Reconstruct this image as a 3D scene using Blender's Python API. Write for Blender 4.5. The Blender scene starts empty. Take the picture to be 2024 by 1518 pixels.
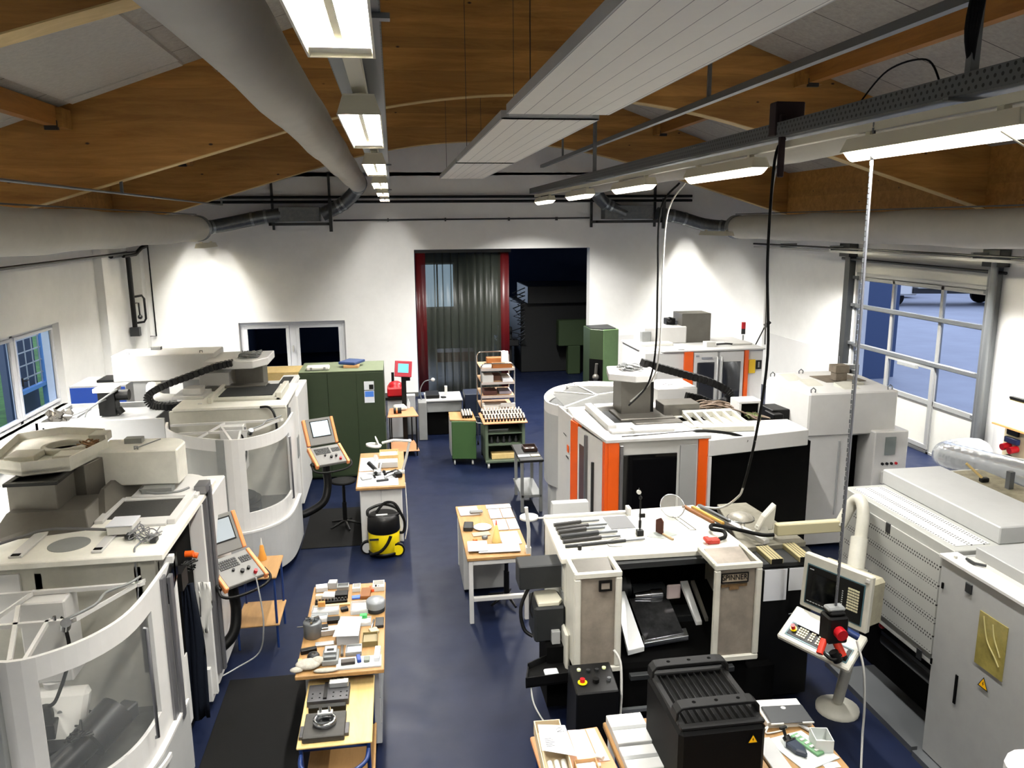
import bpy, bmesh, math, random
from mathutils import Vector, Matrix
R = random.Random(7)
SC = bpy.context.scene
COL = SC.collection
pi = math.pi
# ---------------------------------------------------------------- camera
CAMH = 4.65
cd = bpy.data.cameras.new('camera'); cam = bpy.data.objects.new('camera', cd); COL.objects.link(cam)
cd.sensor_width = 36.0; cd.lens = 1560.0 / 2024.0 * 36.0; cd.clip_start = 0.05; cd.clip_end = 200
_r = Vector((0.98905713, -0.14731114, -0.00808794)); _d = Vector((-0.0370835, -0.19517172, -0.98006776)); _f = Vector((0.14279636, 0.96964294, -0.19849879))
cam.matrix_world = Matrix(((_r.x, -_d.x, -_f.x, 0), (_r.y, -_d.y, -_f.y, 0), (_r.z, -_d.z, -_f.z, CAMH), (0, 0, 0, 1)))
SC.camera = cam
# ---------------------------------------------------------------- world: grey-blue daylight sky outside
W = bpy.data.worlds.new('sky'); SC.world = W; W.use_nodes = True
wn = W.node_tree.nodes; wl = W.node_tree.links
bg = wn['Background']
bg.inputs['Color'].default_value = (0.50, 0.60, 0.88, 1); bg.inputs['Strength'].default_value = 1.25
# ---------------------------------------------------------------- exposure
SC.view_settings.view_transform = 'Standard'; SC.view_settings.look = 'None'
SC.view_settings.exposure = 1.0; SC.view_settings.gamma = 1.0; SC.view_settings.use_curve_mapping = False
SC.cycles.max_bounces = 8; SC.cycles.diffuse_bounces = 4; SC.cycles.glossy_bounces = 3; SC.cycles.transmission_bounces = 6
SC.cycles.transparent_max_bounces = 10; SC.cycles.caustics_reflective = False; SC.cycles.caustics_refractive = False
SC.cycles.sample_clamp_indirect = 4.0; SC.cycles.use_denoising = True
LAMP_W = 160.0      # watts of each ceiling luminaire

# ---------------------------------------------------------------- materials
def H(h):
    h = h.lstrip('#'); c = [int(h[i:i + 2], 16) / 255 for i in (0, 2, 4)]
    return tuple((x / 12.92 if x <= .04045 else ((x + .055) / 1.055) ** 2.4) for x in c) + (1.0,)
MATS = {}
def mat(name, col, rough=.5, metal=0., noise=0., scale=8., bump=0., bscale=60., emit=None, es=0., alpha=1., trans=0., coat=0., ior=1.45, spec=.5):
    if name in MATS: return MATS[name]
    m = bpy.data.materials.new(name); MATS[name] = m; m.use_nodes = True
    nt = m.node_tree; b = nt.nodes['Principled BSDF']
    c = H(col) if isinstance(col, str) else tuple(col) + (1.0,) * (4 - len(col))
    b.inputs['Base Color'].default_value = c; b.inputs['Roughness'].default_value = rough; b.inputs['Metallic'].default_value = metal
    b.inputs['Alpha'].default_value = alpha; b.inputs['Transmission Weight'].default_value = trans; b.inputs['IOR'].default_value = ior
    b.inputs['Coat Weight'].default_value = coat; b.inputs['Specular IOR Level'].default_value = spec
    if emit: b.inputs['Emission Color'].default_value = H(emit); b.inputs['Emission Strength'].default_value = es
    if noise or bump:
        tc = nt.nodes.new('ShaderNodeTexCoord')
        if noise:
            n = nt.nodes.new('ShaderNodeTexNoise'); n.inputs['Scale'].default_value = scale; n.inputs['Detail'].default_value = 6; n.inputs['Roughness'].default_value = .65
            mr = nt.nodes.new('ShaderNodeMapRange'); mr.inputs[1].default_value = .3; mr.inputs[2].default_value = .7
            mr.inputs[3].default_value = 1 - noise; mr.inputs[4].default_value = 1 + noise * .5
            mx = nt.nodes.new('ShaderNodeMix'); mx.data_type = 'RGBA'; mx.blend_type = 'MULTIPLY'; mx.inputs[0].default_value = 1.0
            mx.inputs[6].default_value = c
            nt.links.new(tc.outputs['Object'], n.inputs['Vector']); nt.links.new(n.outputs['Fac'], mr.inputs[0]); nt.links.new(mr.outputs[0], mx.inputs[7])
            nt.links.new(mx.outputs[2], b.inputs['Base Color'])
        if bump:
            n2 = nt.nodes.new('ShaderNodeTexNoise'); n2.inputs['Scale'].default_value = bscale; n2.inputs['Detail'].default_value = 3
            bp = nt.nodes.new('ShaderNodeBump'); bp.inputs['Strength'].default_value = bump; bp.inputs['Distance'].default_value = .01
            nt.links.new(tc.outputs['Object'], n2.inputs['Vector']); nt.links.new(n2.outputs['Fac'], bp.inputs['Height']); nt.links.new(bp.outputs[0], b.inputs['Normal'])
    return m
def nodes_of(m): return m.node_tree.nodes, m.node_tree.links, m.node_tree.nodes['Principled BSDF']
def ramp(ns, stops):
    r = ns.new('ShaderNodeValToRGB'); e = r.color_ramp.elements
    while len(e) < len(stops): e.new(.5)
    for i, (p, c) in enumerate(stops): e[i].position = p; e[i].color = H(c) if isinstance(c, str) else c
    return r
def wood(name, dark, light, axis=0, stretch=.12, scale=9., rough=.6, knots=True, knotcol='#1c0d04', bands=0.):
    """long-grained timber: grain runs along the given object axis"""
    m = mat(name, light, rough); ns, ls, b = nodes_of(m)
    tc = ns.new('ShaderNodeTexCoord'); mp = ns.new('ShaderNodeMapping'); sc = [1., 1., 1.]; sc[axis] = stretch
    mp.inputs['Scale'].default_value = sc; ls.new(tc.outputs['Object'], mp.inputs['Vector'])
    n = ns.new('ShaderNodeTexNoise'); n.inputs['Scale'].default_value = scale; n.inputs['Detail'].default_value = 8; n.inputs['Roughness'].default_value = .7; n.inputs['Distortion'].default_value = .6
    ls.new(mp.outputs[0], n.inputs['Vector'])
    r = ramp(ns, [(.3, dark), (.72, light)]); ls.new(n.outputs['Fac'], r.inputs[0]); out = r.outputs[0]
    if bands:      # glued laminations, one tone each
        sx = ns.new('ShaderNodeSeparateXYZ'); ls.new(tc.outputs['Object'], sx.inputs[0])
        # follow the beam: height above its arch is what the boards are stacked along
        mt = ns.new('ShaderNodeMath'); mt.operation = 'MULTIPLY'; mt.inputs[1].default_value = 1 / bands; ls.new(sx.outputs['Z'], mt.inputs[0])
        fl = ns.new('ShaderNodeMath'); fl.operation = 'FLOOR'; ls.new(mt.outputs[0], fl.inputs[0])
        wnz = ns.new('ShaderNodeTexWhiteNoise'); wnz.noise_dimensions = '1D'; ls.new(fl.outputs[0], wnz.inputs['W'])
        mr = ns.new('ShaderNodeMapRange'); mr.inputs[3].default_value = .78; mr.inputs[4].default_value = 1.1; ls.new(wnz.outputs['Value'], mr.inputs[0])
        mx = ns.new('ShaderNodeMix'); mx.data_type = 'RGBA'; mx.blend_type = 'MULTIPLY'; mx.inputs[0].default_value = 1
        ls.new(out, mx.inputs[6]); ls.new(mr.outputs[0], mx.inputs[7]); out = mx.outputs[2]
    if knots:
        mp2 = ns.new('ShaderNodeMapping'); s2 = [2.2, 2.2, 2.6]; s2[axis] = 1.3; mp2.inputs['Scale'].default_value = s2; ls.new(tc.outputs['Object'], mp2.inputs['Vector'])
        v = ns.new('ShaderNodeTexVoronoi'); v.inputs['Scale'].default_value = 1.5; ls.new(mp2.outputs[0], v.inputs['Vector'])
        r2 = ramp(ns, [(.045, (1, 1, 1, 1)), (.08, (0, 0, 0, 1))]); ls.new(v.outputs['Distance'], r2.inputs[0])
        mx = ns.new('ShaderNodeMix'); mx.data_type = 'RGBA'; mx.inputs[7].default_value = H(knotcol); ls.new(r2.outputs[0], mx.inputs[0]); ls.new(out, mx.inputs[6]); out = mx.outputs[2]
    ls.new(out, b.inputs['Base Color']); return m
def perforated(name, base, hole, px=.03, pz=.03, r=.009, rows=None, axes=('Y', 'Z')):
    """sheet punched with round holes; rows = (period, filled) groups the rows of holes into bands"""
    m = mat(name, base, .45, spec=.4); ns, ls, b = nodes_of(m)
    tc = ns.new('ShaderNodeTexCoord'); sx = ns.new('ShaderNodeSeparateXYZ'); ls.new(tc.outputs['Object'], sx.inputs[0])
    def M(op, a, bb=None):
        n = ns.new('ShaderNodeMath'); n.operation = op
        for i, v in enumerate((a, bb)):
            if v is None: continue
            if isinstance(v, (int, float)): n.inputs[i].default_value = v
            else: ls.new(v, n.inputs[i])
        return n.outputs[0]
    row = M('FLOOR', M('DIVIDE', sx.outputs[axes[1]], pz))
    shift = M('MULTIPLY', M('MODULO', M('ABSOLUTE', row), 2.), px / 2)
    u = M('SUBTRACT', M('FRACT', M('DIVIDE', M('ADD', sx.outputs[axes[0]], shift), px)), .5)
    v = M('SUBTRACT', M('FRACT', M('DIVIDE', sx.outputs[axes[1]], pz)), .5)
    d = M('SQRT', M('ADD', M('POWER', M('MULTIPLY', u, px), 2.), M('POWER', M('MULTIPLY', v, pz), 2.)))
    k = M('LESS_THAN', d, r)
    if rows:
        band = M('LESS_THAN', M('FRACT', M('DIVIDE', sx.outputs[axes[1]], rows[0])), rows[1]); k = M('MULTIPLY', k, band)
    mx = ns.new('ShaderNodeMix'); mx.data_type = 'RGBA'; mx.inputs[6].default_value = H(base); mx.inputs[7].default_value = H(hole)
    ls.new(k, mx.inputs[0]); ls.new(mx.outputs[2], b.inputs['Base Color']); return m

WALL = mat('white_plaster', '#eeeeeb', .9, noise=.04, scale=3)
DADO = mat('grey_washable_paint', '#dededc', .6, noise=.03, scale=3)
FLOOR = mat('blue_floor_coating', '#10182f', .4, noise=.18, scale=1.6, spec=.2)
def _floor():
    ns, ls, b = nodes_of(FLOOR); tc = ns.new('ShaderNodeTexCoord'); n = ns.new('ShaderNodeTexNoise'); n.inputs['Scale'].default_value = 3.5; n.inputs['Detail'].default_value = 7
    mr = ns.new('ShaderNodeMapRange'); mr.inputs[3].default_value = .28; mr.inputs[4].default_value = .58
    ls.new(tc.outputs['Object'], n.inputs['Vector']); ls.new(n.outputs['Fac'], mr.inputs[0]); ls.new(mr.outputs[0], b.inputs['Roughness'])
_floor()
WHITE = mat('white_machine_enamel', '#cfcecb', .35, noise=.05, scale=4)
CREAM = mat('cream_machine_enamel', '#c2c0b4', .4, noise=.12, scale=5)
GREYW = mat('light_grey_enamel', '#b4b5b3', .45, noise=.06, scale=4)
PALE = mat('pale_grey_enamel', '#a3a4a3', .45, noise=.05, scale=4)
MIDG = mat('mid_grey_enamel', '#7e807f', .45, noise=.1, scale=5)
DARKG = mat('dark_grey_metal', '#1e2021', .5, noise=.15, scale=6)
BLACK = mat('black_plastic', '#070707', .45, spec=.3)
BLACKM = mat('black_matt', '#030303', .9, spec=.1)
RUBBER = mat('black_rubber', '#0a0a0a', .8, spec=.2)
STEEL = mat('brushed_steel', '#625f59', .4, .45, noise=.12, scale=5)
CHROME = mat('polished_steel', '#b4b6b8', .18, 1.)
GALV = mat('galvanised_sheet', '#8d9192', .3, .85, noise=.25, scale=9)
ALU = mat('aluminium', '#a9abab', .4, .7)
ORANGE = mat('orange_enamel', '#d9560f', .4)
ORANGEP = mat('pale_orange_plastic', '#d98a55', .45)
RED = mat('red_plastic', '#b5101c', .4)
YELLOW = mat('yellow_plastic', '#e8cf10', .35)
BLUE = mat('blue_enamel', '#152c5e', .4)
GREEN = mat('green_enamel', '#25321c', .5, noise=.1, scale=4)
PAPER = mat('white_paper', '#cfd1d6', .8)
GLASSY = mat('clear_glass', '#ffffff', .02, trans=1., ior=1.02)
OFFW = mat('white_plastic', '#cccbc5', .4)
BEECH = wood('beech_board', '#8c6a3f', '#aa8455', 1, .15, 12, .5, False)
PINE = wood('pale_ply', '#c4a96c', '#d8be85', 1, .15, 10, .5, False)
CARD = mat('cardboard', '#b98f62', .9, noise=.1, scale=6)
LEATH = mat('brown_board', '#7a4a1e', .6, noise=.2)
FABRIC = mat('duct_fabric', '#b9b6ab', .95, noise=.06, scale=3)
SILVER = mat('zinc_pipe', '#6d7072', .4, .6)

SPLIT = set('''side_frame roof_fitting cover_strip joint_collar fixture_block hanger valve levelling_foot lifting_eye eye_bolt beam_support slide_cover
side_label door_rail screw panel_stiffener panel_hole strip_slot casting_rib clip bracket clamp_ring header_pipe edge_profile roof_plate latch keyhole door_slot
box_screw guide_cover door_guide spindle_motor_mount cover_fitting rear_fitting black_fitting dials orange_grips small_print badge opening_edge opening_end
hose motor_cable cables_behind_window valves handle_hole rear_body rear_rail side_panel panel_seam motor_bracket carriage control_knob key_marking top_seal roller_bracket stiffener
dark_base drip_tray cross_rail old_motor bay_edge shelf pale_edge black_motor side_window knob_set pipe door_handle tray_lip front_body button bolt roof_cable thick_pipe louvre rag corner_bracket'''.split())
DECK = mat('lit_deck_enamel', '#eae8dd', .45, noise=.1, scale=5)  # cream enamel paled to put missing lamp brightness into the deck colour
# ---------------------------------------------------------------- mesh builder
class MB:
    def __init__(s, org=(0, 0, 0)): s.v = []; s.f = []; s.sm = []; s.T = Matrix.Identity(4); s.org = Vector(org)
    def at(s, x=0, y=0, z=0, rz=0, rx=0, ry=0, sc=1):
        s.T = Matrix.Translation((x, y, z)) @ Matrix.Rotation(rz, 4, 'Z') @ Matrix.Rotation(rx, 4, 'X') @ Matrix.Rotation(ry, 4, 'Y') @ Matrix.Scale(sc, 4); return s
    def _a(s, vs, fs, sm=False):
        n = len(s.v); s.v += [s.T @ Vector(p) - s.org for p in vs]; s.f += [tuple(i + n for i in f) for f in fs]; s.sm += [sm] * len(fs); return s
    def box(s, x0, x1, y0, y1, z0, z1):
        return s._a([(x0, y0, z0), (x1, y0, z0), (x1, y1, z0), (x0, y1, z0), (x0, y0, z1), (x1, y0, z1), (x1, y1, z1), (x0, y1, z1)],
                    [(0, 3, 2, 1), (4, 5, 6, 7), (0, 1, 5, 4), (1, 2, 6, 5), (2, 3, 7, 6), (3, 0, 4, 7)])
    def cbox(s, cx, cy, z0, w, d, h): return s.box(cx - w / 2, cx + w / 2, cy - d / 2, cy + d / 2, z0, z0 + h)
    def hexa(s, p):      # 4 bottom points then 4 top points
        return s._a(p, [(0, 3, 2, 1), (4, 5, 6, 7), (0, 1, 5, 4), (1, 2, 6, 5), (2, 3, 7, 6), (3, 0, 4, 7)])
    def prism(s, poly, a, b, ax='z'):
        if ax == 'z': g = lambda p, h: (p[0], p[1], h)
        elif ax == 'x': g = lambda p, h: (h, p[0], p[1])
        else: g = lambda p, h: (p[0], h, p[1])
        n = len(poly); vs = [g(p, a) for p in poly] + [g(p, b) for p in poly]
        fs = [tuple(range(n - 1, -1, -1)), tuple(range(n, 2 * n))] + [(i, (i + 1) % n, n + (i + 1) % n, n + i) for i in range(n)]
        return s._a(vs, fs)
    def cyl(s, p0, p1, r, r1=None, n=16, caps=True):
        p0 = Vector(p0); p1 = Vector(p1); r1 = r if r1 is None else r1; d = (p1 - p0).normalized()
        u = d.orthogonal().normalized(); w = d.cross(u)
        c0 = [p0 + (u * math.cos(2 * pi * i / n) + w * math.sin(2 * pi * i / n)) * r for i in range(n)]
        c1 = [p1 + (u * math.cos(2 * pi * i / n) + w * math.sin(2 * pi * i / n)) * r1 for i in range(n)]
        s._a(c0 + c1, [(i, (i + 1) % n, n + (i + 1) % n, n + i) for i in range(n)], True)
        if caps:
            s._a(c0, [tuple(range(n - 1, -1, -1))]); s._a(c1, [tuple(range(n))])
        return s
    def tube(s, pts, r, n=8, closed=False):
        P = [Vector(p) for p in pts]; rings = []; up = None
        for i, p in enumerate(P):
            if closed: d = (P[(i + 1) % len(P)] - P[i - 1]).normalized()
            else: d = (P[min(i + 1, len(P) - 1)] - P[max(i - 1, 0)]).normalized()
            if up is None: u = d.orthogonal().normalized()
            else:
                u = (up - d * up.dot(d)); u = u.normalized() if u.length > 1e-5 else d.orthogonal().normalized()
            up = u; w = d.cross(u); rr = r[i] if isinstance(r, (list, tuple)) else r
            rings.append([p + (u * math.cos(2 * pi * k / n) + w * math.sin(2 * pi * k / n)) * rr for k in range(n)])
        vs = [q for g in rings for q in g]; fs = []
        m = len(P)
        for i in range(m if closed else m - 1):
            a = i * n; b = ((i + 1) % m) * n
            for k in range(n): fs.append((a + k, a + (k + 1) % n, b + (k + 1) % n, b + k))
        s._a(vs, fs, True)
        if not closed: s._a(rings[0], [tuple(range(n - 1, -1, -1))]); s._a(rings[-1], [tuple(range(n))])
        return s
    def lathe(s, prof, c=(0, 0, 0), n=24, ax='z'):
        vs = []; fs = []
        for r, h in prof:
            for k in range(n):
                a = 2 * pi * k / n; q = (r * math.cos(a), r * math.sin(a), h)
                if ax == 'x': q = (q[2], q[0], q[1])
                if ax == 'y': q = (q[0], q[2], q[1])
                vs.append((c[0] + q[0], c[1] + q[1], c[2] + q[2]))
        for i in range(len(prof) - 1):
            for k in range(n): fs.append((i * n + k, i * n + (k + 1) % n, (i + 1) * n + (k + 1) % n, (i + 1) * n + k))
        s._a(vs, fs, True)
        m = len(prof) - 1; s._a([vs[k] for k in range(n)], [tuple(range(n - 1, -1, -1))]); s._a([vs[m * n + k] for k in range(n)], [tuple(range(n))]); return s
    def ball(s, c, r, n=12, sq=(1, 1, 1)):
        vs = []; fs = []; m = n // 2
        for i in range(m + 1):
            t = pi * i / m
            for k in range(n): vs.append((c[0] + r * sq[0] * math.sin(t) * math.cos(2 * pi * k / n), c[1] + r * sq[1] * math.sin(t) * math.sin(2 * pi * k / n), c[2] + r * sq[2] * math.cos(t)))
        for i in range(m):
            for k in range(n): fs.append((i * n + k, (i + 1) * n + k, (i + 1) * n + (k + 1) % n, i * n + (k + 1) % n))
        return s._a(vs, fs, True)
    def sheet(s, line, z0, z1, t=.01):
        """upright sheet of thickness t following an xy polyline"""
        n = len(line); L = [Vector((p[0], p[1])) for p in line]; nor = []
        for i in range(n):
            d = (L[min(i + 1, n - 1)] - L[max(i - 1, 0)]).normalized(); nor.append(Vector((-d.y, d.x)))
        a = L; b = [p + m * t for p, m in zip(L, nor)]
        vs = [(p.x, p.y, z0) for p in a] + [(p.x, p.y, z1) for p in a] + [(p.x, p.y, z1) for p in b] + [(p.x, p.y, z0) for p in b]; fs = []
        for g in range(4):
            h = (g + 1) % 4
            for i in range(n - 1): fs.append((g * n + i, g * n + i + 1, h * n + i + 1, h * n + i))
        s._a(vs, fs, False); s._a([vs[0], vs[n], vs[2 * n], vs[3 * n]], [(0, 1, 2, 3)]); s._a([vs[n - 1], vs[2 * n - 1], vs[3 * n - 1], vs[4 * n - 1]], [(3, 2, 1, 0)]); return s
    def frame(s, x0, x1, z0, z1, y0, y1, t, ax='y'):
        """rectangular ring; opening looks along ax"""
        for a in ((x0, x1, z0, z0 + t), (x0, x1, z1 - t, z1), (x0, x0 + t, z0 + t, z1 - t), (x1 - t, x1, z0 + t, z1 - t)):
            if ax == 'y': s.box(a[0], a[1], y0, y1, a[2], a[3])
            elif ax == 'x': s.box(y0, y1, a[0], a[1], a[2], a[3])
            else: s.box(a[0], a[1], a[2], a[3], y0, y1)
        return s
    def quad(s, a, b, c, d, t=.004):
        a, b, c, d = [Vector(p) for p in (a, b, c, d)]; n = (b - a).cross(d - a).normalized() * t
        return s.hexa([a, b, c, d, a + n, b + n, c + n, d + n])
    def islands(s):
        key = {}; par = list(range(len(s.v)))
        def fd(a):
            while par[a] != a: par[a] = par[par[a]]; a = par[a]
            return a
        for i, v in enumerate(s.v):
            k = (round(v.x, 4), round(v.y, 4), round(v.z, 4))
            if k in key: par[fd(i)] = fd(key[k])
            else: key[k] = i
        for f in s.f:
            for a in f[1:]: par[fd(a)] = fd(f[0])
        out = {}
        for n, f in enumerate(s.f): out.setdefault(fd(f[0]), []).append(n)
        return list(out.values())
    def build(s, name, m, parent=None, bev=0., smooth=False, seg=1):
        if parent is not None and name in SPLIT:
            G = s.islands()
            if 1 < len(G) <= 24:
                first = None
                for g in G:
                    q = MB(s.org); mp = {}
                    for n in g:
                        t = []
                        for a in s.f[n]:
                            if a not in mp: mp[a] = len(q.v); q.v.append(s.v[a])
                            t.append(mp[a])
                        q.f.append(tuple(t)); q.sm.append(s.sm[n])
                    o = q._build(name, m, parent, bev, smooth, seg); first = first or o
                return first
        return s._build(name, m, parent, bev, smooth, seg)
    def _build(s, name, m, parent=None, bev=0., smooth=False, seg=1):
        me = bpy.data.meshes.new(name); me.from_pydata([tuple(v) for v in s.v], [], s.f)
        me.polygons.foreach_set('use_smooth', [True] * len(s.f) if smooth else s.sm)
        bm = bmesh.new(); bm.from_mesh(me); bmesh.ops.recalc_face_normals(bm, faces=bm.faces); bm.to_mesh(me); bm.free()
        me.materials.append(m); o = bpy.data.objects.new(name, me); COL.objects.link(o)
        if parent: o.parent = parent
        else: o.location = s.org
        if bev:
            b = o.modifiers.new('bevel', 'BEVEL'); b.width = bev; b.segments = seg; b.limit_method = 'ANGLE'; b.angle_limit = .6
        return o
def tag(o, label=None, cat=None, group=None, kind=None):
    if label: o['label'] = label
    if cat: o['category'] = cat
    if group: o['group'] = group
    if kind: o['kind'] = kind
    return o
def thing(name, label, cat, loc=(0, 0, 0), rz=0, group=None):
    o = bpy.data.objects.new(name, None); COL.objects.link(o); o.location = loc; o.rotation_euler = (0, 0, rz); o.empty_display_size = .1
    return tag(o, label, cat, group)
def kids(o): return [c for c in ALLK.get(o.name, [])]
ALLK = {}
def copy_tree(o, loc, rz, label=None, group=None, src=None):
    """o with its parts and their sub-parts"""
    def cp(x, par):
        c = x.copy(); COL.objects.link(c)
        if par: c.parent = par
        for ch in [k for k in allobs if k.parent == x]: cp(ch, c)
        return c
    allobs = list(COL.objects)
    r = cp(o, None); r.location = loc; r.rotation_euler = (0, 0, rz)
    if label: r['label'] = label
    if group: r['group'] = group
    return r
def struct(name, mb, m, bev=0.):
    return tag(mb.build(name, m, None, bev), kind='structure')
def one(name, mb, m, label, cat, group=None, bev=0., smooth=False):
    return tag(mb.build(name, m, None, bev, smooth), label, cat, group)
def arc(cx, cy, r, a0, a1, n=10, ry=None):
    ry = r if ry is None else ry
    return [(cx + r * math.cos(math.radians(a0 + (a1 - a0) * i / n)), cy + ry * math.sin(math.radians(a0 + (a1 - a0) * i / n))) for i in range(n + 1)]
def catmull(pts, n=6):
    P = [Vector(p) for p in pts]; out = []
    for i in range(len(P) - 1):
        a = P[max(i - 1, 0)]; b = P[i]; c = P[i + 1]; d = P[min(i + 2, len(P) - 1)]
        for k in range(n):
            t = k / n; out.append(.5 * ((2 * b) + (c - a) * t + (2 * a - 5 * b + 4 * c - d) * t * t + (3 * b - a - 3 * c + d) * t ** 3))
    out.append(P[-1]); return out
def text(s, name, size, m, loc, rot, parent=None, ext=.001, org=(0, 0, 0), xs=1.):
    cu = bpy.data.curves.new(name, 'FONT'); cu.body = s; cu.size = size; cu.extrude = ext; cu.align_x = 'CENTER'; cu.align_y = 'CENTER'
    t = bpy.data.objects.new('tmp', cu); COL.objects.link(t); bpy.context.view_layer.update()
    me = bpy.data.meshes.new_from_object(t); bpy.data.objects.remove(t); me.materials.clear(); me.materials.append(m)
    o = bpy.data.objects.new(name, me); COL.objects.link(o); o.parent = parent; o.location = Vector(loc) - Vector(org); o.rotation_euler = rot; o.scale = (xs, 1, 1); return o
# ================================================================ THE HALL
XL, XR, YB, YN = -6.6, 10.55, 21.5, -3.0
RX = 2.15                                   # ridge line
def roofz(x): return 8.78 - .345 * abs(x - RX)
def archz(x):                                # underside of the glulam beams
    d = abs(x - 2.4)
    return (6.68 - .0375 * d * d) if d < 3.7 else 6.1666 - .3 * (d - 3.7)
struct('floor', MB().box(XL - .3, XR + .3, YN, YB + 9, -.12, 0), FLOOR)
def wall_x(name, x0, x1, ys, zs, m):         # wall made of blocks around openings
    pass
# back wall with the wide opening and the double window
m = MB()
m.box(XL, -4.1, YB, YB + .35, 0, 6); m.box(-4.1, -1.35, YB, YB + .35, 0, .75); m.box(-4.1, -1.35, YB, YB + .35, 2.16, 6); m.box(-1.35, .55, YB, YB + .35, 0, 6)
m.box(.55, 5.37, YB, YB + .35, 4.0, 6); m.box(5.37, XR, YB, YB + .35, 0, 6)
m.prism([(XL, 6), (XR, 6), (XR, roofz(XR) + .1), (RX, roofz(RX) + .1), (XL, roofz(XL) + .1)], YB, YB + .35, 'y')
struct('wall_back', m, WALL)
m = MB(); m.box(XL - .35, XL, YN, 13.2, 0, 6); m.box(XL - .35, XL, 13.2, 16.7, 0, 1.18); m.box(XL - .35, XL, 13.2, 16.7, 2.82, 6); m.box(XL - .35, XL, 16.7, YB + .35, 0, 6)
struct('wall_left', m, WALL)
m = MB(); m.box(XR, XR + .35, YN, 12.75, 0, 6); m.box(XR, XR + .35, 12.75, 16.98, 3.95, 6); m.box(XR, XR + .35, 16.98, YB + .35, 0, 6)
struct('wall_right', m, WALL)
struct('wall_near', MB().box(XL - .35, XR + .35, YN - .3, YN, 0, 9), WALL)
m = MB(); m.box(XR - .012, XR, YN, 12.3, 0, 1.55); m.box(XR - .012, XR, 17.4, YB, 0, 1.55); m.box(5.37, XR, YB - .012, YB, 0, 1.55)
struct('trim_1', m, DADO)
m = MB(); m.box(-1.3, .55, YB - .015, YB, 0, .12); m.box(XL, -4.2, YB - .015, YB, 0, .12)
struct('baseboard_back', m, mat('grey_skirting', '#4a4b48', .7))
# roof: white insulating boards under two slopes
ROOF = mat('white_wood_wool_board', '#a7a297', .95, noise=.18, scale=14, bump=.5, bscale=45)
def _roofm():
    ns, ls, b = nodes_of(ROOF); src = b.inputs['Base Color'].links[0].from_socket
    tc = ns.new('ShaderNodeTexCoord'); sx = ns.new('ShaderNodeSeparateXYZ'); ls.new(tc.outputs['Object'], sx.inputs[0])
    d = ns.new('ShaderNodeMath'); d.operation = 'MULTIPLY'; d.inputs[1].default_value = 1 / 1.22; ls.new(sx.outputs['Y'], d.inputs[0])
    f = ns.new('ShaderNodeMath'); f.operation = 'FRACT'; ls.new(d.outputs[0], f.inputs[0])
    l = ns.new('ShaderNodeMath'); l.operation = 'LESS_THAN'; l.inputs[1].default_value = .012; ls.new(f.outputs[0], l.inputs[0])
    mx = ns.new('ShaderNodeMix'); mx.data_type = 'RGBA'; mx.inputs[7].default_value = H('#3a3732'); ls.new(l.outputs[0], mx.inputs[0]); ls.new(src, mx.inputs[6]); ls.new(mx.outputs[2], b.inputs['Base Color'])
_roofm()
m = MB()
for a, c in ((XL - .4, RX), (RX, XR + .4)):
    m.prism([(a, roofz(a)), (c, roofz(c)), (c, roofz(c) + .25), (a, roofz(a) + .25)], YN - .3, YB + .4, 'y')
struct('ceiling', m, ROOF)
# glulam beams
GLU = wood('glulam_spruce', '#8a5f27', '#b98744', 0, .1, 7, .55, True, '#2a1404', bands=.16)
GLUB = wood('pale_spruce_underside', '#b59a62', '#d8bd82', 0, .1, 7, .6, False)  # paler timber tone for a thin strip along the beam undersides
def beam(y0, y1, label):
    t = thing('roof_beam', label, 'beam', (RX, y0, archz(RX)), group='arched laminated timber beams')
    xs = [XL + (XR - XL) * i / 60 for i in range(61)]
    lo = [(x, archz(x)) for x in xs]; hi = [(x, roofz(x) - .002) for x in xs if abs(x - RX) > .2] + [(RX, roofz(RX) - .002)]
    hi = sorted(hi); mb = MB(t.location); mb.prism(lo + hi[::-1], y0, y1, 'y'); mb.build('timber', GLU, t)
    q = MB(t.location); q.prism([(x, z - .012) for x, z in lo] + [(x, z) for x, z in lo][::-1], y0 + .004, y1 - .004, 'y'); q.build('underside_strip', GLUB, t)
    return t
BE = [(-1.75, -1.5, 'arched laminated beam above and behind the viewpoint'), (5.66, 5.9, 'nearest arched laminated beam, its pale underside at the top left corner'),
      (13.0, 13.22, 'middle arched laminated beam crossing the hall'), (20.3, 20.5, 'arched laminated beam closest to the back wall')]
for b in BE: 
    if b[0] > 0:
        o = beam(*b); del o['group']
# purlins between the beams, with the steel shoe at the joint
PUR = wood('purlin_timber', '#7c5120', '#a87233', 1, .1, 7, .55, False)
k = 0
for x in (-4.78, -2.35, 6.85, 8.95):
    for y0, y1, w in ((5.9, 13.0, 'near'), (13.22, 20.3, 'far')):
        z = roofz(x) - .03; t = thing('purlin', '', 'beam', (x, y0, z), group='roof purlins')
        side = {-4.78: 'left slope, lower', -2.35: 'left slope, upper', 6.85: 'right slope, upper', 8.95: 'right slope, lower'}[x]
        t['label'] = 'timber purlin on the %s line, %s bay' % (side, w)
        MB(t.location).box(x - .08, x + .08, y0, y1, z - .27, z).build('timber', PUR, t)
        m = MB(t.location); m.box(x - .16, x + .16, y1 - .34, y1, z - .29, z - .02); m.build('bearing_block', GLU, t)
        m = MB(t.location); m.box(x - .09, x + .09, y1 - .36, y1 - .30, z - .33, z - .2); m.build('joist_hanger', DARKG, t)
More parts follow.
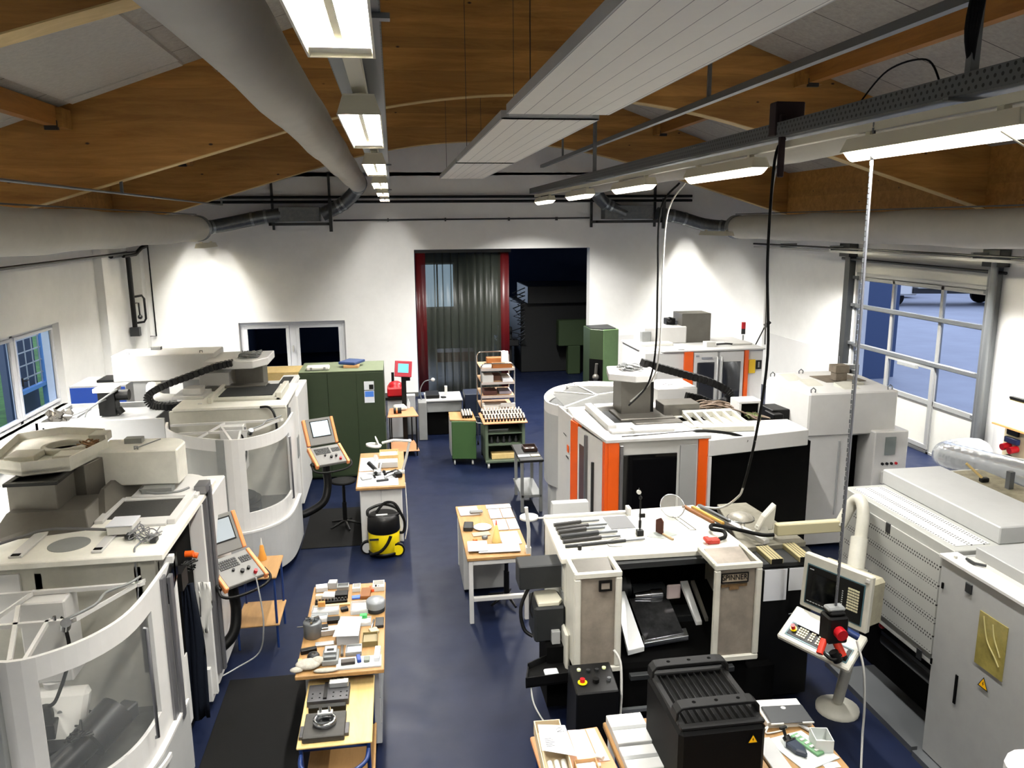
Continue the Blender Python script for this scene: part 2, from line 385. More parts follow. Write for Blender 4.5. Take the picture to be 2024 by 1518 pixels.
# white boards hung between the purlins on the left, seen by the near beam
BOARD = mat('white_acoustic_board', '#b9b6ac', .9, noise=.12, scale=16, bump=.4, bscale=50)
for x0, x1, lab in ((-4.55, -2.93, 'white acoustic board between the purlins, upper one on the left slope'), (-6.4, -4.92, 'white acoustic board low on the left slope by the eaves')):
    t = thing('ceiling_board', lab, 'ceiling panel', (x0, 6.0, roofz(x0) - .12), group='white boards on the left slope')
    m = MB(t.location); m.prism([(x0, roofz(x0) - .05), (x1, roofz(x1) - .05), (x1, roofz(x1) - .003), (x0, roofz(x0) - .003)], 5.95, 12.55, 'y'); m.build('board', BOARD, t)
    m = MB(t.location); m.prism([(x0 + .02, roofz(x0) - .06), (x1 - .02, roofz(x1) - .06), (x1 - .02, roofz(x1) - .013), (x0 + .02, roofz(x0) - .013)], 12.56, 12.85, 'y'); m.build('edge_strip', BOARD, t)
# ---------------------------------------------------------------- left window and what is outside it
FRW = mat('white_window_frame', '#e4e6ea', .35)
PANE = mat('window_glass', '#ffffff', .01, trans=1., ior=1.01)
def window_x(n, x, y0, y1, z0, z1, mull, frw=FRW):
    t = tag(thing('window_%d' % n, None, None, (x, y0, z0)), kind='structure')
    m = MB(t.location); m.frame(y0, y1, z0, z1, x - .04, x + .04, .07, 'x')
    for q in mull: m.box(x - .04, x + .04, q - .06, q + .06, z0, z1)
    m.build('window_frame', frw, t, .006); return t
w1 = window_x(1, XL - .16, 13.2, 16.7, 1.18, 2.82, (14.95,))
for a, b in ((13.27, 14.89), (15.01, 16.63)):
    MB(w1.location).frame(a, b, 1.25, 2.75, XL - .17, XL - .1, .06, 'x').build('sash', FRW, w1, .005)
    MB(w1.location).box(XL - .15, XL - .14, a + .05, b - .05, 1.3, 2.7).build('pane', PANE, w1)
m = MB(w1.location); m.box(XL - .1, XL - .07, 15.08, 15.1, 1.85, 2.0); m.tube([(XL - .08, 15.09, 1.95), (XL - .03, 15.09, 1.95), (XL - .03, 15.2, 1.95)], .011); m.build('window_handle', BLACK, w1)
struct('trim_2', MB().box(XL - .1, XL + .22, 13.1, 16.8, 1.13, 1.18), mat('window_sill_stone', '#d9dadb', .3))
GRASS = mat('grass', '#3f6a28', .95, noise=.5, scale=3, bump=.6, bscale=30)
ASPH = mat('wet_asphalt', '#8d9199', .6, noise=.12, scale=.6)
struct('ground', MB().box(-60, XL - .4, -20, 60, -.5, -.12), GRASS)
struct('ground_yard', MB().box(XR + .4, 60, -30, 60, -.3, -.12), ASPH)
BLF = mat('blue_steel', '#7fb0ea', .5)
t = thing('garden_shelter', 'blue steel shelter with a barred panel outside the left window', 'shelter', (-9.3, 21.5, -.12))
m = MB(t.location)
for y in (20.72, 22.28): m.box(-9.4, -9.28, y, y + .16, -.12, 3.4)
m.box(-9.4, -9.28, 20.72, 22.44, 3.2, 3.4); m.box(-9.4, -9.28, 20.72, 22.44, .55, .65); m.build('frame', BLF, t)
m = MB(t.location)
for i in range(4): m.box(-9.35, -9.33, 20.98 + i * .4, 21.01 + i * .4, .65, 3.2)
for i in range(7): m.box(-9.35, -9.33, 20.88, 22.28, .9 + i * .33, .93 + i * .33)
m.build('bars', OFFW, t)
MB(t.location).box(-9.7, -9.55, 20.8, 22.4, -.12, 3.3).build('rear_wall', mat('shelter_grey', '#5d6472', .8), t)
# ---------------------------------------------------------------- back window (double, dark room behind)
t = tag(thing('window_2', None, None, (-4.1, YB + .2, .75)), kind='structure')
m = MB(t.location); m.frame(-4.1, -1.35, .75, 2.16, YB + .18, YB + .26, .1); m.box(-2.83, -2.66, YB + .18, YB + .26, .85, 2.06); m.build('window_frame', FRW, t, .006)
DPANE = mat('dark_window_pane', '#182234', .05, spec=.8)
for a, b in ((-4.0, -2.83), (-2.66, -1.45)):
    MB(t.location).frame(a, b, .85, 2.06, YB + .16, YB + .22, .09).build('sash', FRW, t, .005)
    MB(t.location).box(a + .09, b - .09, YB + .2, YB + .21, .94, 1.97).build('pane', PANE, t)
m = MB(t.location); m.box(-2.76, -2.73, YB + .1, YB + .16, 1.35, 1.5); m.tube([(-2.745, YB + .12, 1.45), (-2.745, YB + .09, 1.45), (-2.745, YB + .09, 1.33)], .011); m.build('window_handle', OFFW, t)
# ---------------------------------------------------------------- dim room beyond the opening
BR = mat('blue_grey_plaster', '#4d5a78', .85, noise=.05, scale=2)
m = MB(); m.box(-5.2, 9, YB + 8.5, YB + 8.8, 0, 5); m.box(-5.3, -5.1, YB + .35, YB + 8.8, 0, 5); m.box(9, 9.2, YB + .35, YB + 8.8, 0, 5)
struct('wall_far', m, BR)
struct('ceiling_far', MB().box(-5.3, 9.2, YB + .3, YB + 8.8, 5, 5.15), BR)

m = MB(); m.box(XR - .1, XR - .005, YN, 20.28, 4.75, roofz(XR - .1)); struct('trim_5', m, GLU)
m = MB(); m.box(XL + .005, XL + .1, YN, 20.28, 4.75, roofz(XL + .1)); struct('trim_6', m, GLU)
# ================================================================ OVERHEAD: lights, ducts, trays, heating panels, pipes
TUBE = mat('fluorescent_tube', '#ffffff', .3, emit='#fff6e2', es=30.)
LAMPB = mat('cream_lamp_body', '#d8d3bd', .4)
REFL = mat('lamp_reflector', '#f2eed8', .25)
def lamp(x, y0, L, z, label, group, power=1., w=.2, lens=False):
    t = thing('ceiling_light', label, 'ceiling light', (x, y0, z), group=group); m = MB()
    h = w / 2; y1 = L
    # housing: sloping shell open below, narrower on top
    for s in (-1, 1):
        m.hexa([(s * h, 0, 0), (s * h, L, 0), (s * (h - .008), L, 0), (s * (h - .008), 0, 0), (s * h * .72, .04, .1), (s * h * .72, L - .04, .1), (s * (h * .72 - .008), L - .04, .1), (s * (h * .72 - .008), .04, .1)])
    m.box(-h * .72, h * .72, .04, L - .04, .095, .103)
    for y, q in ((0, .045), (L, L - .045)):
        m.hexa([(-h, y, 0), (h, y, 0), (h, y + .008, 0), (-h, y + .008, 0), (-h * .72, q, .1), (h * .72, q, .1), (h * .72, q + .008, .1), (-h * .72, q + .008, .1)])
    m.build('housing', LAMPB, t)
    m = MB()
    for y in (0, L - .1): m.box(-h + .006, h - .006, y + .01, y + .09, .012, .022)
    m.box(-.012, .012, .09, L - .09, .03, .06)
    m.build('louvre', REFL, t)
    for s in (-1, 1): MB().cyl((s * w * .22, .12, .045), (s * w * .22, L - .12, .045), .013, n=10).build('fluorescent_tube', TUBE, t)
    m = MB()
    for y in (.25, L - .25): m.box(-.025, .025, y - .03, y + .03, .1, .135)
    m.build('hanger', REFL, t)
    ld = bpy.data.lights.new('lamp_light', 'AREA'); ld.shape = 'RECTANGLE'; ld.size = w * .6; ld.size_y = L - .2; ld.energy = LAMP_W * power; ld.spread = math.radians(135 if lens else 180); ld.color = (1., .975, .935)
    if lens:
        m = MB(); n = 8; q = [(-h * .92 + 2 * h * .92 * i / n, -.075 * math.sin(pi * i / n)) for i in range(n + 1)]
        m.prism([(a, b + .004) for a, b in q], .03, L - .03, 'y'); m.build('glowing_lens', mat('lit_lens', '#ffffff', .4, emit='#fff4dc', es=2.5), t, 0, True)
    lo = bpy.data.objects.new('lamp_light', ld); COL.objects.link(lo); lo.parent = t; lo.location = (0, L / 2, .085 if not lens else -.08)
    return t
names = ['nearest', 'second', 'third', 'fourth', 'fifth', 'last']
for i, (y0, L) in enumerate(((.95, 1.8), (4.1, 1.75), (7.35, 1.75), (10.6, 1.75), (13.9, 1.75), (17.2, 1.75))):
    lamp(-.14, y0, L, 5.18, '%s light from the camera in the left middle row, twin bright tubes' % names[i], 'left middle row of lights', (1.9, 1.8, 1.55, 1.35, 1.25, 1.25)[i], .215)
for i, (y0, L) in enumerate(((.6, 1.8), (4.18, 1.85), (7.6, 1.9), (11.0, 1.8), (14.5, 1.8), (18.1, 1.8))):
    lamp(3.62, y0, L, 5.18, '%s light from the camera in the right middle row under the cable tray' % names[i], 'right middle row of lights', (.42, .36, .5, 1.0, 1.0, 1.6)[i], .19, True)
for i, y0 in enumerate((1., 4.6, 8.2, 11.8, 15.2, 18.5)):
    lamp(-5.02, y0, 1.8, 4.36, '%s light from the camera hidden behind the left side air sock' % names[i], 'left outer row of lights', (5.2, 5.0, 4.2, 2.4, 1.7, 1.2)[i])
    if i < 5: lamp(9.42, y0, 1.8, 4.3, '%s light from the camera hidden behind the right side air sock' % names[i], 'right outer row of lights', 5.5)
lamp(8.12, 18.5, 1.8, 4.33, 'light in front of the right side air sock end, by the back wall', 'right outer row of lights', 1.7)
lamp(-4.35, 19.0, 1.5, 4.17, 'light tip below the left side air sock end, by the back wall', 'left outer row of lights', .8)
# mounting rails and perforated cable trays over the two middle rows
PERF = perforated('perforated_tray', '#4b4e4f', '#0c0c0c', .06, .04, .012)
for x, zz, lab in ((-.14, 5.315, 'left'), (3.62, 5.315, 'right')):
    t = thing('light_rail', 'long cream mounting rail carrying the %s middle row of lights' % lab, 'rail', (x, 0, zz))
    MB(t.location).box(x - .035, x + .035, -2, 20.2, zz, zz + .06).build('channel', LAMPB, t)
    t = thing('cable_tray', 'long galvanised perforated cable tray above the %s middle row of lights' % lab, 'cable tray', (x, 0, zz + .1))
    m = MB(t.location); z = zz + .09
    m.box(x - .12, x + .12, -2, 20.4, z, z + .01); m.build('tray_bottom', SILVER, t)
    MB(t.location).box(x - .125, x - .12, -2, 20.4, z, z + .13).build('side_flange', PERF, t); MB(t.location).box(x + .12, x + .125, -2, 20.4, z, z + .13).build('side_flange', PERF, t)
    for y in ((3.1, 10.4, 17.6) if x < 0 else (4.72, 14.2)):
        m = MB(t.location); zt = roofz(x) if not 5.6 < y < 5.95 else archz(x)
        m.box(x - .03, x + .03, y, y + .05, z + .12, zt); m.box(x - .16, x + .16, y, y + .05, z - .02, z); m.build('hanger', SILVER, t)
# second thin steel channel, higher on the right
t = thing('steel_channel', 'thin dark steel channel running high along the right of the lights', 'channel', (3.72, 0, 6.1))
MB(t.location).box(3.70, 3.78, 1, 20, 6.02, 6.09).build('channel', SILVER, t)
for y in (9.3, 17.5):
    MB(t.location).box(3.72, 3.76, y, y + .04, 6.09, roofz(3.74)).build('hanger', SILVER, t)
# cable bundle dropping between channel and tray
m = MB()
for i in range(5):
    a = i * .02; m.tube(catmull([(3.62 + a, 4.75 + a, 5.52), (3.6 - a, 4.7, 5.8), (3.63, 4.66 + a, 6.15), (3.75 + a, 4.7, 6.22), (3.82, 4.9 + 2 * a, 6.12)], 5), .011, 6)
one('cable_bundle', m, RUBBER, 'bundle of dark cables looping down onto the right cable tray', 'cables')
one('cable', MB().tube(catmull([(3.6, 5.95, 5.53), (3.6, 5.6, 5.72), (3.62, 5.2, 5.72), (3.6, 5.0, 5.53)], 8), .007, 6), RUBBER, 'thin cable arching over the right cable tray', 'cable')
# thin tensioned pipe along the left slope
t = thing('conduit', 'thin steel conduit under the left roof slope', 'conduit', (-3.9, 8, 5.2))
MB(t.location).tube([(-4.05, 8.5, 5.15), (-4.05, 20.3, 5.16)], .018, 8).build('tube', SILVER, t)
for y in (13.1, 20.35): MB(t.location).box(-4.07, -4.03, y - .02, y + .02, 5.15, archz(-4.05) + .1).build('hanger', SILVER, t)
# fabric air socks
def sock(x, z, r, y0, y1, label):
    t = thing('air_sock', label, 'air duct', (x, y0, z), group='fabric air ducts'); del t['group']
    n = 28; m = MB(t.location); pts = []; rr = []
    N = 40
    for i in range(N + 1):
        y = y0 + (y1 - y0) * i / N; pts.append((x, y, z + .012 * math.sin(i * .9))); rr.append(r * (1 + .012 * math.sin(i * 1.7)) * (.93 if i == N else 1))
    m.tube(pts, rr, n); m.build('fabric_sleeve', FABRIC, t)
    m = MB(t.location); m.tube([(x - .02, y0, z + r + .03), (x - .02, y1, z + r + .03)], .012, 6); m.build('hanging_wire', SILVER, t)
    m = MB(t.location)
    for y in (y1 - .12, y1 + .02): m.lathe([(r * .96, -.02), (r * 1.03, -.015), (r * 1.03, .015), (r * .96, .02)], (x, y, z), 28, 'y')
    m.build('clamp_ring', GALV, t)
    return t
sock(-.79, 5.66, .22, .5, 20.2, 'grey fabric air sock left of the middle, beside the left lights')
sock(5.19, 5.63, .22, .5, 20.2, 'grey fabric air sock behind the right middle row of lights')
sock(-4.6, 4.61, .3, 3, 20.2, 'large grey fabric air sock low along the left wall side')
sock(9.0, 4.53, .3, 3, 20.2, 'large grey fabric air sock low along the right wall side')
DUCTM = mat('dull_galvanised_duct', '#5d6062', .38, .7, noise=.3, scale=12)
def elbowduct(pts, r, label):
    t = thing('metal_duct', label, 'duct', pts[0]); MB(t.location).tube(catmull(pts, 4), r, 20).build('pipe', DUCTM, t)
    m = MB(t.location)
    P = catmull(pts, 4)
    for i in (3, len(P) // 3, 2 * len(P) // 3, len(P) - 4):
        d = (P[i + 1] - P[i]).normalized() * .03; m.cyl(P[i] - d, P[i] + d, r * 1.06, n=20)
    m.build('joint_collar', GALV, t)
elbowduct([(-.79, 20.25, 5.66), (-.82, 20.6, 5.55), (-1.2, 20.95, 5.2), (-1.75, 21.0, 4.93)], .17, 'galvanised duct from the left middle sock down to the wall box')
elbowduct([(-4.6, 20.25, 4.61), (-4.5, 20.6, 4.62), (-4.0, 20.95, 4.72), (-3.3, 21.0, 4.86), (-2.75, 21.0, 4.93)], .17, 'galvanised duct rising from the left side sock to the wall box')
elbowduct([(5.19, 20.25, 5.63), (5.25, 20.6, 5.5), (5.65, 20.95, 5.15), (6.2, 21.0, 4.9)], .17, 'galvanised duct from the right middle sock down to the wall box')
elbowduct([(9.0, 20.25, 4.53), (8.9, 20.6, 4.53), (8.4, 20.95, 4.6), (7.7, 21.0, 4.8), (7.1, 21.0, 4.9)], .17, 'galvanised duct rising from the right side sock to the wall box')
for x0, x1, lab in ((-3.05, -1.55, 'left'), (5.35, 7.2, 'right')):
    t = thing('duct_junction', 'dark duct junction box on a steel wall bracket, %s side' % lab, 'duct', (x0, 21, 4.7))
    m = MB(t.location); m.box(x0 + .25, x1 - .25, 20.85, 21.25, 4.76, 5.12); m.build('box', DUCTM, t, .01)
    m = MB(t.location); m.box(x0, x1, 20.8, 20.86, 4.66, 4.73); m.box(x0, x1, 21.2, 21.26, 4.66, 4.73); m.box(x0, x0 + .06, 20.8, 21.46, 4.66, 4.73); m.box(x1 - .06, x1, 20.8, 21.46, 4.66, 4.73)
    for x in (x0, x1 - .06): m.box(x, x + .06, 21.4, 21.46, 4.55, 6.0)
    m.box(x1 - .02, x1 + .06, 20.78, 20.86, 4.5, 5.3); m.build('bracket', DARKG, t)
# black pipes on the back wall
for z, a, b, lab in ((5.37, -4.6, 8.2, 'upper of the twin black pipes across the back wall'), (5.25, -4.6, 8.2, 'lower of the twin black pipes across the back wall')):
    o = one('pipe', MB().tube([(a, 21.35, z), (b, 21.35, z)], .035, 8), BLACK, lab, 'pipe')
t = thing('pipe', 'thin dark pipe just above the wide opening', 'pipe', (-1.5, 21.3, 4.79)); MB(t.location).tube([(-1.5, 21.3, 4.78), (5.3, 21.3, 4.8)], .022, 8).build('tube', DARKG, t)
for x in (-.1, 1.4, 3.1, 4.4): MB(t.location).box(x - .015, x + .015, 21.27, 21.49, 4.74, 4.83).build('clip', DARKG, t)
# heating panels
HP = mat('ceiling_heating_panel', '#e6e4da', .5, noise=.03, scale=4)
def _hp():
    ns, ls, b = nodes_of(HP); src = b.inputs['Base Color'].links[0].from_socket
    tc = ns.new('ShaderNodeTexCoord'); sx = ns.new('ShaderNodeSeparateXYZ'); ls.new(tc.outputs['Object'], sx.inputs[0])
    d = ns.new('ShaderNodeMath'); d.operation = 'MULTIPLY'; d.inputs[1].default_value = 1 / .148; ls.new(sx.outputs['X'], d.inputs[0])
    f = ns.new('ShaderNodeMath'); f.operation = 'FRACT'; ls.new(d.outputs[0], f.inputs[0])
    l = ns.new('ShaderNodeMath'); l.operation = 'LESS_THAN'; l.inputs[1].default_value = .035; ls.new(f.outputs[0], l.inputs[0])
    mx = ns.new('ShaderNodeMix'); mx.data_type = 'RGBA'; mx.inputs[7].default_value = H('#6d6c68'); ls.new(l.outputs[0], mx.inputs[0]); ls.new(src, mx.inputs[6]); ls.new(mx.outputs[2], b.inputs['Base Color'])
_hp()
for y0, y1, lab in ((1.2, 7.2, 'nearest'), (7.55, 12.75, 'middle'), (12.95, 17.2, 'farthest')):
    t = thing('heating_panel', '%s white radiant heating panel hanging under the ridge' % lab, 'heating panel', (1.04, y0, 5.6), group='radiant heating panels')
    x0, x1 = 1.04, 1.95
    m = MB(t.location); m.box(x0, x1, y0, y1, 5.6, 5.615); m.build('panel', HP, t)
    m = MB(t.location); m.box(x0 - .01, x0, y0, y1, 5.6, 5.68); m.box(x1, x1 + .01, y0, y1, 5.6, 5.68); m.box(x0, x1, y0, y0 + .01, 5.6, 5.68); m.box(x0, x1, y1 - .01, y1, 5.6, 5.68); m.build('edge_profile', PALE, t)
    m = MB(t.location)
    for y in (y0 - .02, y1 + .02): m.tube([(x0 + .06, y, 5.66), (x1 - .06, y, 5.66)], .03, 8)
    m.build('header_pipe', PALE, t)
    for y in (y1 - .6,):
        for x in (x0 + .1, x1 - .1): MB(t.location).cyl((x, y, 5.62), (x, y, (archz(x) if 5.6 < y < 5.95 else roofz(x))), .004, n=6).build('hanging_rod', DARKG, t)
# right wall runs: light channel and black pipe below the right side sock
t = thing('cable_channel', 'pale cable channel along the right wall above the garage door', 'cable channel', (10.1, 8, 4.05))
MB(t.location).box(10.05, 10.2, 7, 21.3, 3.95, 4.0).build('channel', PALE, t); MB(t.location).tube([(10.0, 7, 4.04), (10.0, 21.2, 4.06)], .025, 8).build('pipe', BLACK, t)
for y in (10.2, 12.6, 17.2, 19.6): MB(t.location).box(10.0, 10.44, y, y + .05, 4.0, 4.1).build('bracket', SILVER, t)
t = thing('pipe_run', 'black pipes turning down in the left back corner', 'pipes', (-6.35, 21.2, 1.9))
m = MB(t.location); m.tube([(-6.3, 9, 3.98), (-6.3, 21.0, 4.05)], .03, 8); m.build('long_pipe', BLACK, t)
m = MB(t.location); m.tube([(-6.45, 19.6, 4.0), (-6.45, 20.7, 4.02), (-6.45, 20.8, 3.9), (-6.45, 20.8, 2.1)], .06, 10); m.tube([(-6.4, 20.3, 3.98), (-6.3, 20.9, 4.0), (-6.2, 21.1, 4.15), (-6.1, 21.2, 4.2)], .05, 10); m.build('thick_pipe', BLACK, t)
m = MB(t.location); m.tube([(-6.15, 21.44, 4.25), (-6.15, 21.44, 1.88), (-6.5, 21.44, 1.88)], .018, 8); m.build('thin_pipe', BLACK, t)
m = MB(t.location); m.tube([(-6.45, 20.8, 2.95), (-6.25, 20.9, 2.98), (-6.2, 20.9, 2.9), (-6.2, 20.9, 2.4), (-6.25, 20.9, 2.32), (-6.45, 20.8, 2.3)], .028, 8); m.tube([(-6.45, 20.8, 2.8), (-6.33, 20.85, 2.8), (-6.32, 20.85, 2.4)], .02, 8); m.build('bypass_loop', BLACK, t)
m = MB(t.location); m.box(-6.56, -6.34, 20.72, 20.88, 1.98, 2.2); m.ball((-6.32, 20.85, 2.45), .06); m.build('valve', DARKG, t)
struct('trim_3', MB().box(XL, -6.42, 18.9, 19.3, 0, 4.3).box(XL, XL + .3, YB - .3, YB, 0, 4.3), WALL)
# lamp cord hanging on the far right
one('cable', MB().tube(catmull([(3.55, 4.35, 5.16), (3.62, 4.1, 5.0), (3.75, 3.95, 4.93), (4.2, 3.9, 4.93)], 6), .006, 6), OFFW, 'white cable sagging from the near right light', 'cable')
# ================================================================ MILLING MACHINES ON THE LEFT
HAZE = mat('cloudy_polycarbonate', '#b9bbb9', .25, trans=.0, alpha=.45)
WINDOW = mat('clear_polycarbonate', '#b4b8b8', .08, alpha=.1)
DGLASS = mat('dark_tinted_glass', '#0a0a0c', .06, spec=.8)
TUBM = mat('steel_tub', '#6b6b67', .3, .6, noise=.2)
RAILM = mat('door_guide_rail', '#77777a', .35, .6)
RIM = [(-3.2, 11.2), (-3.1, 10.82), (-2.88, 10.5), (-2.5, 10.22), (-2.12, 10.08), (-1.84, 10.2), (-1.64, 10.45), (-1.55, 10.8), (-1.53, 11.5)]
RIMS = [(v.x, v.y) for v in catmull([(a, b, 0) for a, b in RIM], 4)]
def off(line, d):
    L = [Vector((p[0], p[1])) for p in line]; out = []
    for i in range(len(L)):
        t = (L[min(i + 1, len(L) - 1)] - L[max(i - 1, 0)]).normalized(); out.append((L[i].x + t.y * d, L[i].y - t.x * d))
    return out
def mill_base(t, dx, dy, mark=True):
    o = t.location; sh = lambda L: [(p[0] + dx, p[1] + dy) for p in L]
    line = sh(RIMS); split = 16
    # body
    m = MB(o); m.box(-3.1 + dx, -1.65 + dx, 11.45 + dy, 12.9 + dy, .12, 2.1); m.build('body', WHITE, t, .012)
    m = MB(o); m.box(-3.15 + dx, -1.6 + dx, 11.36 + dy, 12.95 + dy, 2.1, 2.15)
    m.build('top_plate', DECK, t, .01)
    m = MB(o)
    for x in (-3.3, -1.85):
        for y in (10.9, 12.7): m.cyl((x + dx, y + dy, 0), (x + dx, y + dy, .14), .03, n=8)
    m.cyl((-2.1 + dx, 10.45 + dy, 0), (-2.1 + dx, 10.45 + dy, .14), .025, n=8)
    m.build('levelling_foot', SILVER, t)
    # skirt under the curved door
    sk = off(line, .05); m = MB(o); m.prism(sk + [(sk[-1][0] - .1, sk[-1][1] + .1), (sk[0][0] + .1, sk[0][1] + .1)], .12, .74); m.build('skirt', PALE, t)
    m = MB(o); m.prism(off(line, .055) + [(line[-1][0] - .1, line[-1][1]), (line[0][0] + .1, line[0][1])], .74, .765); m.build('skirt_ledge', WHITE, t)
    # tub inside
    m = MB(o); m.prism([(p[0], p[1]) for p in off(line, -.03)], .77, .8)
    m.build('tub', TUBM, t); m = MB(o); m.box(-3.2 + dx, -1.6 + dx, 11.38 + dy, 11.46 + dy, .8, 2.1); m.build('tub_back_panel', CREAM, t)
    m = MB(o); c = (-2.3 + dx, 10.85 + dy)
    m.cyl((c[0], c[1], .8), (c[0], c[1], .95), .36, n=28); m.cyl((c[0], c[1], .95), (c[0], c[1], 1.0), .3, n=28)
    m.box(c[0] - .18, c[0] + .1, c[1] - .12, c[1] + .1, 1.0, 1.12); m.cyl((c[0], c[1], 1.12), (c[0], c[1], 1.2), .07, .04)
    m.box(c[0] + .12, c[0] + .38, c[1] - .35, c[1] - .1, .8, .93); m.build('rotary_table', mat('oily_steel', '#0d0d0d', .4, .2), t, .006)
    m = MB(o); m.box(c[0] - .16, c[0] + .16, 11.0 + dy, 11.25 + dy, 1.3, 1.95); m.cyl((c[0], c[1] + .2, 1.3), (c[0], c[1] + .2, 1.15), .08, .05)
    m.build('spindle_head', WHITE, t, .01)
    m = MB(o); m.tube(catmull([(c[0] + .1, c[1] + .2, 1.9), (c[0] + .2, c[1] + .05, 1.6), (c[0] + .12, c[1] - .05, 1.3), (c[0] + .03, c[1], 1.2)], 5), .014, 6); m.build('coolant_hose', RUBBER, t)
    # curved screen, left fixed part and right sliding door
    m = MB(o); m.sheet(line[:split], 1.84, 2.0, .03); m.build('rim_band', WHITE, t)
    m = MB(o); m.sheet(line[:split], .77, 1.84, .012); m.build('curved_screen', HAZE, t)
    d = MB(o); L = line[split - 1:]; d.sheet(off(L, .012), 1.84, 2.0, .03); d.sheet(off(L, .012), .77, 1.0, .03)
    k = 3; d.sheet(off(L[:k + 1], .012), 1.0, 1.84, .03); d.sheet(off(L[-4:], .012), 1.0, 1.84, .03)
    dd = d.build('sliding_door', WHITE, t)
    MB(o).sheet(off(L[k:-3], .01), 1.0, 1.84, .01).build('door_window', WINDOW, dd)
    q = off(line, .03)
    MB(o).sheet([q[split - 2], q[split - 1]], .8, 2.0, .04).build('door_seal', MIDG, dd)
    h = off(line, .07)[-6]
    MB(o).tube([(h[0], h[1], .98), (h[0] + .02, h[1], .98), (h[0] + .02, h[1], 1.85), (h[0], h[1], 1.85)], .013, 8).build('door_handle', RAILM, dd)
    # braces across the top
    m = MB(o)
    def bar(a, b, w=.022, z=1.985): m.hexa([(a[0] + dx, a[1] + dy, z - .03), (b[0] + dx, b[1] + dy, z - .03), (b[0] + dx + w, b[1] + dy + w, z - .03), (a[0] + dx + w, a[1] + dy + w, z - .03), (a[0] + dx, a[1] + dy, z), (b[0] + dx, b[1] + dy, z), (b[0] + dx + w, b[1] + dy + w, z), (a[0] + dx + w, a[1] + dy + w, z)])
    bar((-3.12, 11.1), (-1.65, 11.15), .03); bar((-2.9, 10.6), (-1.95, 10.62), .03); bar((-2.14, 10.12), (-2.42, 10.9)); bar((-2.05, 10.12), (-2.12, 10.65)); bar((-1.95, 10.62), (-1.66, 11.2), .03); bar((-2.6, 10.3), (-2.42, 11.1))
    m.build('top_brace', WHITE, t)
    m = MB(o); m.cyl((-1.98 + dx, 10.6 + dy, 1.94), (-1.95 + dx, 10.55 + dy, 2.0), .035, n=14); m.cyl((-2.04 + dx, 10.6 + dy, 2.0), (-2.04 + dx, 10.6 + dy, 2.03), .012, n=8); m.build('work_lamp', CHROME, t)
    m = MB(o); m.tube(catmull([(-1.98 + dx, 10.62 + dy, 1.99), (-1.85 + dx, 10.8 + dy, 2.0), (-1.82 + dx, 10.95 + dy, 2.02), (-1.7 + dx, 11.05 + dy, 2.03), (-1.64 + dx, 11.15 + dy, 2.04)], 5), .01, 6); m.build('lamp_cable', MIDG, t)
def trunnion(t, dx, dy):
    o = t.location; m = MB(o); m.hexa([(-2.5 + dx, 10.62 + dy, .85), (-2.02 + dx, 10.6 + dy, .85), (-2.02 + dx, 10.75 + dy, .85), (-2.5 + dx, 10.77 + dy, .85), (-2.5 + dx, 10.95 + dy, 1.25), (-2.02 + dx, 10.93 + dy, 1.25), (-2.02 + dx, 11.05 + dy, 1.25), (-2.5 + dx, 11.07 + dy, 1.25)]); p = m.build('white_chute', OFFW, t, .03)
    m = MB(o)
    for x, z in ((-2.4, 1.1), (-2.2, 1.14), (-2.32, .98)): q = 10.62 + (z - .85) * .82; m.cyl((x + dx, q + dy - .012, z), (x + dx, q + dy + .01, z - .01), .018, n=10)
    m.build('chute_bolt', MIDG, p)
    OS = mat('oily_steel', '#0d0d0d', .4, .2)
    m = MB(o); m.cyl((-2.1 + dx, 10.45 + dy, .92), (-1.78 + dx, 10.82 + dy, 1.12), .09, n=20); m.cyl((-1.93 + dx, 10.62 + dy, 1.03), (-1.8 + dx, 10.84 + dy, 1.12), .14, n=20); lump(m, -1.95 + dx, 10.6 + dy, 1.1, 12, .1, R); m.build('trunnion', OS, t, .006)
    m = MB(o); m.hexa([(-2.35 + dx, 10.3 + dy, .82), (-2.2 + dx, 10.25 + dy, .82), (-1.68 + dx, 10.95 + dy, 1.0), (-1.8 + dx, 11.0 + dy, 1.0), (-2.35 + dx, 10.3 + dy, .95), (-2.2 + dx, 10.25 + dy, .95), (-1.68 + dx, 10.95 + dy, 1.12), (-1.8 + dx, 11.0 + dy, 1.12)]); m.build('trunnion_arm', DARKG, t, .01)
def lump(m, x, y, z, n, s, r):
    for i in range(n):
        p = [(x + r.uniform(-s, s), y + r.uniform(-s, s), z + r.uniform(0, .07)) for _ in range(4)]
        m.tube(catmull(p, 4), .008, 5)
# ---- far machine (second on the left)
A = thing('milling_machine', 'second left milling machine, black cable chain looping to its white gantry', 'milling machine', (-2.4, 11.5, 0))
o = A.location; mill_base(A, 0, 0)
m = MB(o); m.box(-3.5, -1.62, 12.9, 14.3, .1, 1.95); m.build('rear_body', WHITE, A, .01)
m = MB(o)
for z0, z1, y0, y1 in ((1.3, 1.6, 12.0, 12.1), (1.35, 1.55, 12.3, 12.36), (.9, 1.2, 12.2, 12.4), (.95, 1.3, 12.7, 12.9)): m.box(-1.655, -1.64, y0, y1, z0, z1)
m.build('side_label', MIDG, A)
m = MB(o); m.box(-1.65, -1.6, 11.55, 11.62, .5, 2.1); m.box(-1.65, -1.6, 11.8, 11.84, .5, 2.0); m.build('door_rail', RAILM, A)
m = MB(o); m.box(-2.72, -1.72, 11.7, 12.6, 2.15, 2.19); m.box(-2.72, -2.66, 11.6, 12.7, 2.15, 2.24); m.box(-1.78, -1.7, 11.7, 12.6, 2.15, 2.26); m.build('slide_cover', CREAM, A, .008)
MB(o).box(-2.62, -1.85, 11.85, 12.7, 2.19, 2.2).build('bellows', DARKG, A)
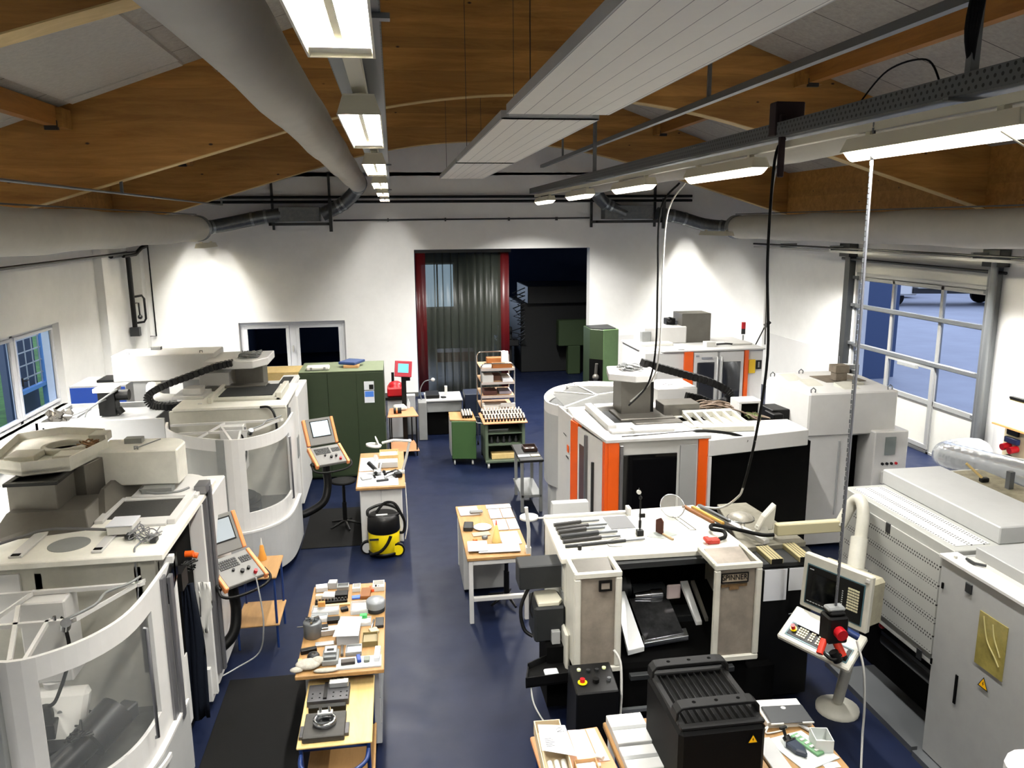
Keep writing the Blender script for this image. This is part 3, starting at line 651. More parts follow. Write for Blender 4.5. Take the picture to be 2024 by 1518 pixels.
m = MB(o); m.box(-2.95, -2.05, 12.5, 12.75, 2.15, 2.22); m.box(-2.6, -2.02, 12.6, 12.8, 2.15, 2.2); m.build('carriage', STEEL, A, .006)
m = MB(o); m.box(-2.55, -2.12, 12.8, 13.25, 2.12, 2.54); m.build('column_cover', STEEL, A, .006)
m = MB(o); m.prism([(-2.95, 12.5), (-2.5, 12.42), (-2.2, 12.42), (-2.02, 12.75), (-2.02, 13.45), (-2.95, 13.45)], 2.5, 2.62); m.build('column_cap', WHITE, A, .01)
m = MB(o); m.box(-3.05, -2.6, 12.6, 13.3, 2.15, 2.42); m.build('side_block', WHITE, A, .008)
m = MB(o); lump(m, -2.3, 12.8, 2.64, 22, .17, R); m.build('cable_loops', MIDG, A)
m = MB(o); m.box(-4.4, -2.86, 12.9, 13.6, 2.27, 2.69); m.build('beam_cover', WHITE, A, .012)
m = MB(o)
for x in (-4.2, -3.1): m.tube([(x, 13.0, 2.69), (x, 13.0, 2.72), (x + .04, 13.0, 2.72), (x + .04, 13.0, 2.69)], .008, 6)
m.box(-3.95, -3.8, 13.4, 13.5, 2.69, 2.74); m.build('lifting_eye', MIDG, A)
m = MB(o); m.box(-4.15, -3.75, 13.0, 13.5, .1, 2.27); m.box(-3.4, -3.0, 13.0, 13.5, 1.9, 2.27); m.build('beam_support', PALE, A)
ch = catmull([(-2.5, 12.45, 2.6), (-2.75, 12.35, 2.56), (-3.1, 12.25, 2.45), (-3.45, 12.2, 2.33), (-3.68, 12.2, 2.2), (-3.68, 12.2, 2.07), (-3.5, 12.15, 2.02), (-3.2, 12.1, 2.04), (-2.95, 12.05, 2.14)], 5)
m = MB(o)
for i in range(len(ch) - 1):
    d = ch[i + 1] - ch[i]; L = d.length; an = math.atan2(d.z, d.x); az = math.atan2(d.y, abs(d.x))
    m.at(*((ch[i] + ch[i + 1]) / 2)); m.T = Matrix.Translation((ch[i] + ch[i + 1]) / 2) @ Matrix.Rotation(-an, 4, 'Y'); m.box(-L * .47, L * .47, -.075, .075, -.045, .045); m.box(-L * .3, L * .3, -.08, .08, -.05, .05)
m.T = Matrix.Identity(4); m.build('cable_chain', BLACK, A, .004)
m = MB(o); m.box(-4.25, -4.02, 11.75, 11.95, 2.0, 2.34); m.cyl((-4.02, 11.85, 2.28), (-3.85, 11.85, 2.28), .08, n=14); m.cyl((-4.0, 11.8, 2.1), (-3.95, 11.8, 2.02), .05, n=10); m.build('drive_motor', BLACK, A, .006)
m = MB(o); m.box(-4.3, -4.0, 11.72, 12.0, 2.34, 2.4); m.build('motor_lid', OFFW, A, .005)
m = MB(o); m.tube(catmull([(-4.6, 11.5, 2.06), (-4.4, 11.55, 2.12), (-4.25, 11.6, 2.2), (-4.1, 11.68, 2.3), (-3.95, 11.7, 2.4)], 5), .014, 6); m.tube(catmull([(-4.35, 11.5, 2.05), (-4.3, 11.5, 2.15), (-4.2, 11.6, 2.22), (-4.12, 11.7, 2.25)], 5), .01, 6); m.build('motor_cable', MIDG, A)
m = MB(o); m.cyl((-3.8, 12.9, 2.0), (-3.8, 12.9, 2.25), .1, n=16); m.tube([(-3.8, 12.8, 2.2), (-3.75, 12.6, 2.1), (-3.6, 12.5, 2.05), (-3.4, 12.5, 2.03)], .1, 14); m.build('exhaust_pipe', OFFW, A)
m = MB(o); m.box(-4.88, -3.22, 11.2, 11.24, 1.5, 2.06); m.box(-4.88, -4.84, 11.2, 12.4, 1.5, 2.06); m.box(-4.88, -3.45, 12.36, 12.4, 1.5, 2.06); m.box(-4.85, -3.45, 11.22, 12.38, 1.96, 1.98); m.box(-4.7, -3.5, 11.4, 12.2, .1, 1.5); m.build('side_trough', PALE, A, .004)
m = MB(o)
for x in (-4.78, -4.6): m.cyl((x, 11.195, 1.98), (x, 11.205, 1.98), .012, n=8)
m.build('screw', BLACKM, A)
m = MB(o); m.box(-3.3, -2.85, 11.95, 12.5, 2.15, 2.2); m.box(-3.15, -2.9, 12.0, 12.3, 2.2, 2.3); m.box(-2.86, -2.8, 11.6, 11.64, 2.0, 2.0 + .16); m.build('fixture_block', WHITE, A, .006)
m = MB(o); m.hexa([(-2.05, 13.1, 2.0), (-1.72, 13.1, 2.0), (-1.72, 14.2, 2.0), (-2.05, 14.2, 2.0), (-2.0, 13.1, 2.06), (-1.74, 13.1, 2.06), (-1.74, 14.2, 2.06), (-2.0, 14.2, 2.06)]); m.build('inspection_hatch', WHITE, A, .006)
MB(o).box(-1.98, -1.8, 13.2, 14.0, 2.06, 2.065).build('hatch_glass', DARKG, A)
m = MB(o); m.tube(catmull([(-1.95, 11.34, 2.13), (-1.82, 11.3, 2.13), (-1.74, 11.25, 2.0), (-1.72, 11.2, 1.7)], 5), .018, 6); m.build('hose', BLACK, A)
# bag of foil on the trough
fo = thing('foil_bundle', 'crumpled shiny foil bundle on the far left machine trough', 'foil', (-4.68, 11.5, 1.98)); m = MB()
for i in range(16):
    a = R.uniform(0, 6.28); r = R.uniform(0, .13); m.at(r * math.cos(a), r * math.sin(a) * .7, .05 + R.uniform(0, .12), R.uniform(0, 3), R.uniform(0, 3)); s = R.uniform(.05, .09)
    m._a([(0, 0, s), (s, 0, 0), (0, s, 0), (-s, 0, 0), (0, -s, 0), (0, 0, -s * .8)], [(0, 1, 2), (0, 2, 3), (0, 3, 4), (0, 4, 1), (5, 2, 1), (5, 3, 2), (5, 4, 3), (5, 1, 4)])
m.build('foil', mat('foil', '#9a9690', .25, .9), fo)
tag(MB((-4.7, 12.05, 1.98)).box(-4.8, -4.55, 11.75, 12.3, 1.98, 2.01).build('paper_sheet', PAPER), 'white sheet lying at the back of the far left machine trough', 'paper')
# ---- near machine
B = thing('milling_machine', 'nearest left milling machine with open-topped curved screen and steel column', 'milling machine', (-2.75, 6.3, 0))
o = B.location; dx, dy = -.36, -5.18; mill_base(B, dx, dy); trunnion(B, dx, dy)
m = MB(o); m.box(-3.9, -1.86, 6.1, 8.0, 2.1, 2.155); m.build('deck', DECK, B, .008)
m = MB(o); m.box(-5.2, -3.5, 6.3, 8.4, .1, 2.05); m.box(-3.9, -1.9, 7.6, 8.6, .1, 2.0); m.build('rear_body', WHITE, B, .012)
m = MB(o)
for x in (-2.85, -2.12, -3.6): m.box(x, x + .05, 6.2, 6.26, 1.1, 2.02)
m.box(-2.98, -1.95, 6.24, 6.262, 2.03, 2.045); m.box(-2.98, -2.97, 6.24, 6.262, 1.2, 2.03); m.build('panel_stiffener', CREAM, B)
m = MB(o); m.cyl((-2.62, 6.26, 1.93), (-2.62, 6.235, 1.93), .017, n=12); m.cyl((-3.05, 6.3, 1.9), (-3.05, 6.2, 1.9), .03, n=12); m.cyl((-3.05, 6.3, 1.8), (-3.05, 6.2, 1.8), .03, n=12); m.build('panel_hole', BLACKM, B)
m = MB(o); m.box(-3.15, -2.95, 6.18, 6.24, 1.62, 2.03); m.build('bracket_plate', WHITE, B, .004)
m = MB(o); m.cyl((-2.66, 6.42, 2.156), (-2.66, 6.42, 2.16), .155, n=32); m.build('round_opening', MIDG, B)
m = MB(o); m.box(-3.02, -2.92, 6.2, 6.7, 2.155, 2.175); m.box(-2.42, -2.34, 6.2, 6.75, 2.155, 2.175); m.box(-2.4, -2.0, 6.72, 6.9, 2.155, 2.18); m.build('cover_strip', WHITE, B, .004)
m = MB(o); m.box(-3.0, -2.94, 6.2, 6.24, 2.175, 2.18); m.box(-2.41, -2.35, 6.22, 6.26, 2.175, 2.18); m.build('strip_slot', BLACKM, B)
m = MB(o); m.box(-2.55, -2.0, 6.95, 7.4, 2.156, 2.162); m.build('mesh_opening', mat('dark_mesh', '#2c2c2b', .7, noise=.3, scale=60), B)
m = MB(o); m.box(-2.62, -2.55, 6.85, 7.45, 2.155, 2.185); m.box(-2.0, -1.93, 6.75, 7.5, 2.155, 2.2); m.box(-2.6, -1.95, 7.4, 7.5, 2.155, 2.175); m.build('opening_edge', WHITE, B, .004)
m = MB(o); m.prism([(-3.1, 7.38), (-2.85, 7.38), (-2.74, 7.8), (-2.74, 8.1), (-3.1, 8.1)], 2.15, 2.53); m.build('column_cover', STEEL, B, .004)
m = MB(o); m.box(-3.32, -2.93, 6.95, 7.35, 1.99, 2.5); m.build('rear_box_cover', STEEL, B, .006)
m = MB(o); m.frame(-3.34, -2.91, 6.93, 7.37, 2.5, 2.53, .05, 'z'); m.box(-3.3, -2.95, 6.97, 7.3, 2.5, 2.505); m.build('box_rubber_top', BLACK, B, .003)
m = MB(o); m.hexa([(-3.34, 6.55, 2.155), (-2.62, 6.72, 2.155), (-2.62, 7.38, 2.155), (-3.34, 7.2, 2.155), (-3.3, 6.85, 2.3), (-2.72, 6.95, 2.26), (-2.72, 7.38, 2.26), (-3.3, 7.2, 2.3)]); m.build('sloping_apron', STEEL, B, .006)
m = MB(o); m.hexa([(-2.72, 7.0, 2.155), (-2.56, 6.95, 2.155), (-2.52, 7.9, 2.155), (-2.74, 7.9, 2.155), (-2.73, 7.38, 2.3), (-2.7, 7.38, 2.3), (-2.68, 7.85, 2.3), (-2.73, 7.85, 2.3)]); m.build('guide_wedge', STEEL, B)
m = MB(o)
pts = [(-3.6, 7.3), (-3.26, 7.12), (-2.9, 7.22), (-2.78, 7.82), (-2.95, 8.25), (-3.4, 8.4), (-3.75, 8.2)]
m.prism(pts, 2.53, 2.59); m.build('column_cap', DECK, B, .01)
m = MB(o)
for i in range(len(pts)):
    a, b = pts[i], pts[(i + 1) % len(pts)]
    m.sheet([a, b], 2.55, 2.66, .015)
m.build('cap_rim', DECK, B)
m = MB(o); m.lathe([(.2, 0), (.21, .05), (.16, .06), (.16, .0)], (-3.13, 7.75, 2.59), 28); m.box(-3.5, -3.25, 7.35, 7.6, 2.59, 2.65); m.box(-3.1, -2.88, 7.35, 7.55, 2.59, 2.64); m.box(-3.0, -2.85, 7.95, 8.15, 2.59, 2.67); m.build('spindle_motor_mount', CREAM, B, .006)
m = MB(o); lump(m, -2.94, 7.75, 2.6, 10, .09, R); m.build('cable_loops', mat('brown_cable', '#8a6a4a', .6), B)
m = MB(o); m.prism([(-2.86, 7.65), (-2.1, 7.6)] + [(x, y) for x, y in arc(-2.32, 7.85, .23, -10, 80, 6)] + [(-2.86, 8.1)], 2.24, 2.58); m.build('rounded_cover', DECK, B, .012)
m = MB(o); m.box(-2.66, -2.5, 7.9, 8.0, 2.58, 2.63); m.tube([(-2.5, 7.68, 2.58), (-2.5, 7.68, 2.61), (-2.47, 7.68, 2.61), (-2.47, 7.68, 2.58)], .007, 6); m.tube([(-2.5, 7.68, 2.59), (-2.35, 8.0, 2.59)], .006, 6); m.build('cover_fitting', MIDG, B)
m = MB(o); m.prism([(-2.5, 7.45), (-1.9, 7.4)] + [(x, y) for x, y in arc(-2.25, 7.75, .36, -10, 90, 8)] + [(-2.5, 8.2)], 2.155, 2.19); m.build('rear_cover_plate', WHITE, B, .005)
m = MB(o); m.box(-2.42, -2.15, 7.5, 7.62, 2.19, 2.24); m.tube(catmull([(-2.45, 7.55, 2.22), (-2.3, 7.48, 2.2), (-2.1, 7.5, 2.2), (-2.02, 7.6, 2.2)], 5), .012, 6); m.build('rear_fitting', MIDG, B)
# tall door guide on the aisle side
m = MB(o); m.box(-1.93, -1.86, 7.55, 7.63, .25, 2.2); m.box(-1.86, -1.83, 7.62, 7.68, .25, 2.2); m.box(-1.95, -1.84, 7.5, 7.7, 2.16, 2.24); m.build('door_guide', RAILM, B, .004)
m = MB(o); m.box(-1.97, -1.92, 7.5, 7.58, .25, 2.12); m.box(-1.96, -1.9, 7.3, 7.52, .1, .45); m.build('guide_cover', WHITE, B, .004)
m = MB(o); m.box(-1.925, -1.86, 6.02, 6.12, .7, 1.98); m.box(-1.86, -1.83, 6.12, 6.2, .7, 1.95); m.build('door_guide', RAILM, B, .004)
m = MB(o); m.box(-1.96, -1.85, 6.3, 6.36, .15, 2.05); m.box(-1.98, -1.86, 7.35, 7.4, .15, 2.1); m.build('side_frame', WHITE, B, .004)
m = MB(o); m.box(-1.995, -1.985, 6.36, 7.35, .15, 2.08); m.build('side_shade', BLACKM, B)  # black sheet over the body, painted darkness of the side recess
m = MB(o); m.prism([(6.12, 1.72), (6.12, 1.9), (6.42, 2.05), (6.42, 1.85)], -1.9, -1.85, 'x'); m.build('side_display', DGLASS, B, .004)
m = MB(o); lump(m, -1.93, 7.0, 1.62, 10, .08, R); m.box(-1.96, -1.88, 6.6, 6.78, 1.6, 1.76); m.build('cable_loops', BLACK, B)
m = MB(o); m.cyl((-1.94, 6.98, 1.78), (-1.87, 6.98, 1.78), .03, n=10); m.cyl((-1.94, 7.12, 1.72), (-1.87, 7.12, 1.7), .028, n=10); m.build('orange_grips', ORANGE, B)
m = MB(o); m.box(-1.95, -1.94, 6.3, 6.75, .3, .95); m.build('lower_side_panel', WHITE, B)
m = MB(o); L = arc(-2.6, 5.75, .78, -40, -3, 8); 
m.sheet([(x, y) for x, y in L], .66, .7, .02); m.build('step_rail', WHITE, B)
# perforated skirt left of the screen, seen at the picture's lower left corner
PSK = perforated('perforated_skirt', '#c3c4c2', '#22211f', .022, .02, .007, axes=('X', 'Z'))
m = MB(o); m.box(-3.6, -2.62, 4.86, 4.9, .2, 1.97); m.build('perforated_panel', PSK, B)
m = MB(o); m.box(-2.64, -2.54, 4.84, 4.92, .2, 1.99); m.build('corner_post', MIDG, B, .004)
# white junction box with trailing cords on the deck
t = thing('junction_box', 'white junction box with grey cords on the near left machine deck', 'junction box', (-2.3, 6.62, 2.18))
m = MB(t.location); m.box(-2.4, -2.2, 6.5, 6.72, 2.18, 2.25); m.build('box', OFFW, t, .006); m = MB(t.location); m.box(-2.405, -2.195, 6.495, 6.725, 2.25, 2.262); m.build('lid', PAPER, t, .004)
m = MB(t.location)
for i in range(9):
    a = [(-2.2, 6.55 + i * .02, 2.21)]
    for j in range(4): a.append((-2.17 + .06 * j + R.uniform(-.03, .03), 6.5 + R.uniform(-.13, .13) - (.03 * j), 2.172 + R.uniform(0, .05)))
    m.tube(catmull(a, 5), .005, 5)
m.tube(catmull([(-2.05, 6.5, 2.18), (-2.1, 6.3, 2.17), (-2.09, 6.17, 2.15), (-2.08, 6.14, 1.9), (-2.09, 6.12, 1.75)], 5), .007, 6); m.build('cord', mat('grey_cord', '#77777a', .6), t)
m = MB(t.location); m.tube(catmull([(-2.4, 6.58, 2.2), (-2.55, 6.62, 2.2), (-2.9, 6.65, 2.21), (-3.1, 6.5, 2.2), (-3.4, 6.25, 2.18), (-3.8, 6.15, 2.17)], 6), .013, 6); m.build('supply_cable', mat('grey_supply_cable', '#5a5a5c', .6), t)
m = MB(t.location); m.box(-2.24, -2.17, 6.42, 6.5, 2.165, 2.2); m.box(-2.02, -1.97, 6.32, 6.4, 2.16, 2.19); m.build('plug', DARKG, t, .004)
# dark work jacket and white cloth hanging on the side of the near machine
def cloth(name, pts, m_, label, cat, thick=.03):
    """pts: rows of (x, y, z) top to bottom"""
    mb = MB(pts[0][0]); n = len(pts[0]); vs = []; fs = []
    for r in pts:
        for p in r: vs.append(p)
    k = len(vs)
    vs += [(p[0] - thick, p[1], p[2]) for p in vs[:k]]
    for i in range(len(pts) - 1):
        for j in range(n - 1):
            a = i * n + j; fs.append((a, a + 1, a + n + 1, a + n)); fs.append((k + a, k + a + n, k + a + n + 1, k + a + 1))
    for j in range(n - 1): fs.append((j, k + j, k + j + 1, j + 1)); b = (len(pts) - 1) * n + j; fs.append((b, b + 1, k + b + 1, k + b))
    for i in range(len(pts) - 1): a = i * n; fs.append((a, a + n, k + a + n, k + a)); a += n - 1; fs.append((a, k + a, k + a + n, a + n))
    mb._a(vs, fs, True); o = mb.build(name, m_, None, 0, True); return tag(o, label, cat)
rows = []
for i in range(10):
    z = 1.5 - i * .145; w = .1 + .03 * i if i < 5 else .23
    rows.append([(-1.93 - w * .55 + w * j / 9, 6.93 + .03 * math.sin(j * 1.5 + i * .3) - .005 * i, z - .02 * math.sin(j * .6)) for j in range(10)])
cloth('work_jacket', rows, mat('dark_jacket_fabric', '#0f131c', .95, spec=.1), 'dark work jacket hanging from the open side of the near left machine', 'jacket')
rows = []
for i in range(7):
    z = 1.42 - i * .085; rows.append([(-1.9 + .015 * j * (1.2 if i < 4 else .8 - .12 * (i - 4)), 7.16 + .01 * math.sin(j + i), z) for j in range(7)])
cloth('cleaning_cloth', rows, OFFW, 'white cloth hanging beside the dark jacket on the near left machine', 'cloth', .006)
# ================================================================ operator consoles on the left
def console(loc, rz, label, lit, tilt=.95):
    """two-part folding console: screen above, sloping keyboard below, on a curved arm"""
    t = thing('control_console', label, 'control console', loc, rz); z = 0.
    KG = mat('console_grey', '#6c6b68', .45); SCR = mat('lit_console_screen', '#9fb8c6', .2, emit='#bcd8ea', es=.5) if lit else mat('dull_console_screen', '#9aa3aa', .15, spec=.7)
    # screen half
    T = Matrix.Translation((0, .14, 1.38)) @ Matrix.Rotation(math.radians(-28), 4, 'X')
    m = MB(); m.T = T; m.box(-.2, .2, 0, .05, 0, .42); s = m.build('screen_housing', KG, t, .008)
    m = MB(); m.T = T
    m.box(-.245, -.2, -.01, .06, 0, .42); m.box(.2, .245, -.01, .06, 0, .42); m.build('side_cheek', ORANGEP, s, .008)
    m = MB(); m.T = T; m.box(-.14, .16, -.006, .004, .12, .38); m.build('bezel', BLACK, s)
    m = MB(); m.T = T; m.box(-.125, .145, -.009, -.003, .135, .365); m.build('screen', SCR, s)
    # keyboard half
    T = Matrix.Translation((0, .13, 1.36)) @ Matrix.Rotation(math.radians(28), 4, 'X')
    m = MB(); m.T = T; m.box(-.22, .22, -.4, 0, -.05, 0); k = m.build('keyboard_housing', KG, t, .008)
    m = MB(); m.T = T; m.box(-.265, -.22, -.42, 0, -.06, .012); m.box(.22, .265, -.42, 0, -.06, .012); m.build('side_cheek', ORANGEP, k, .008)
    m = MB(); m.T = T
    for i in range(9):
        for j in range(4): m.box(-.18 + i * .026, -.16 + i * .026, -.08 - j * .032, -.056 - j * .032, 0, .008)
    for i in range(5):
        for j in range(3): m.box(.08 + i * .026, .1 + i * .026, -.1 - j * .03, -.078 - j * .03, 0, .008)
    m.build('keys', DARKG, k)
    m = MB(); m.T = T; m.cyl((.02, -.27, 0), (.02, -.27, .03), .022, n=12); m.cyl((.1, -.26, 0), (.1, -.26, .03), .018, n=12); m.cyl((-.06, -.22, 0), (-.06, -.22, .025), .015, n=12); m.build('dials', BLACK, k)
    m = MB(); m.T = T; m.cyl((.14, -.34, 0), (.14, -.34, .04), .02, n=12); m.build('emergency_button', RED, k)
    m = MB(); m.T = T; m.tube(catmull([(-.28, -.3, -.03), (-.3, -.42, -.07), (-.15, -.47, -.1), (.15, -.47, -.1), (.3, -.42, -.07), (.28, -.3, -.03)], 5), .016, 8); m.cyl((-.29, -.36, -.05), (-.29, -.3, -.05), .03, n=10); m.build('handle_bar', BLACK, k)
    m = MB(); m.tube(catmull([(0, .05, 1.2), (0, .08, 1.0), (0, .05, .75), (-.1, .0, .52), (-.35, .05, .38), (-.55, .1, .36)], 6), .06, 12); m.box(-.1, .1, -.08, .1, 1.16, 1.22); m.build('arm', BLACK, t)
    return t
console((-1.1, 11.8, 0), math.radians(26), 'orange edged control console with a lit screen in front of the green cupboard', True)
console((-1.72, 7.88, 0), math.radians(42), 'orange edged control console beside the near left machine, its screen dull', False).scale = (.93, .93, .98)
tag(MB((-1.7, 7.9, 0)).tube(catmull([(-1.47, 7.62, 1.22), (-1.45, 7.68, .9), (-1.46, 7.75, .6), (-1.55, 7.9, .25), (-1.78, 7.9, .1), (-1.95, 7.8, .06)], 6), .008, 6).build('cable', GREYW), 'thin grey cable hanging from the near left console down to the floor', 'cable')
# wooden-topped cart between the two machines
t = thing('work_cart', 'small cart with two bare wooden shelves behind the near left console', 'cart', (-1.64, 8.6, 0))
m = MB(t.location); m.box(-1.88, -1.4, 8.35, 8.95, .86, .885); m.build('shelf', BEECH, t, .008); MB(t.location).box(-1.88, -1.4, 8.35, 8.95, .3, .325).build('shelf', BEECH, t, .008)
for x, y in ((-1.85, 8.38), (-1.43, 8.38), (-1.85, 8.92), (-1.43, 8.92)): MB(t.location).tube([(x, y, .03), (x, y, .86)], .014, 8).build('leg', BLUE, t)
t = thing('glue_bottle', 'amber topped squeeze bottle standing on the cart behind the near console', 'bottle', (-1.62, 8.85, .887))
m = MB(); m.lathe([(.05, 0), (.05, .02), (.03, .1), (.02, .17), (.012, .18)]); m.build('body', mat('amber_plastic', '#c98a3a', .4), t); m = MB(); m.lathe([(.013, .18), (.004, .26)]); m.build('nozzle', OFFW, t)
# stool on the rubber mat
def stool(x, y, label, h=.76, rz=0.):
    t = thing('work_stool', label, 'stool', (x, y, .012), rz); m = MB(); m.lathe([(.1, h - .05), (.19, h - .03), (.2, h - .01), (.17, h)], n=24); m.build('seat', RUBBER, t)
    m = MB(); m.cyl((0, 0, .08), (0, 0, h - .05), .025, n=12); m.cyl((0, 0, .1), (0, 0, .4), .035, n=12); m.build('column', BLACK, t)
    for i in range(5):
        a = 2 * pi * i / 5; MB().tube([(0, 0, .1), (.26 * math.cos(a), .26 * math.sin(a), .03)], [.024, .015], 8).build('foot', BLACK, t)
    return t
stool(-.9, 12.0, 'black round stool on the dark mat by the lit console')
tag(MB((-1.0, 12.1, 0)).box(-1.5, -.52, 11.2, 12.85, 0, .012).build('rubber_mat', RUBBER, None, .004), 'dark rubber mat under the stool at the second left machine', 'mat')
tag(MB((-1.6, 7, 0)).box(-1.85, -.98, 4.2, 7.82, 0, .012).build('rubber_mat', mat('dark_grey_mat', '#0c0c0c', .85, spec=.2), None, .004), 'large dark mat along the aisle side of the near left machine', 'mat')
# ================================================================ GARAGE DOOR AND WHAT IS OUTSIDE
GFR = mat('door_frame_aluminium', '#9a9b99', .4, .4)
t = tag(thing('door_1', None, None, (XR, 12.75, 0)), kind='structure')
x0, x1 = XR + .02, XR + .09; o = t.location
m = MB(o)
for z in (0, 1.0, 1.78, 2.68, 3.32): m.box(x0, x1, 12.75, 16.98, z, z + (.1 if z else .05))
for y in (12.75, 14.0, 15.55, 16.9): m.box(x0, x1, y, y + .08, 0, 3.4)
m.build('door_frame', GFR, t, .004)
m = MB(o); m.box(x0 - .05, x0, 12.75, 16.98, 1.8, 1.88); m.box(x0 - .05, x0, 12.75, 16.98, 2.7, 2.78); m.build('stiffener', SILVER, t, .004)
for z0, z1 in ((.05, 1.0),):
    for a, b in ((12.83, 14.0), (14.08, 15.55), (15.63, 16.9)): MB(o).box(x0 + .02, x0 + .05, a, b, z0, z1).build('solid_panel', mat('door_panel_white', '#b5b5ae', .5, noise=.03), t)
for z0, z1 in ((1.1, 1.78), (1.88, 2.68), (2.78, 3.32)):
    for a, b in ((12.83, 14.0), (14.08, 15.55), (15.63, 16.9)): MB(o).box(x0 + .03, x0 + .035, a, b, z0, z1).build('pane', PANE, t)
m = MB(o); m.box(x0, x1, 12.75, 16.98, 3.4, 3.52); m.build('top_seal', PALE, t); MB(o).box(x0 - .03, x1, 12.75, 16.98, 3.5, 3.98).build('upper_panel', mat('door_panel_white', '#b5b5ae', .5), t)
m = MB(o); m.frame(14.02, 15.6, .1, 1.82, x0 - .04, x0, .09, 'x'); m.build('wicket_frame', GFR, t, .003)
m = MB(o); m.box(x0 - .1, x0 - .02, 14.5, 15.1, 1.68, 1.76); m.build('door_closer', MIDG, t, .004)
m = MB(o)
for z in (.5, 1.04, 1.83, 2.72, 3.35):
    m.box(x0 - .08, x0, 12.68, 12.86, z, z + .07); m.box(x0 - .08, x0, 16.88, 17.02, z, z + .07)
m.build('roller_bracket', SILVER, t, .003)
t = tag(thing('trim_4', None, None, (XR, 12.6, 0)), kind='structure')
m = MB(t.location); m.box(XR - .16, XR, 12.5, 12.68, 0, 3.95); m.build('guide_rail', SILVER, t, .006); m = MB(t.location); m.box(XR - .16, XR, 17.02, 17.22, 0, 3.95); m.build('guide_rail', DARKG, t, .006)
m = MB(t.location); m.cyl((XR - .22, 12.45, 0), (XR - .22, 12.45, 4.0), .06, n=12); m.build('drain_pipe', SILVER, t)
m = MB(t.location); m.cyl((XR - .12, 12.3, 3.75), (XR - .12, 17.4, 3.8), .03, n=10)
for y in (12.5, 17.1): m.box(XR - .24, XR - .02, y - .15, y + .25, 3.85, 4.15)
m.build('spring_shaft', DARKG, t)
# yard: blue wall, parked trailer, white tank cages
struct('wall_yard', MB().box(15, 15.3, 22.2, 33, -.12, 5).box(12.5, 15, 22.0, 22.3, -.12, 5), mat('blue_render', '#3a4a68', .8))
struct('wall_yard_far', MB().box(44, 44.3, 10, 60, -.12, 6).box(15.3, 44, 58, 58.3, -.12, 6), mat('far_building_grey', '#5a5f74', .8))
TRK = Matrix.Translation((31.5, 41.5, 0)) @ Matrix.Rotation(math.radians(75), 4, 'Z') @ Matrix.Translation((-37, -34, 0))
def MBT(o, T):
    m = MB(o); m.T = T; return m
t = thing('flatbed_trailer', 'white flatbed truck parked across the yard', 'truck', (31.5, 42, -.12)); o = t.location
m = MB(o); m.T = TRK; m.box(35.8, 38.4, 29, 36, .9, 1.15); m.build('bed', OFFW, t, .03); m = MB(o); m.T = TRK; m.box(35.8, 38.4, 36.3, 38.6, .5, 2.5); m.build('cab', OFFW, t, .1)
for y in (30.2, 31.6, 37.2):
    for x in (35.9, 38.2): MBT(o, TRK).cyl((x, y, .38), (x + .25, y, .38), .5, n=20).build('wheel', RUBBER, t)
m = MBT(o, TRK); m.box(36, 38.2, 29, 36.2, .6, .9); m.build('chassis', DARKG, t)
for i, (y, lab) in enumerate(((47.6, 'left'), (46.1, 'right'))):
    t = thing('tank_container', 'white caged liquid tank in the yard, %s one of two' % lab, 'tank', (32, y, -.12)); o = t.location
    MB(o).box(31.5, 32.6, y - .55, y + .55, .05, 2.1).build('tank', OFFW, t, .08); m = MB(o)
    for k in range(6): m.tube([(31.45, y - .6 + k * .24, 0), (31.45, y - .6 + k * .24, 2.2)], .02, 6); m.tube([(31.45, y - .6, .2 + k * .38), (31.45, y + .6, .2 + k * .38)], .02, 6)
    m.build('cage', SILVER, t)
one('parked_car', MB((33, 35, -.12)).prism([(33.4, -.1), (37.8, -.1), (37.8, .9), (37.2, 1.05), (36.5, 1.6), (34.8, 1.6), (34.0, 1.05), (33.4, .95)], 32.2, 33.8, 'x'), mat('dark_car_paint', '#2b2c3a', .25), 'dark car parked beside the flatbed truck in the yard', 'car', bev=.08)
# ================================================================ RIGHT MILLING MACHINE (orange stripes, cable chain)
ORS = mat('orange_stripe', '#e2590c', .35)
t = C1 = thing('milling_machine', 'white milling machine with orange edge stripes and arching black cable chain', 'milling machine', (3.1, 10.3, 0)); o = t.location
m = MB(o); m.prism([(2.56, 9.22), (3.86, 9.22), (3.86, 12.6), (2.9, 12.6), (2.45, 11.3)], .1, 1.97); m.build('body', WHITE, t, .01)
m = MB(o); m.prism([(2.52, 9.18), (3.9, 9.18), (3.9, 11.0), (2.44, 11.0), (2.4, 10.4)], 1.97, 2.02); m.build('top_plate', WHITE, t, .008)
m = MB(o); m.box(2.56, 2.7, 9.19, 9.22, .12, 1.97); m.box(2.52, 2.56, 9.2, 9.32, .12, 1.97); m.build('orange_stripe', ORS, t)
MB(o).box(3.74, 3.87, 9.19, 9.22, .12, 1.97).build('orange_stripe', ORS, t); MB(o).hexa([(2.36, 10.45, .12), (2.4, 10.2, .12), (2.46, 10.2, .12), (2.42, 10.45, .12), (2.36, 10.45, 1.97), (2.4, 10.2, 1.97), (2.46, 10.2, 1.97), (2.42, 10.45, 1.97)]).build('orange_stripe', ORS, t)
m = MB(o); m.box(2.76, 3.46, 9.195, 9.215, .95, 1.8); m.build('door_window', DGLASS, t, .004)
m = MB(o); m.box(2.71, 2.75, 9.17, 9.2, .3, 1.93); m.build('door_handle', RAILM, t, .004)
m = MB(o); m.box(3.5, 3.72, 9.2, 9.215, .2, 1.9); m.build('door_panel', PALE, t, .004)
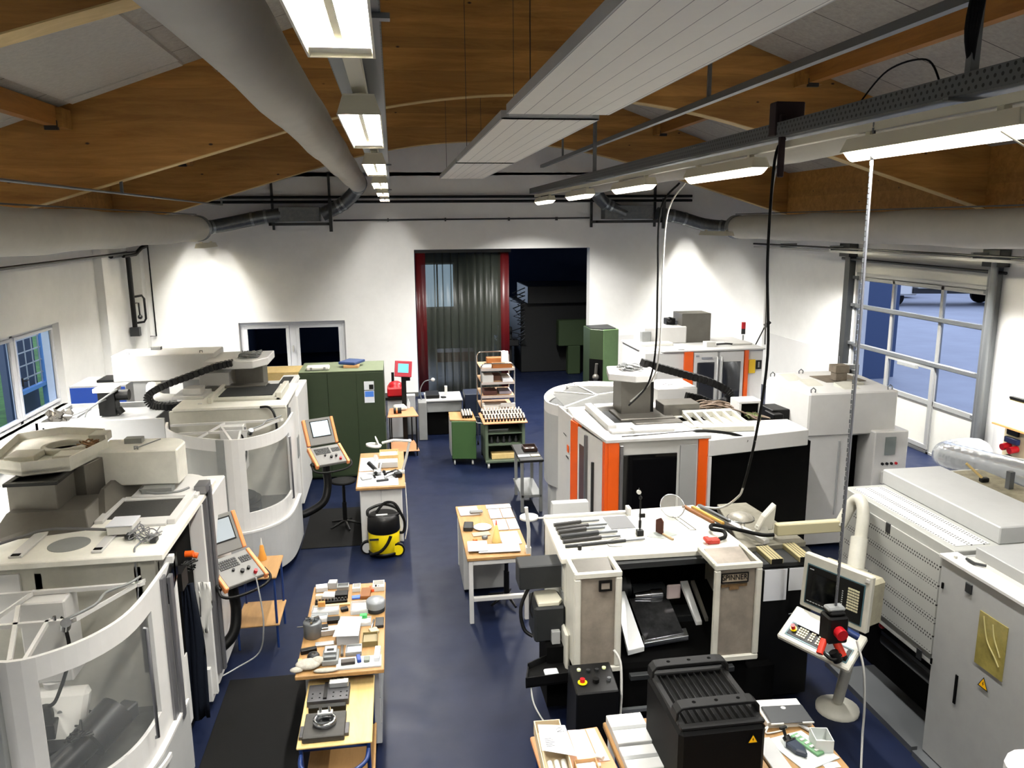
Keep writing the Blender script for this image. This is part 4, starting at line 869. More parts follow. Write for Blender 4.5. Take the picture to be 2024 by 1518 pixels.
# left flank: sliding door with dark rails and reddish window
def fl(y0, y1, z0, z1, d, name, mt):
    X = lambda y: 2.56 - (y - 9.22) * .145 if y < 10.2 else 2.42 - (y - 10.2) * .06
    MB(o).hexa([(X(y0) - d, y0, z0), (X(y0), y0, z0), (X(y1), y1, z0), (X(y1) - d, y1, z0), (X(y0) - d, y0, z1), (X(y0), y0, z1), (X(y1), y1, z1), (X(y1) - d, y1, z1)]).build(name, mt, t)
fl(9.34, 10.18, .12, 1.94, .02, 'flank_door', WHITE); fl(9.92, 10.1, .5, 1.72, .03, 'flank_window', mat('reddish_glass', '#5d4744', .15, spec=.7)); fl(9.82, 9.88, .3, 1.9, .05, 'flank_rail', RAILM); fl(9.6, 9.63, .3, 1.6, .05, 'flank_rail', DARKG)
fl(10.46, 11.3, .12, 2.0, .02, 'side_panel', WHITE)
m = MB(o); m.box(2.36, 2.37, 10.6, 10.68, 1.45, 1.55); m.build('orange_mark', ORS, t); m = MB(o); m.box(2.355, 2.36, 10.72, 10.9, 1.66, 1.67); m.box(2.355, 2.362, 10.58, 10.72, 1.36, 1.38); m.build('small_print', DARKG, t)
# curved end
cr = [(2.95, 12.85), (2.6, 12.6), (2.36, 12.2), (2.24, 11.8), (2.23, 11.45), (2.34, 11.2), (2.42, 11.0)]
CR = [(v.x, v.y) for v in catmull([(a, b, 0) for a, b in cr], 5)]
m = MB(o); m.sheet(off(CR, 0), 1.84, 2.0, .03); m.build('rim_band', WHITE, t)
m = MB(o); m.sheet(CR, .72, 1.84, .02); m.build('curved_screen', PALE, t); m = MB(o); m.sheet(off(CR, -.02)[18:23], .95, 1.8, .02); m.build('dark_slot', DARKG, t)
m = MB(o); m.prism([(p[0], p[1]) for p in off(CR, -.06)] + [(3.0, 11.2)], .12, .7); m.build('skirt', PALE, t); m = MB(o); m.sheet(off(CR, -.07), .68, .72, .06); m.build('skirt_ledge', WHITE, t)
far = [(2.95, 12.85), (3.3, 12.9), (3.75, 12.75)]; m = MB(o); m.sheet(far, 1.2, 2.0, .03); m.build('rear_rim', WHITE, t)
m = MB(o)
for a, b in (((2.5, 12.3), (3.1, 11.9)), ((3.1, 11.9), (2.42, 11.2)), ((3.1, 11.9), (3.8, 12.2)), ((2.95, 12.8), (3.1, 11.9)), ((2.5, 11.05), (3.5, 11.25)), ((2.8, 12.7), (3.7, 12.5))):
    d = Vector((b[0] - a[0], b[1] - a[1])).normalized() * .03; n = (-d.y, d.x)
    m.hexa([(a[0], a[1], 1.95), (b[0], b[1], 1.95), (b[0] + n[0], b[1] + n[1], 1.95), (a[0] + n[0], a[1] + n[1], 1.95), (a[0], a[1], 1.99), (b[0], b[1], 1.99), (b[0] + n[0], b[1] + n[1], 1.99), (a[0] + n[0], a[1] + n[1], 1.99)])
m.build('top_brace', WHITE, t)
m = MB(o); m.prism([(2.45, 11.1), (3.7, 11.1), (3.7, 12.6), (2.95, 12.7), (2.45, 12.1)], 1.97, 1.975); m.build('tub', TUBM, t)
m = MB(o); m.box(2.78, 3.16, 9.98, 10.62, 2.02, 2.03); m.build('bellows', DARKG, t)
m = MB(o); m.hexa([(2.66, 10.85, 2.02), (2.76, 10.88, 2.02), (2.78, 9.6, 2.02), (2.66, 9.6, 2.02), (2.66, 10.85, 2.1), (2.76, 10.88, 2.1), (2.78, 9.6, 2.1), (2.66, 9.6, 2.1)]); m.box(2.66, 3.5, 9.42, 9.55, 2.02, 2.06); m.box(2.8, 3.1, 10.68, 10.9, 2.02, 2.08); m.build('slide_cover', WHITE, t, .006)
m = MB(o); m.box(2.95, 3.72, 10.0, 10.6, 2.02, 2.06); m.box(3.1, 4.1, 9.82, 10.05, 2.02, 2.04); m.box(3.6, 4.12, 10.15, 10.5, 2.02, 2.2); m.build('carriage', STEEL, t, .006)
m = MB(o); m.box(3.04, 3.46, 10.3, 10.72, 2.02, 2.52); m.build('column_cover', STEEL, t, .006)
m = MB(o); m.box(3.46, 3.52, 10.35, 10.72, 2.02, 2.54); m.build('column_side', BLACK, t)
m = MB(o); m.prism([(3.2, 10.15), (3.46, 10.17), (3.58, 10.4), (3.62, 10.95), (3.0, 10.95), (2.88, 10.4)], 2.52, 2.62); m.build('column_cap', WHITE, t, .01)
m = MB(o); lump(m, 3.25, 10.6, 2.63, 18, .17, R); m.build('cable_loops', MIDG, t)
m = MB(o); m.box(3.86, 4.5, 11.2, 11.9, 1.6, 2.2); m.build('rear_box', WHITE, t, .015); m = MB(o); m.box(4.05, 4.12, 11.5, 11.53, 2.2, 2.206); m.box(4.12, 4.2, 11.45, 11.48, 2.2, 2.206); m.build('box_screw', DARKG, t)
m = MB(o)
m.prism([(3.75, 9.52), (4.6, 9.45), (4.65, 10.0), (4.3, 10.45), (3.75, 10.35)], 1.96, 2.04); m.build('casting', CREAM, t, .01)
m = MB(o)
for i in range(6): x = 3.82 + i * .14; m.prism([(9.5, 2.04), (10.0, 2.04), (10.0, 2.12)], x, x + .04, 'x')
m.box(3.85, 4.55, 10.0, 10.12, 2.04, 2.12); m.build('casting_rib', CREAM, t, .005)
m = MB(o)
for i in range(14):
    a = (4.2 + R.uniform(0, .2), 10.65 + R.uniform(-.1, .2), 2.02); m.tube(catmull([a, (a[0] + .2, a[1] - .1, 2.08 + R.uniform(-.05, .05)), (a[0] + .45, a[1] - R.uniform(0, .3), 2.03 + R.uniform(-.06, .05)), (4.95 + R.uniform(-.1, .15), 10.1 + R.uniform(-.2, .3), 1.98)], 5), .012, 5)
m.build('cable_harness', mat('mixed_cables', '#6b5a4a', .6, noise=.5, scale=20), t)
m = MB(o); m.frame(4.74, 5.08, 1.86, 2.18, 10.25, 10.3, .04); m.box(4.74, 5.08, 10.3, 10.55, 1.86, 2.18); m.build('cable_port', WHITE, t, .006)
m = MB(o); m.box(4.78, 5.04, 10.28, 10.3, 1.9, 2.14); m.build('port_dark', BLACKM, t)
m = MB(o); lump(m, 4.92, 10.18, 1.95, 14, .1, R); m.build('port_wires', mat('green_and_brown_wires', '#6f7a4a', .6, noise=.6, scale=30), t)
ch = catmull([(3.5, 10.8, 2.68), (3.9, 11.1, 2.53), (4.3, 11.2, 2.4), (4.68, 11.2, 2.28), (4.95, 11.2, 2.14), (5.02, 11.2, 2.02), (4.93, 11.2, 1.93), (4.75, 11.2, 1.93), (4.55, 11.2, 2.02), (4.3, 11.2, 2.08)], 5)
m = MB(o)
for i in range(len(ch) - 1):
    d = ch[i + 1] - ch[i]; L = d.length; an = math.atan2(d.z, d.x)
    m.T = Matrix.Translation((ch[i] + ch[i + 1]) / 2) @ Matrix.Rotation(-an, 4, 'Y'); m.box(-L * .48, L * .48, -.09, .09, -.05, .05); m.box(-L * .3, L * .3, -.095, .095, -.055, .055)
m.T = Matrix.Identity(4); m.build('cable_chain', BLACK, t, .004)
m = MB(o); m.tube(catmull([(2.75, 9.26, 2.03), (3.2, 9.3, 2.03), (3.7, 9.33, 2.04), (3.95, 9.3, 2.03), (4.25, 9.28, 1.98), (4.42, 9.27, 1.9), (4.3, 9.27, 1.84), (4.1, 9.28, 1.87), (3.9, 9.28, 1.86)], 6), [.006] * 13 + [.02] * 36, 8); m.build('hose', BLACK, t)
m = MB(o); m.prism([(3.86, 9.15), (5.35, 9.42), (5.35, 10.0), (3.86, 10.0)], 1.74, 1.96); m.build('pallet_housing', WHITE, t, .01)
m = MB(o); m.prism([(3.88, 9.35), (5.5, 9.62), (5.5, 10.0), (5.15, 10.0), (5.15, 10.9), (3.88, 10.9)], .05, 1.74); m.build('bay_shade', BLACKM, t)  # solid black block, the open bay's darkness put into its colour
m = MB(o); m.prism([(3.86, 9.15), (3.9, 9.15), (3.9, 9.3), (3.86, 9.3)], .05, 1.74); m.box(3.86, 5.6, 9.3, 9.36, .05, .12); m.build('bay_edge', WHITE, t)
# ================================================================ REAR RIGHT MACHINE
t = thing('milling_machine', 'rear right white milling machine with two dark windowed doors and orange edges', 'milling machine', (6.2, 15.6, 0)); o = t.location
m = MB(o); m.box(4.9, 7.42, 15.03, 16.6, .1, 2.1); m.build('body', WHITE, t, .015)
m = MB(o); m.prism([(4.88, 15.4), (5.3, 14.98), (7.44, 14.98), (7.44, 16.65), (4.88, 16.65)], 2.1, 2.14); m.build('top_plate', WHITE, t, .01)
m = MB(o); m.box(5.72, 5.9, 14.97, 15.03, .12, 2.1); m.build('orange_stripe', ORS, t); m = MB(o); m.box(7.0, 7.08, 14.97, 15.03, .12, 2.1); m.build('orange_stripe', ORS, t)
for a, b in ((5.92, 6.42), (6.47, 6.98)):
    d = MB(o); d.box(a, b, 14.98, 15.02, .5, 2.08); d = d.build('door', WHITE, t, .004); MB(o).box(a + .07, b - .07, 14.965, 14.985, .8, 1.88).build('door_window', DGLASS, d, .003)
    h = b - .02 if a < 6 else a + .02; MB(o).tube([(h, 14.97, .8), (h, 14.93, .8), (h, 14.93, 1.98), (h, 14.97, 1.98)], .016, 8).build('door_handle', GREYW, d)
m = MB(o); m.box(5.96, 6.02, 14.96, 14.98, 2.0, 2.03); m.box(6.08, 6.3, 14.96, 14.98, 1.95, 1.99); m.build('badge', mat('faint_badge', '#8d8f95', .5), t)
m = MB(o); m.box(7.1, 7.24, 14.99, 15.03, 1.62, 1.9); m.build('yellow_notice', mat('yellow_notice', '#e0b92a', .6), t); m = MB(o); m.frame(7.27, 7.38, 1.7, 1.88, 15.0, 15.03, .03); m.build('black_hook', BLACK, t)
m = MB(o); m.box(5.15, 6.1, 15.9, 16.6, 2.14, 2.5); m.build('spindle_cover', WHITE, t, .02); m = MB(o); m.box(5.1, 5.3, 15.85, 16.0, 2.14, 2.42); m.build('cover_end', MIDG, t, .01)
m = MB(o); m.box(6.0, 6.65, 15.95, 16.5, 2.14, 2.76); m.build('steel_column', STEEL, t, .008); m = MB(o); m.box(5.75, 5.95, 16.2, 16.4, 2.5, 2.64); m.ball((5.8, 16.15, 2.62), .06); m.build('black_fitting', BLACK, t, .01)
m = MB(o); m.box(5.0, 5.7, 15.6, 15.9, 2.14, 2.2); m.box(6.3, 6.5, 15.3, 15.5, 2.14, 2.24); m.box(6.9, 7.35, 15.4, 15.8, 2.14, 2.18); m.build('roof_fitting', OFFW, t, .006)
m = MB(o); m.box(5.6, 5.75, 14.0 + 1.02, 15.1, 2.1, 2.14); m.tube(catmull([(6.6, 15.5, 2.16), (6.8, 15.4, 2.18), (7.0, 15.45, 2.15)], 5), .02, 6); m.build('roof_cable', DARKG, t)
sg = thing('signal_tower', 'red topped signal tower standing on the rear right machine', 'signal light', (7.55, 16.3, 0)); m = MB(); m.cyl((0, 0, 1.9), (0, 0, 2.22), .02, n=10); m.box(-.06, .06, -.06, .06, 1.6, 1.9); m.build('post', PALE, sg); m = MB(); m.cyl((0, 0, 2.36), (0, 0, 2.5), .045, n=14); m.build('red_lens', RED, sg); m = MB(); m.cyl((0, 0, 2.24), (0, 0, 2.36), .044, n=14); m.build('dark_lens', DARKG, sg); m = MB(); m.box(-.12, .12, 0, .2, 0, 1.75); m.build('stand', WHITE, sg)
gx = thing('gooseneck_lamp', 'thin black jointed lamp behind the rear right machine', 'lamp', (7.9, 16.2, 0)); m = MB(); m.tube([(0, 0, 0), (0, 0, 1.9), (-.1, 0, 2.0), (.12, 0, 2.45)], .014, 6); m.build('arm', BLACK, gx); MB().cyl((.1, 0, 2.42), (.22, 0, 2.5), .05, .03).build('head', BLACK, gx); MB().box(-.15, .15, -.15, .15, 0, .04).build('base', DARKG, gx)
# ================================================================ BIG WHITE MACHINE
t = thing('machining_centre', 'big white box machine with eye bolts on top, by the garage door', 'machine', (6.4, 10.8, 0)); o = t.location
m = MB(o); m.prism([(5.66, 10.0), (7.0, 10.0), (7.15, 11.2), (6.9, 11.6), (5.9, 11.6), (5.55, 11.1)], 1.68, 2.3); m.build('head_housing', WHITE, t, .02)
m = MB(o); m.box(5.62, 6.32, 10.02, 11.5, .05, 1.7); m.build('column_body', WHITE, t, .01)
m = MB(o); m.box(6.32, 7.0, 10.3, 11.4, .05, 1.7); m.build('recess', BLACKM, t)
m = MB(o); m.box(6.62, 7.14, 9.88, 11.2, .05, 1.74); m.build('control_cabinet', WHITE, t, .015)
m = MB(o); m.box(6.78, 6.94, 9.87, 9.89, 1.4, 1.66); m.build('display', mat('grey_lcd', '#7f8684', .3), t)
for i, c in enumerate((BLACK, BLACK, BLACK, RED)): MB(o).cyl((6.76 + i * .07, 9.88, 1.27), (6.76 + i * .07, 9.86, 1.27), .02, n=12).build('button', c, t)
m = MB(o); m.box(6.75, 6.98, 9.8, 9.88, .98, 1.16); m.build('document_tray', WHITE, t, .01)
m = MB(o); m.box(6.35, 6.5, 10.06, 10.3, 1.66, 1.7); m.box(5.62, 5.66, 10.0, 10.02, .1, 1.6); m.box(6.15, 6.17, 10.0, 10.02, .5, 1.6); m.build('panel_seam', PALE, t)
m = MB(o)
for x, y in ((5.75, 10.08), (6.92, 10.08), (5.75, 11.3), (6.85, 11.3), (6.3, 11.45)): m.tube([(x - .03, y, 2.3), (x - .035, y, 2.34), (x, y, 2.37), (x + .035, y, 2.34), (x + .03, y, 2.3)], .009, 6)
m.build('eye_bolt', SILVER, t)
m = MB(o); m.prism([(10.5, 2.3), (10.8, 2.3), (10.8, 2.35)], 5.9, 6.15, 'x'); m.prism([(10.2, 2.3), (10.5, 2.3), (10.5, 2.35)], 6.3, 6.55, 'x'); m.prism([(10.9, 2.3), (11.2, 2.3), (11.2, 2.36)], 5.8, 6.05, 'x'); m.box(6.5, 6.75, 10.45, 10.75, 2.3, 2.33); m.build('roof_plate', CREAM, t)
m = MB(o); m.box(6.42, 6.6, 10.65, 10.8, 2.33, 2.45); m.box(6.4, 6.62, 10.63, 10.83, 2.45, 2.56); m.box(6.3, 6.95, 10.7, 11.2, 2.3, 2.31); m.build('old_motor', mat('brown_grey_motor', '#6b6154', .6, noise=.3, scale=12), t, .006)
m = MB(o); m.box(5.35, 5.66, 10.45, 10.85, 1.62, 1.98); m.box(5.3, 5.45, 10.3, 10.6, 1.7, 1.95); m.build('black_motor', BLACK, t, .01)
m = MB(o); m.box(5.2, 5.66, 10.2, 11.4, 1.3, 1.6); m.box(5.35, 5.55, 10.5, 10.9, 1.5, 1.64); m.build('motor_bracket', WHITE, t, .008)
m = MB(o); m.cyl((7.14, 10.4, 1.55), (7.2, 10.4, 1.55), .015, n=8); m.box(7.14, 7.45, 10.5, 11.4, .05, 1.5); m.build('side_box', WHITE, t, .01)
bl = thing('valve_manifold', 'black valve block mounted high on a stand before the garage door', 'valve block', (8.3, 13.4, 0)); m = MB(); m.box(-.2, .2, -.06, .06, 1.2, 2.05); m.build('block', DARKG, bl, .01); m = MB()
for i in range(4): m.box(.0, .14, -.12, -.06, 1.35 + i * .17, 1.45 + i * .17)
m.build('valves', BLACK, bl, .01); m = MB(); m.tube([(-.19, 0, 2.05), (-.19, 0, 2.2)], .012, 6); m.box(-.03, .03, -.03, .03, 0, 1.2); m.box(-.2, .2, -.2, .2, 0, .03); m.build('stand', SILVER, bl)
# dark green machine against the back wall
t = thing('green_machine', 'tall dark green machine cabinet right of the wide opening', 'machine', (5.15, 19.4, 0)); o = t.location
m = MB(o); m.prism([(4.82, 19.9), (4.82, 19.2), (5.1, 18.95), (5.1, 19.9)], 0, 2.05); m.build('side_body', GREEN, t, .01)
m = MB(o); m.prism([(5.1, 18.95), (5.52, 19.05), (5.52, 20.0), (5.1, 20.0)], 0, 2.05); m.build('front_body', mat('light_green_enamel', '#5f7a52', .5, noise=.1), t, .01)
m = MB(o); m.prism([(4.86, 19.8), (4.86, 19.24), (5.1, 19.02), (5.46, 19.1), (5.46, 19.9)], 2.05, 2.07); m.build('top_recess', DARKG, t)
m = MB(o); m.hexa([(4.81, 19.2, .5), (5.09, 18.94, .5), (5.1, 18.96, .5), (4.83, 19.22, .5), (4.81, 19.2, 1.3), (5.09, 18.94, 1.3), (5.1, 18.96, 1.3), (4.83, 19.22, 1.3)]); m.build('open_bay', BLACKM, t)
m = MB(o); m.ball((4.93, 19.0, .85), .09); m.cyl((4.93, 19.05, .7), (4.95, 19.0, 1.2), .04, n=10); m.build('spindle', STEEL, t)
# ================================================================ PERFORATED MACHINE HOUSING + ELECTRIC CABINET (right edge)
PFS = perforated('perforated_housing', '#a9aaa5', '#1b1a18', .034, .03, .0085, rows=(.165, .36), axes=('Y', 'Z'))
PFT = perforated('perforated_top', '#c9cac8', '#1b1a18', .034, .03, .0085, rows=(.15, .42), axes=('Y', 'X'))
t = thing('perforated_machine', 'long light grey machine housing with rows of punched holes', 'machine', (5.1, 6.5, 0)); o = t.location
m = MB(o); m.box(4.62, 6.1, 5.66, 7.36, .75, 1.9); m.build('housing', mat('housing_grey', '#a9aaa5', .45, noise=.06), t, .006)
m = MB(o); m.box(4.605, 4.62, 5.8, 7.25, .86, 1.8); m.build('punched_panel', PFS, t)
m = MB(o); m.box(4.68, 5.02, 5.75, 7.28, 1.9, 1.906); m.build('punched_lid', PFT, t)
m = MB(o); m.box(5.08, 5.75, 5.72, 7.4, 1.9, 2.06); m.build('raised_cover', GREYW, t, .01)
m = MB(o)
for y, z in ((6.55, 1.76), (5.95, .74 + .04), (6.75, .8)): m.box(4.6, 4.612, y - .035, y + .035, z - .05, z + .05)
m.build('latch', DARKG, t, .004)
m = MB(o); m.box(4.9, 6.0, 5.7, 7.3, .02, .75); m.build('dark_base', BLACKM, t)
m = MB(o); m.cyl((4.8, 5.75, .5), (4.8, 6.7, .5), .07, n=16); m.box(4.74, 4.78, 5.75, 6.7, .56, .6); m.build('oil_tank', DARKG, t)
MB(o).ball((4.78, 6.75, .62), .035).build('red_cap', RED, t)
m = MB(o); m.box(4.46, 4.9, 5.66, 7.0, 0, .02); m.box(4.4, 4.46, 5.66, 7.1, 0, .06); m.build('drip_tray', SILVER, t)
t = thing('electric_cabinet', 'tall grey electric cabinet with a yellowed window and warning triangle', 'cabinet', (5.0, 5.0, 0)); o = t.location
m = MB(o); m.box(4.47, 5.5, 3.6, 5.62, .06, 1.88); m.build('body', mat('cabinet_grey', '#9c9d9b', .5, noise=.05), t, .008)
m = MB(o); m.box(4.38, 5.4, 3.6, 5.62, 0, .055); m.build('plinth', SILVER, t); m = MB(o); m.box(4.45, 4.62, 3.6, 5.63, 1.88, 1.91); m.build('top_edge', WHITE, t, .004); m = MB(o); m.box(4.72, 5.5, 3.6, 5.55, 1.88, 1.98); m.build('top_cover', PALE, t, .006)
m = MB(o); m.box(4.6, 4.72, 3.7, 5.56, 1.88, 1.885); m.box(4.5, 4.52, 5.5, 5.52, 1.91, 1.93); m.build('top_gutter', CREAM, t); m = MB(o); m.tube([(4.56, 5.45, 1.93), (4.56, 5.36, 1.93), (4.62, 5.3, 1.93)], .012, 6); m.build('key_hook', DARKG, t)
m = MB(o); m.box(4.462, 4.472, 4.84, 5.13, 1.2, 1.645); m.build('yellowed_window', mat('yellowed_window', '#8d8247', .2, noise=.35, scale=7, spec=.7), t)
m = MB(o); m.tube(catmull([(4.458, 5.08, 1.62), (4.456, 5.02, 1.45), (4.456, 4.93, 1.36), (4.458, 4.88, 1.3)], 5), .006, 6); m.tube(catmull([(4.458, 4.98, 1.6), (4.456, 4.95, 1.5), (4.456, 4.9, 1.42), (4.458, 4.88, 1.38)], 5), .006, 6); m.build('cables_behind_window', mat('pale_cable', '#a39a66', .5), t)
m = MB(o); m.box(4.458, 4.47, 5.28, 5.31, .72, .98); m.build('door_slot', BLACKM, t, .004); m = MB(o); m.box(4.456, 4.47, 5.24, 5.31, 1.72, 1.8); m.build('latch', DARKG, t, .003); m = MB(o); m.box(4.456, 4.47, 5.56, 5.575, 1.62, 1.67); m.box(4.456, 4.47, 5.6, 5.612, .9, .95); m.build('keyhole', BLACKM, t)
def warn(par, O, P, u, v, s, name='warning_triangle'):
    """yellow triangle with black edge and bolt; P centre, u right, v up"""
    P, u, v = Vector(P), Vector(u), Vector(v); n = u.cross(v)
    def tri(s, off): return [P + n * off - u * s - v * s * .75, P + n * off + u * s - v * s * .75, P + n * off + v * s]
    m = MB(O); a = tri(s, 0); b = tri(s, .002); m._a(a + b, [(0, 1, 2), (3, 4, 5), (0, 1, 4, 3), (1, 2, 5, 4), (2, 0, 3, 5)]); w = m.build(name, BLACK, par)
    m = MB(O); a = tri(s * .78, .0021); b = tri(s * .78, .003); m._a(a + b, [(0, 1, 2), (3, 4, 5), (0, 1, 4, 3), (1, 2, 5, 4), (2, 0, 3, 5)]); m.build('yellow_field', mat('warning_yellow', '#f0b400', .5), w)
    m = MB(O); q = [(.02, .42), (-.16, -.12), (.0, -.08), (-.06, -.5), (.2, .06), (.03, .02), (.12, .38)]; L = [P + n * .0032 + u * x * s * .8 + v * y * s * .8 for x, y in q]; k = len(L)
    m._a(L + [p + n * .0006 for p in L], [tuple(range(k)), tuple(range(k, 2 * k))]); m.build('bolt_sign', BLACK, w)
warn(t, o, (4.462, 5.01, 1.08), (0, -1, 0), (0, 0, 1), .055)
# table top with flat bed and spiral duct behind the perforated housing
t = thing('machine_bed', 'grimy machine bed under the silver pipe at the right edge', 'machine', (6.9, 7.6, 0)); o = t.location
m = MB(o); m.prism([(6.2, 6.2), (6.95, 6.2), (6.95, 8.3), (6.5, 8.3)], .05, 1.68); m.build('body', CREAM, t, .01); m = MB(o); m.box(6.55, 6.93, 6.4, 8.2, 1.68, 1.7); m.build('worn_top', mat('grimy_steel', '#9a937c', .5, .3, noise=.5, scale=6), t)
m = MB(o); m.box(6.7, 6.76, 7.5, 7.56, 1.7, 1.9); m.build('post', SILVER, t)
t = thing('hand_brush', 'hand brush with a pale wooden handle on the machine bed', 'brush', (6.62, 7.78, 1.703)); m = MB(); m.box(-.05, .05, -.03, .03, 0, .05); m.build('bristles', BLACK, t, .01); m = MB(); m.tube([(-.03, 0, .05), (-.17, .1, .2)], .016, 8); m.build('handle', PINE, t)
CH2 = mat('shiny_spiral_duct', '#dfe3e6', .22, .75)
t = thing('spiral_duct', 'shiny silver spiral duct bending over beside the garage door', 'air duct', (8.2, 10.2, 0))
pts = [(9.3, 12.0, .1), (9.25, 11.9, .8), (9.1, 11.7, 1.2), (8.6, 11.1, 1.36), (8.0, 10.4, 1.36), (7.75, 9.7, 1.4), (7.8, 9.0, 1.42), (7.85, 7.5, 1.42), (7.85, 5.5, 1.42)]
pts = [(8.75, 10.6, .3), (8.7, 10.5, .9), (8.45, 10.1, 1.28), (8.0, 9.8, 1.42), (7.6, 9.65, 1.44), (7.4, 9.35, 1.5), (7.36, 8.9, 1.56), (7.3, 8.2, 1.66), (7.2, 7.2, 1.8), (7.1, 6.0, 1.92)]
P = catmull(pts, 10); m = MB(t.location); m.tube(P, [.18 if i % 3 else .186 for i in range(len(P))], 24); m.build('duct', CH2, t)
m = MB(t.location); m.tube([(7.42, 9.3, 1.35), (7.42, 9.3, .0)], .015, 6); m.build('support', SILVER, t)
# ================================================================ LATHE
t = thing('lathe', 'beige CNC lathe with open sliding doors and a white work surface on top', 'lathe', (2.4, 7.2, 0)); o = t.location
GRUB = mat('grubby_door_panel', '#8a8175', .5, .15, noise=.3, scale=5)
m = MB(o); m.box(1.5, 1.56, 6.85, 7.9, .1, 1.5); m.box(1.5, 3.25, 7.84, 7.9, .1, 1.5); m.box(3.2, 3.25, 6.75, 7.9, .1, 1.5); m.build('body', CREAM, t, .008)
m = MB(o); m.box(1.56, 3.2, 7.55, 7.84, .5, 1.5); m.box(1.56, 3.2, 6.95, 7.55, .1, .55); m.build('inner_cavity', BLACKM, t)
m = MB(o); m.prism([(1.46, 6.82), (3.3, 6.78), (3.22, 8.0), (1.5, 7.95)], 1.5, 1.555); m.build('top_plate', mat('work_surface_white', '#d8d5c8', .45, noise=.12, scale=5), t, .006)
m = MB(o); m.box(1.95, 2.95, 6.74, 6.8, 1.44, 1.5); m.build('front_lintel', DARKG, t, .004)
m = MB(o); m.box(1.52, 3.2, 6.5, 6.9, .45, .55); m.box(1.6, 3.5, 6.5, 6.95, .05, .45); m.hexa([(1.56, 6.5, .55), (3.2, 6.5, .55), (3.2, 7.5, .55), (1.56, 7.5, .55), (1.56, 6.52, .6), (3.2, 6.52, .6), (3.2, 7.5, .9), (1.56, 7.5, .9)]); m.build('chip_tray', BLACKM, t)
m = MB(o); m.box(2.0, 3.0, 6.3, 6.36, .55, .6); m.build('tray_lip', DARKG, t, .004)
m = MB(o); m.box(1.62, 2.1, 7.0, 7.5, .7, 1.35); m.cyl((2.1, 7.25, 1.0), (2.2, 7.25, 1.0), .16, n=24); m.cyl((2.2, 7.25, 1.0), (2.26, 7.25, 1.0), .1, n=20); m.build('headstock', DARKG, t, .01)
m = MB(o); m.cyl((2.26, 7.05, 1.0), (2.42, 7.05, 1.0), .03, .045, n=14); m.cyl((2.42, 7.05, 1.0), (2.54, 7.05, 1.0), .055, n=16); m.build('chuck_tool', CHROME, t)
# bright way covers
WAYC = mat('way_cover_steel', '#e4e6e4', .3, .35)
def slab(p, th, name, mt):
    q = [Vector(a) for a in p]; m = MB(o); m.hexa([a - Vector((0, 0, th)) for a in q] + q); return m.build(name, mt, t, .003)
slab([(2.05, 6.56, .7), (2.21, 6.56, .73), (2.14, 7.0, 1.09), (2.02, 7.0, 1.08)], .05, 'way_cover', WAYC)
slab([(2.23, 6.62, .76), (2.62, 6.62, .8), (2.6, 7.05, .98), (2.2, 7.05, .98)], .02, 'splash_sheet', mat('wet_steel', '#77787a', .12, .9, noise=.6, scale=7))
slab([(2.22, 6.6, .74), (2.66, 6.6, .78), (2.66, 6.68, .82), (2.22, 6.68, .78)], .05, 'bed_rail', CHROME)
slab([(2.72, 6.58, .93), (2.78, 6.58, .93), (2.78, 6.98, 1.16), (2.7, 6.98, 1.16)], .04, 'tool_slide', WAYC)
slab([(2.82, 6.6, .95), (2.85, 6.6, .95), (2.85, 6.98, 1.16), (2.81, 6.98, 1.16)], .04, 'tool_slide', STEEL)
m = MB(o); m.box(2.55, 2.69, 6.92, 6.95, 1.0, 1.15); m.build('turret_guard', mat('pinkish_sheet', '#b5a6a2', .5), t, .01); m = MB(o); m.cyl((2.3, 7.3, .85), (2.65, 7.3, .85), .14, n=20); m.box(2.5, 2.9, 6.95, 7.4, .6, .8); m.build('turret', DARKG, t, .008)
# the two sliding doors
def ldoor(x0, x1, y0, z0, z1, side):
    d = MB(o); d.frame(x0, x1, z0, z1, y0, y0 + .04, .06)
    d.box(x0, x0 + .04, y0 + .04, 6.8, z0 + .05 if side < 0 else z1 - .06, z1); d.box(x1 - .04, x1, y0 + .04, 6.8, z0 + .05 if side > 0 else z1 - .06, z1)
    d = d.build('sliding_door', CREAM, t, .01); MB(o).box(x0 + .05, x1 - .05, y0 + .025, y0 + .035, z0 + .06, z1 - .03).build('door_panel', GRUB, d)
    m = MB(o); m.hexa([(x0 + .05, y0 + .04, z1 - .1), (x1 - .05, y0 + .04, z1 - .1), (x1 - .05, 6.75, z1 - .03), (x0 + .05, 6.75, z1 - .03), (x0 + .05, y0 + .04, z1 - .08), (x1 - .05, y0 + .04, z1 - .08), (x1 - .05, 6.75, z1 - .01), (x0 + .05, 6.75, z1 - .01)])
    m.build('top_panel', STEEL if side < 0 else GRUB, d); return d
d = ldoor(1.5, 1.94, 6.42, .58, 1.58, -1)
m = MB(o); m.frame(1.72, 1.84, 1.4, 1.5, 6.405, 6.425, .02); m.build('recess_pull', BLACK, d); MB(o).box(1.74, 1.82, 6.41, 6.42, 1.42, 1.49).build('pull_plate', GRUB, d)
d = ldoor(2.79, 3.25, 6.35, .62, 1.6, 1)
m = MB(o); m.frame(2.855, 3.115, 1.415, 1.51, 6.352, 6.366, .008); m.build('sign_border', BLACK, d)
m = MB(o); m.box(2.855, 3.115, 6.362, 6.368, 1.415, 1.51); m.build('sign_plate', mat('sign_plate_tan', '#9d907c', .5), d)
text('SPINNER', 'sign_lettering', .074, BLACK, (2.985, 6.358, 1.4625), (pi / 2, 0, 0), d, .002, o, .84)
m = MB(o); m.box(2.86, 3.11, 6.366, 6.372, 1.37, 1.395); m.box(2.94, 3.03, 6.366, 6.372, 1.34, 1.37); m.build('oil_stain', mat('rust_stain', '#6e5535', .8, noise=.4, scale=30), d)
